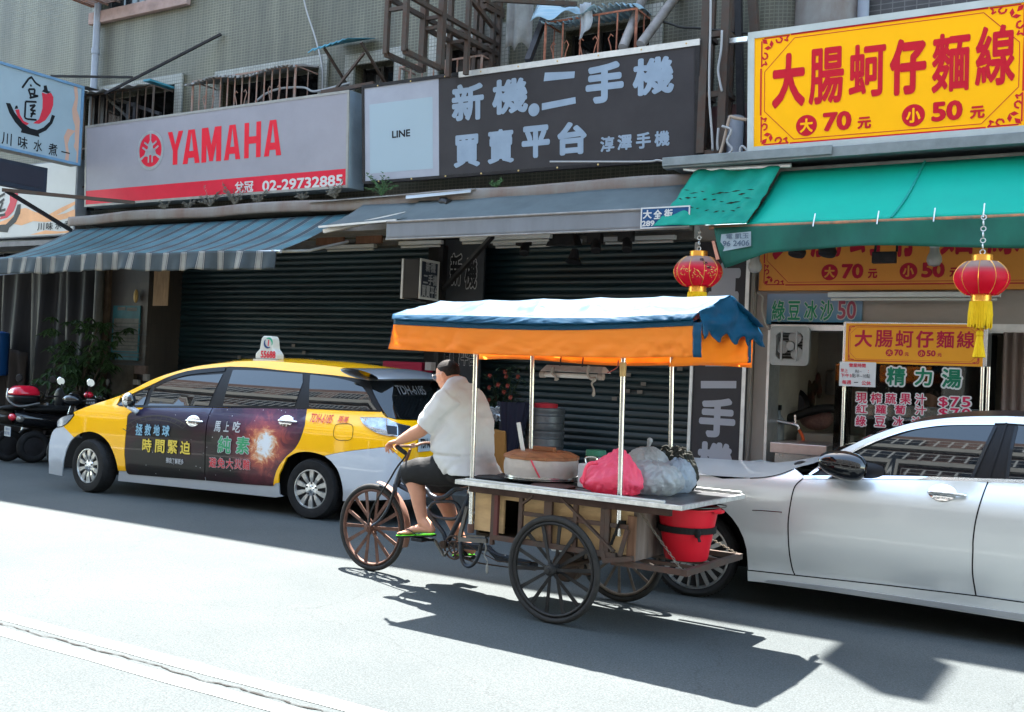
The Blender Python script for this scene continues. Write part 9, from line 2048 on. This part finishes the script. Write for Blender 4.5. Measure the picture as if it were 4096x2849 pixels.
# =============== things by the centre shutter
pz=onY('e',1200,1380,10.7)
fl=thing('flower_pot',(pz.x,10.75,0),'tall dark flower bush with small red blooms behind the rider','plant')
mb=MB(); mb.lathe([(0,0.1),(.17,.1),(.22,.75),(.24,.78),(.2,.78),(0,.7)],(pz.x-.1,10.75,0.04),n=20); mb.build('pot',mat('ochre_pot',(.28,.13,.04),.6,var=.25),fl,smooth=True)
mb=MB(); rr=random.Random(31); fl_pts=[]
for z,x,y in [('p',1250,330),('p',1415,290),('p',1425,340),('p',1548,342),('p',1340,428),('p',1440,438),('p',1400,505),('p',1320,570),('p',1470,560),('p',1240,590),('p',1418,625),('p',1350,640),('p',1485,680),('p',1245,455)]:
    fl_pts.append(onY(z,x,y,10.7+rr.uniform(-.12,.12)))
bs_=V((pz.x-.05,10.75,.78))
for q in fl_pts: mb.tube(spl([bs_,bs_.lerp(q,.5)+V((rr.uniform(-.06,.06),0,.06)),q],5),.007,5)
mb.build('stem',mat('dark_stem',(.03,.04,.025),.8),fl)
mb=MB()
for q in fl_pts+[bs_.lerp(rr.choice(fl_pts),rr.uniform(.3,1)) for _ in range(70)]:
    for k in range(6):
        a=rr.uniform(0,6.28); d=V((math.cos(a),math.sin(a)*.6,rr.uniform(-.5,.8))).normalized(); leafmesh(mb,q+V((rr.gauss(0,.06),rr.gauss(0,.05),rr.gauss(0,.06))),d,V((0,0,1)),rr.uniform(.06,.11),.018)
mb.build('foliage',mat('dark_leaf',(.022,.04,.02),.6,var=.4,vs=9),fl)
for q in fl_pts:
    mb=MB()
    for k in range(9):
        a=2*PI*k/9; d=V((math.cos(a)*.8,-.5+.2*math.sin(3*a),math.sin(a)*.8+.2)).normalized(); leafmesh(mb,q+V((0,-.05,0)),d,V((0,-1,.2)),.036,.012)
    mb.build('bloom',mat('bloom_red',(.20,.018,.015),.7,var=.4,vs=30,col2=(.16,.05,.03)),fl)
mb=MB(); c=onY('p',1340,735,10.55)
for k in range(11):
    a=2*PI*k/11; d=V((math.cos(a)*.13,-.05,math.sin(a)*.07)); b=c+d*.55; mb.tube(spl([c,b+V((0,-.05,.03)),c+d*1.2,b+V((0,-.02,-.035)),c],4),.022,6,sq=.3)
tag(mb.build('ribbon_bow',mat('silver_ribbon',(.40,.43,.46),.3,.6),smooth='all'),'big silver ribbon bow tied under the flower bush','bow')
kg=onY('v',915,560,10.95); kr=(onY('v',1055,560,10.95)-onY('v',770,560,10.95)).length/2*.92
zt=onY('v',915,345,10.95).z; zmid=onY('v',915,518,10.95).z
keg=mat('keg_grey',(.14,.145,.15),.4,.6,var=.25,vs=5)
def drum(z0,z1,lab,lidm=None):
    t=thing('metal_drum',(kg.x,10.95,z0),lab,'drum'); h=z1-z0; mb=MB(); mb.lathe([(0,0),(kr*.93,0),(kr*.97,.02),(kr*.97,h*.30),(kr*1.0,h*.33),(kr*.97,h*.36),(kr*.97,h*.64),(kr*1.0,h*.67),(kr*.97,h*.70),(kr*.97,h-.06),(kr*1.0,h-.045),(kr*1.0,h-.01),(kr*.9,h),(kr*.86,h-.03),(0,h-.03)],(kg.x,10.95,z0),n=40); mb.build('shell',keg,t,smooth=True)
    if lidm: mb=MB(); mb.lathe([(kr*.6,h-.028),(kr*.62,h+.05),(0,h+.06)],(kg.x,10.95,z0),n=30); mb.build('lid',lidm,t,smooth=True)
drum(zmid,zt,'upper grey metal drum with a red lid beside the flower bush',mat('lid_red',(.35,.02,.03),.5)); drum(zmid-(zt-zmid),zmid-.001,'lower grey metal drum carrying the red lidded one')
mb=MB(); mb.lathe([(0,0),(kr*1.05,0),(kr*1.05,max(.05,zmid-(zt-zmid)-.145)),(0,max(.05,zmid-(zt-zmid)-.145))],(kg.x,10.95,.142),n=28); tag(mb.build('plinth',concrete,smooth=True),'low round plinth under the two stacked metal drums','plinth')
ux=onY('v',660,640,10.6); um=thing('umbrella',(ux.x,10.6,0),'folded dark umbrella leaning between flower bush and drums','umbrella')
def uf(u,v): a=2*PI*u; r=(.02+.15*(1-v)**.8)*(1+.25*abs(math.sin(a*4))); c=V((ux.x-.06*v+.02,10.6,.45+.85*(1-v))); return c+V((r*math.cos(a),r*math.sin(a),0))
mb=MB(); mb.grid(uf,48,14,True); mb.build('cloth',mat('umbrella_navy',(.018,.018,.035),.6),um,smooth='all'); mb=MB(); mb.tube([(ux.x-.05,10.6,.15),(ux.x+.02,10.6,1.3),onY('v',740,360,10.6)],.012,8); mb.build('shaft',blacksteel,um)
a=onY('v',525,860,10.45); b=onY('v',610,525,10.45); mb=MB(); mb.box(a.x-.25,b.x,10.45,10.7,.0,b.z); tag(mb.build('ochre_box',mat('ochre_box',(.33,.15,.04),.6,var=.2),bevel=.01),'tall ochre box right behind the rider','box')
a=onY('e',392,1038,11.0); b=onY('e',650,985,11.0); sf=thing('red_shelf',(a.x,11.0,a.z),'red shelf on the pillar between taxi roof and rider','shelf'); mb=MB(); mb.box(a.x,b.x,10.95,11.25,a.z,b.z); mb.build('board',mat('shelf_red',(.28,.008,.035),.5),sf,bevel=.006)
mb=MB(); c=onY('e',655,1035,10.9); d=onY('e',697,983,10.9); mb.box(c.x,d.x,10.9,11.0,c.z,d.z); mb.build('paper_tag',mat('paper_tag',(.42,.36,.34),.7),sf)
mb=MB(); c=onY('e',400,1160,11.05); d=onY('e',640,1045,11.05); mb.box(a.x+.03,b.x-.02,10.97,11.2,.14,a.z-.003); mb.build('cabinet',mat('shelf_dark',(.02,.015,.015),.7),sf)
# =============== parts that lie apart become objects of their own
def split_apart(o,gap):
    me=o.data; n=len(me.vertices)
    if n<3: return
    co=np.zeros(n*3); me.vertices.foreach_get('co',co); co=co.reshape(-1,3)
    ne=len(me.edges); ed=np.zeros(ne*2,dtype=np.int64); me.edges.foreach_get('vertices',ed); ed=ed.reshape(-1,2)
    L=np.linalg.norm(co[ed[:,0]]-co[ed[:,1]],axis=1); P=[co]
    for a,b,l in zip(ed[:,0],ed[:,1],L):
        if l>gap*.5: P.append(co[a]+(co[b]-co[a])*np.linspace(0,1,int(l/gap*2)+2)[:,None])
    cells={}
    for c in map(tuple,np.unique(np.floor(np.vstack(P)/(gap*.6)).astype(int),axis=0)): cells[c]=-1
    k=0
    for c in cells:
        if cells[c]>=0: continue
        st=[c]; cells[c]=k
        while st:
            x=st.pop()
            for dx in (-1,0,1):
                for dy in (-1,0,1):
                    for dz in (-1,0,1):
                        y=(x[0]+dx,x[1]+dy,x[2]+dz)
                        if cells.get(y,0)==-1: cells[y]=k; st.append(y)
        k+=1
    if k<2 or k>100: return
    vid=np.array([cells[tuple(c)] for c in np.floor(co/(gap*.6)).astype(int)]); base=o.name.split('.')[0]
    for g in range(k):
        bm=bmesh.new(); bm.from_mesh(me); bm.verts.ensure_lookup_table()
        bmesh.ops.delete(bm,geom=[v for v in bm.verts if vid[v.index]!=g],context='VERTS')
        m2=bpy.data.meshes.new(base); bm.to_mesh(m2); bm.free()
        for mt in me.materials: m2.materials.append(mt)
        if g==0: first=m2; continue
        c=o.copy(); c.data=m2; c.name=base; COL.objects.link(c)
        for key in ('label','category','group','kind'):
            if key in c and not o.parent: pass
    o.data=first
for o in list(COL.objects):
    if o.type=='MESH' and o.parent and not o.children:
        b=o.name.split('.')[0]
        if b in ('lettering','outline','guide_rail','post','downpipe','sticker','clip','rivet','loose_plate','rib','emblem','brake_rod','strap','panel_gap','paper','bracket','wire','rag_strip','end_cap','tear','trim','chrome_strip','window_pillar','blue_edging','arcade_pillar','folding_arm','flame_print','mirror_arm','rail','wood_board'):
            if b=='lettering' and o.parent.name.split('.')[0] in ('notice_board','bucket'): continue
            split_apart(o,.30 if b in('lettering','outline') else .12)
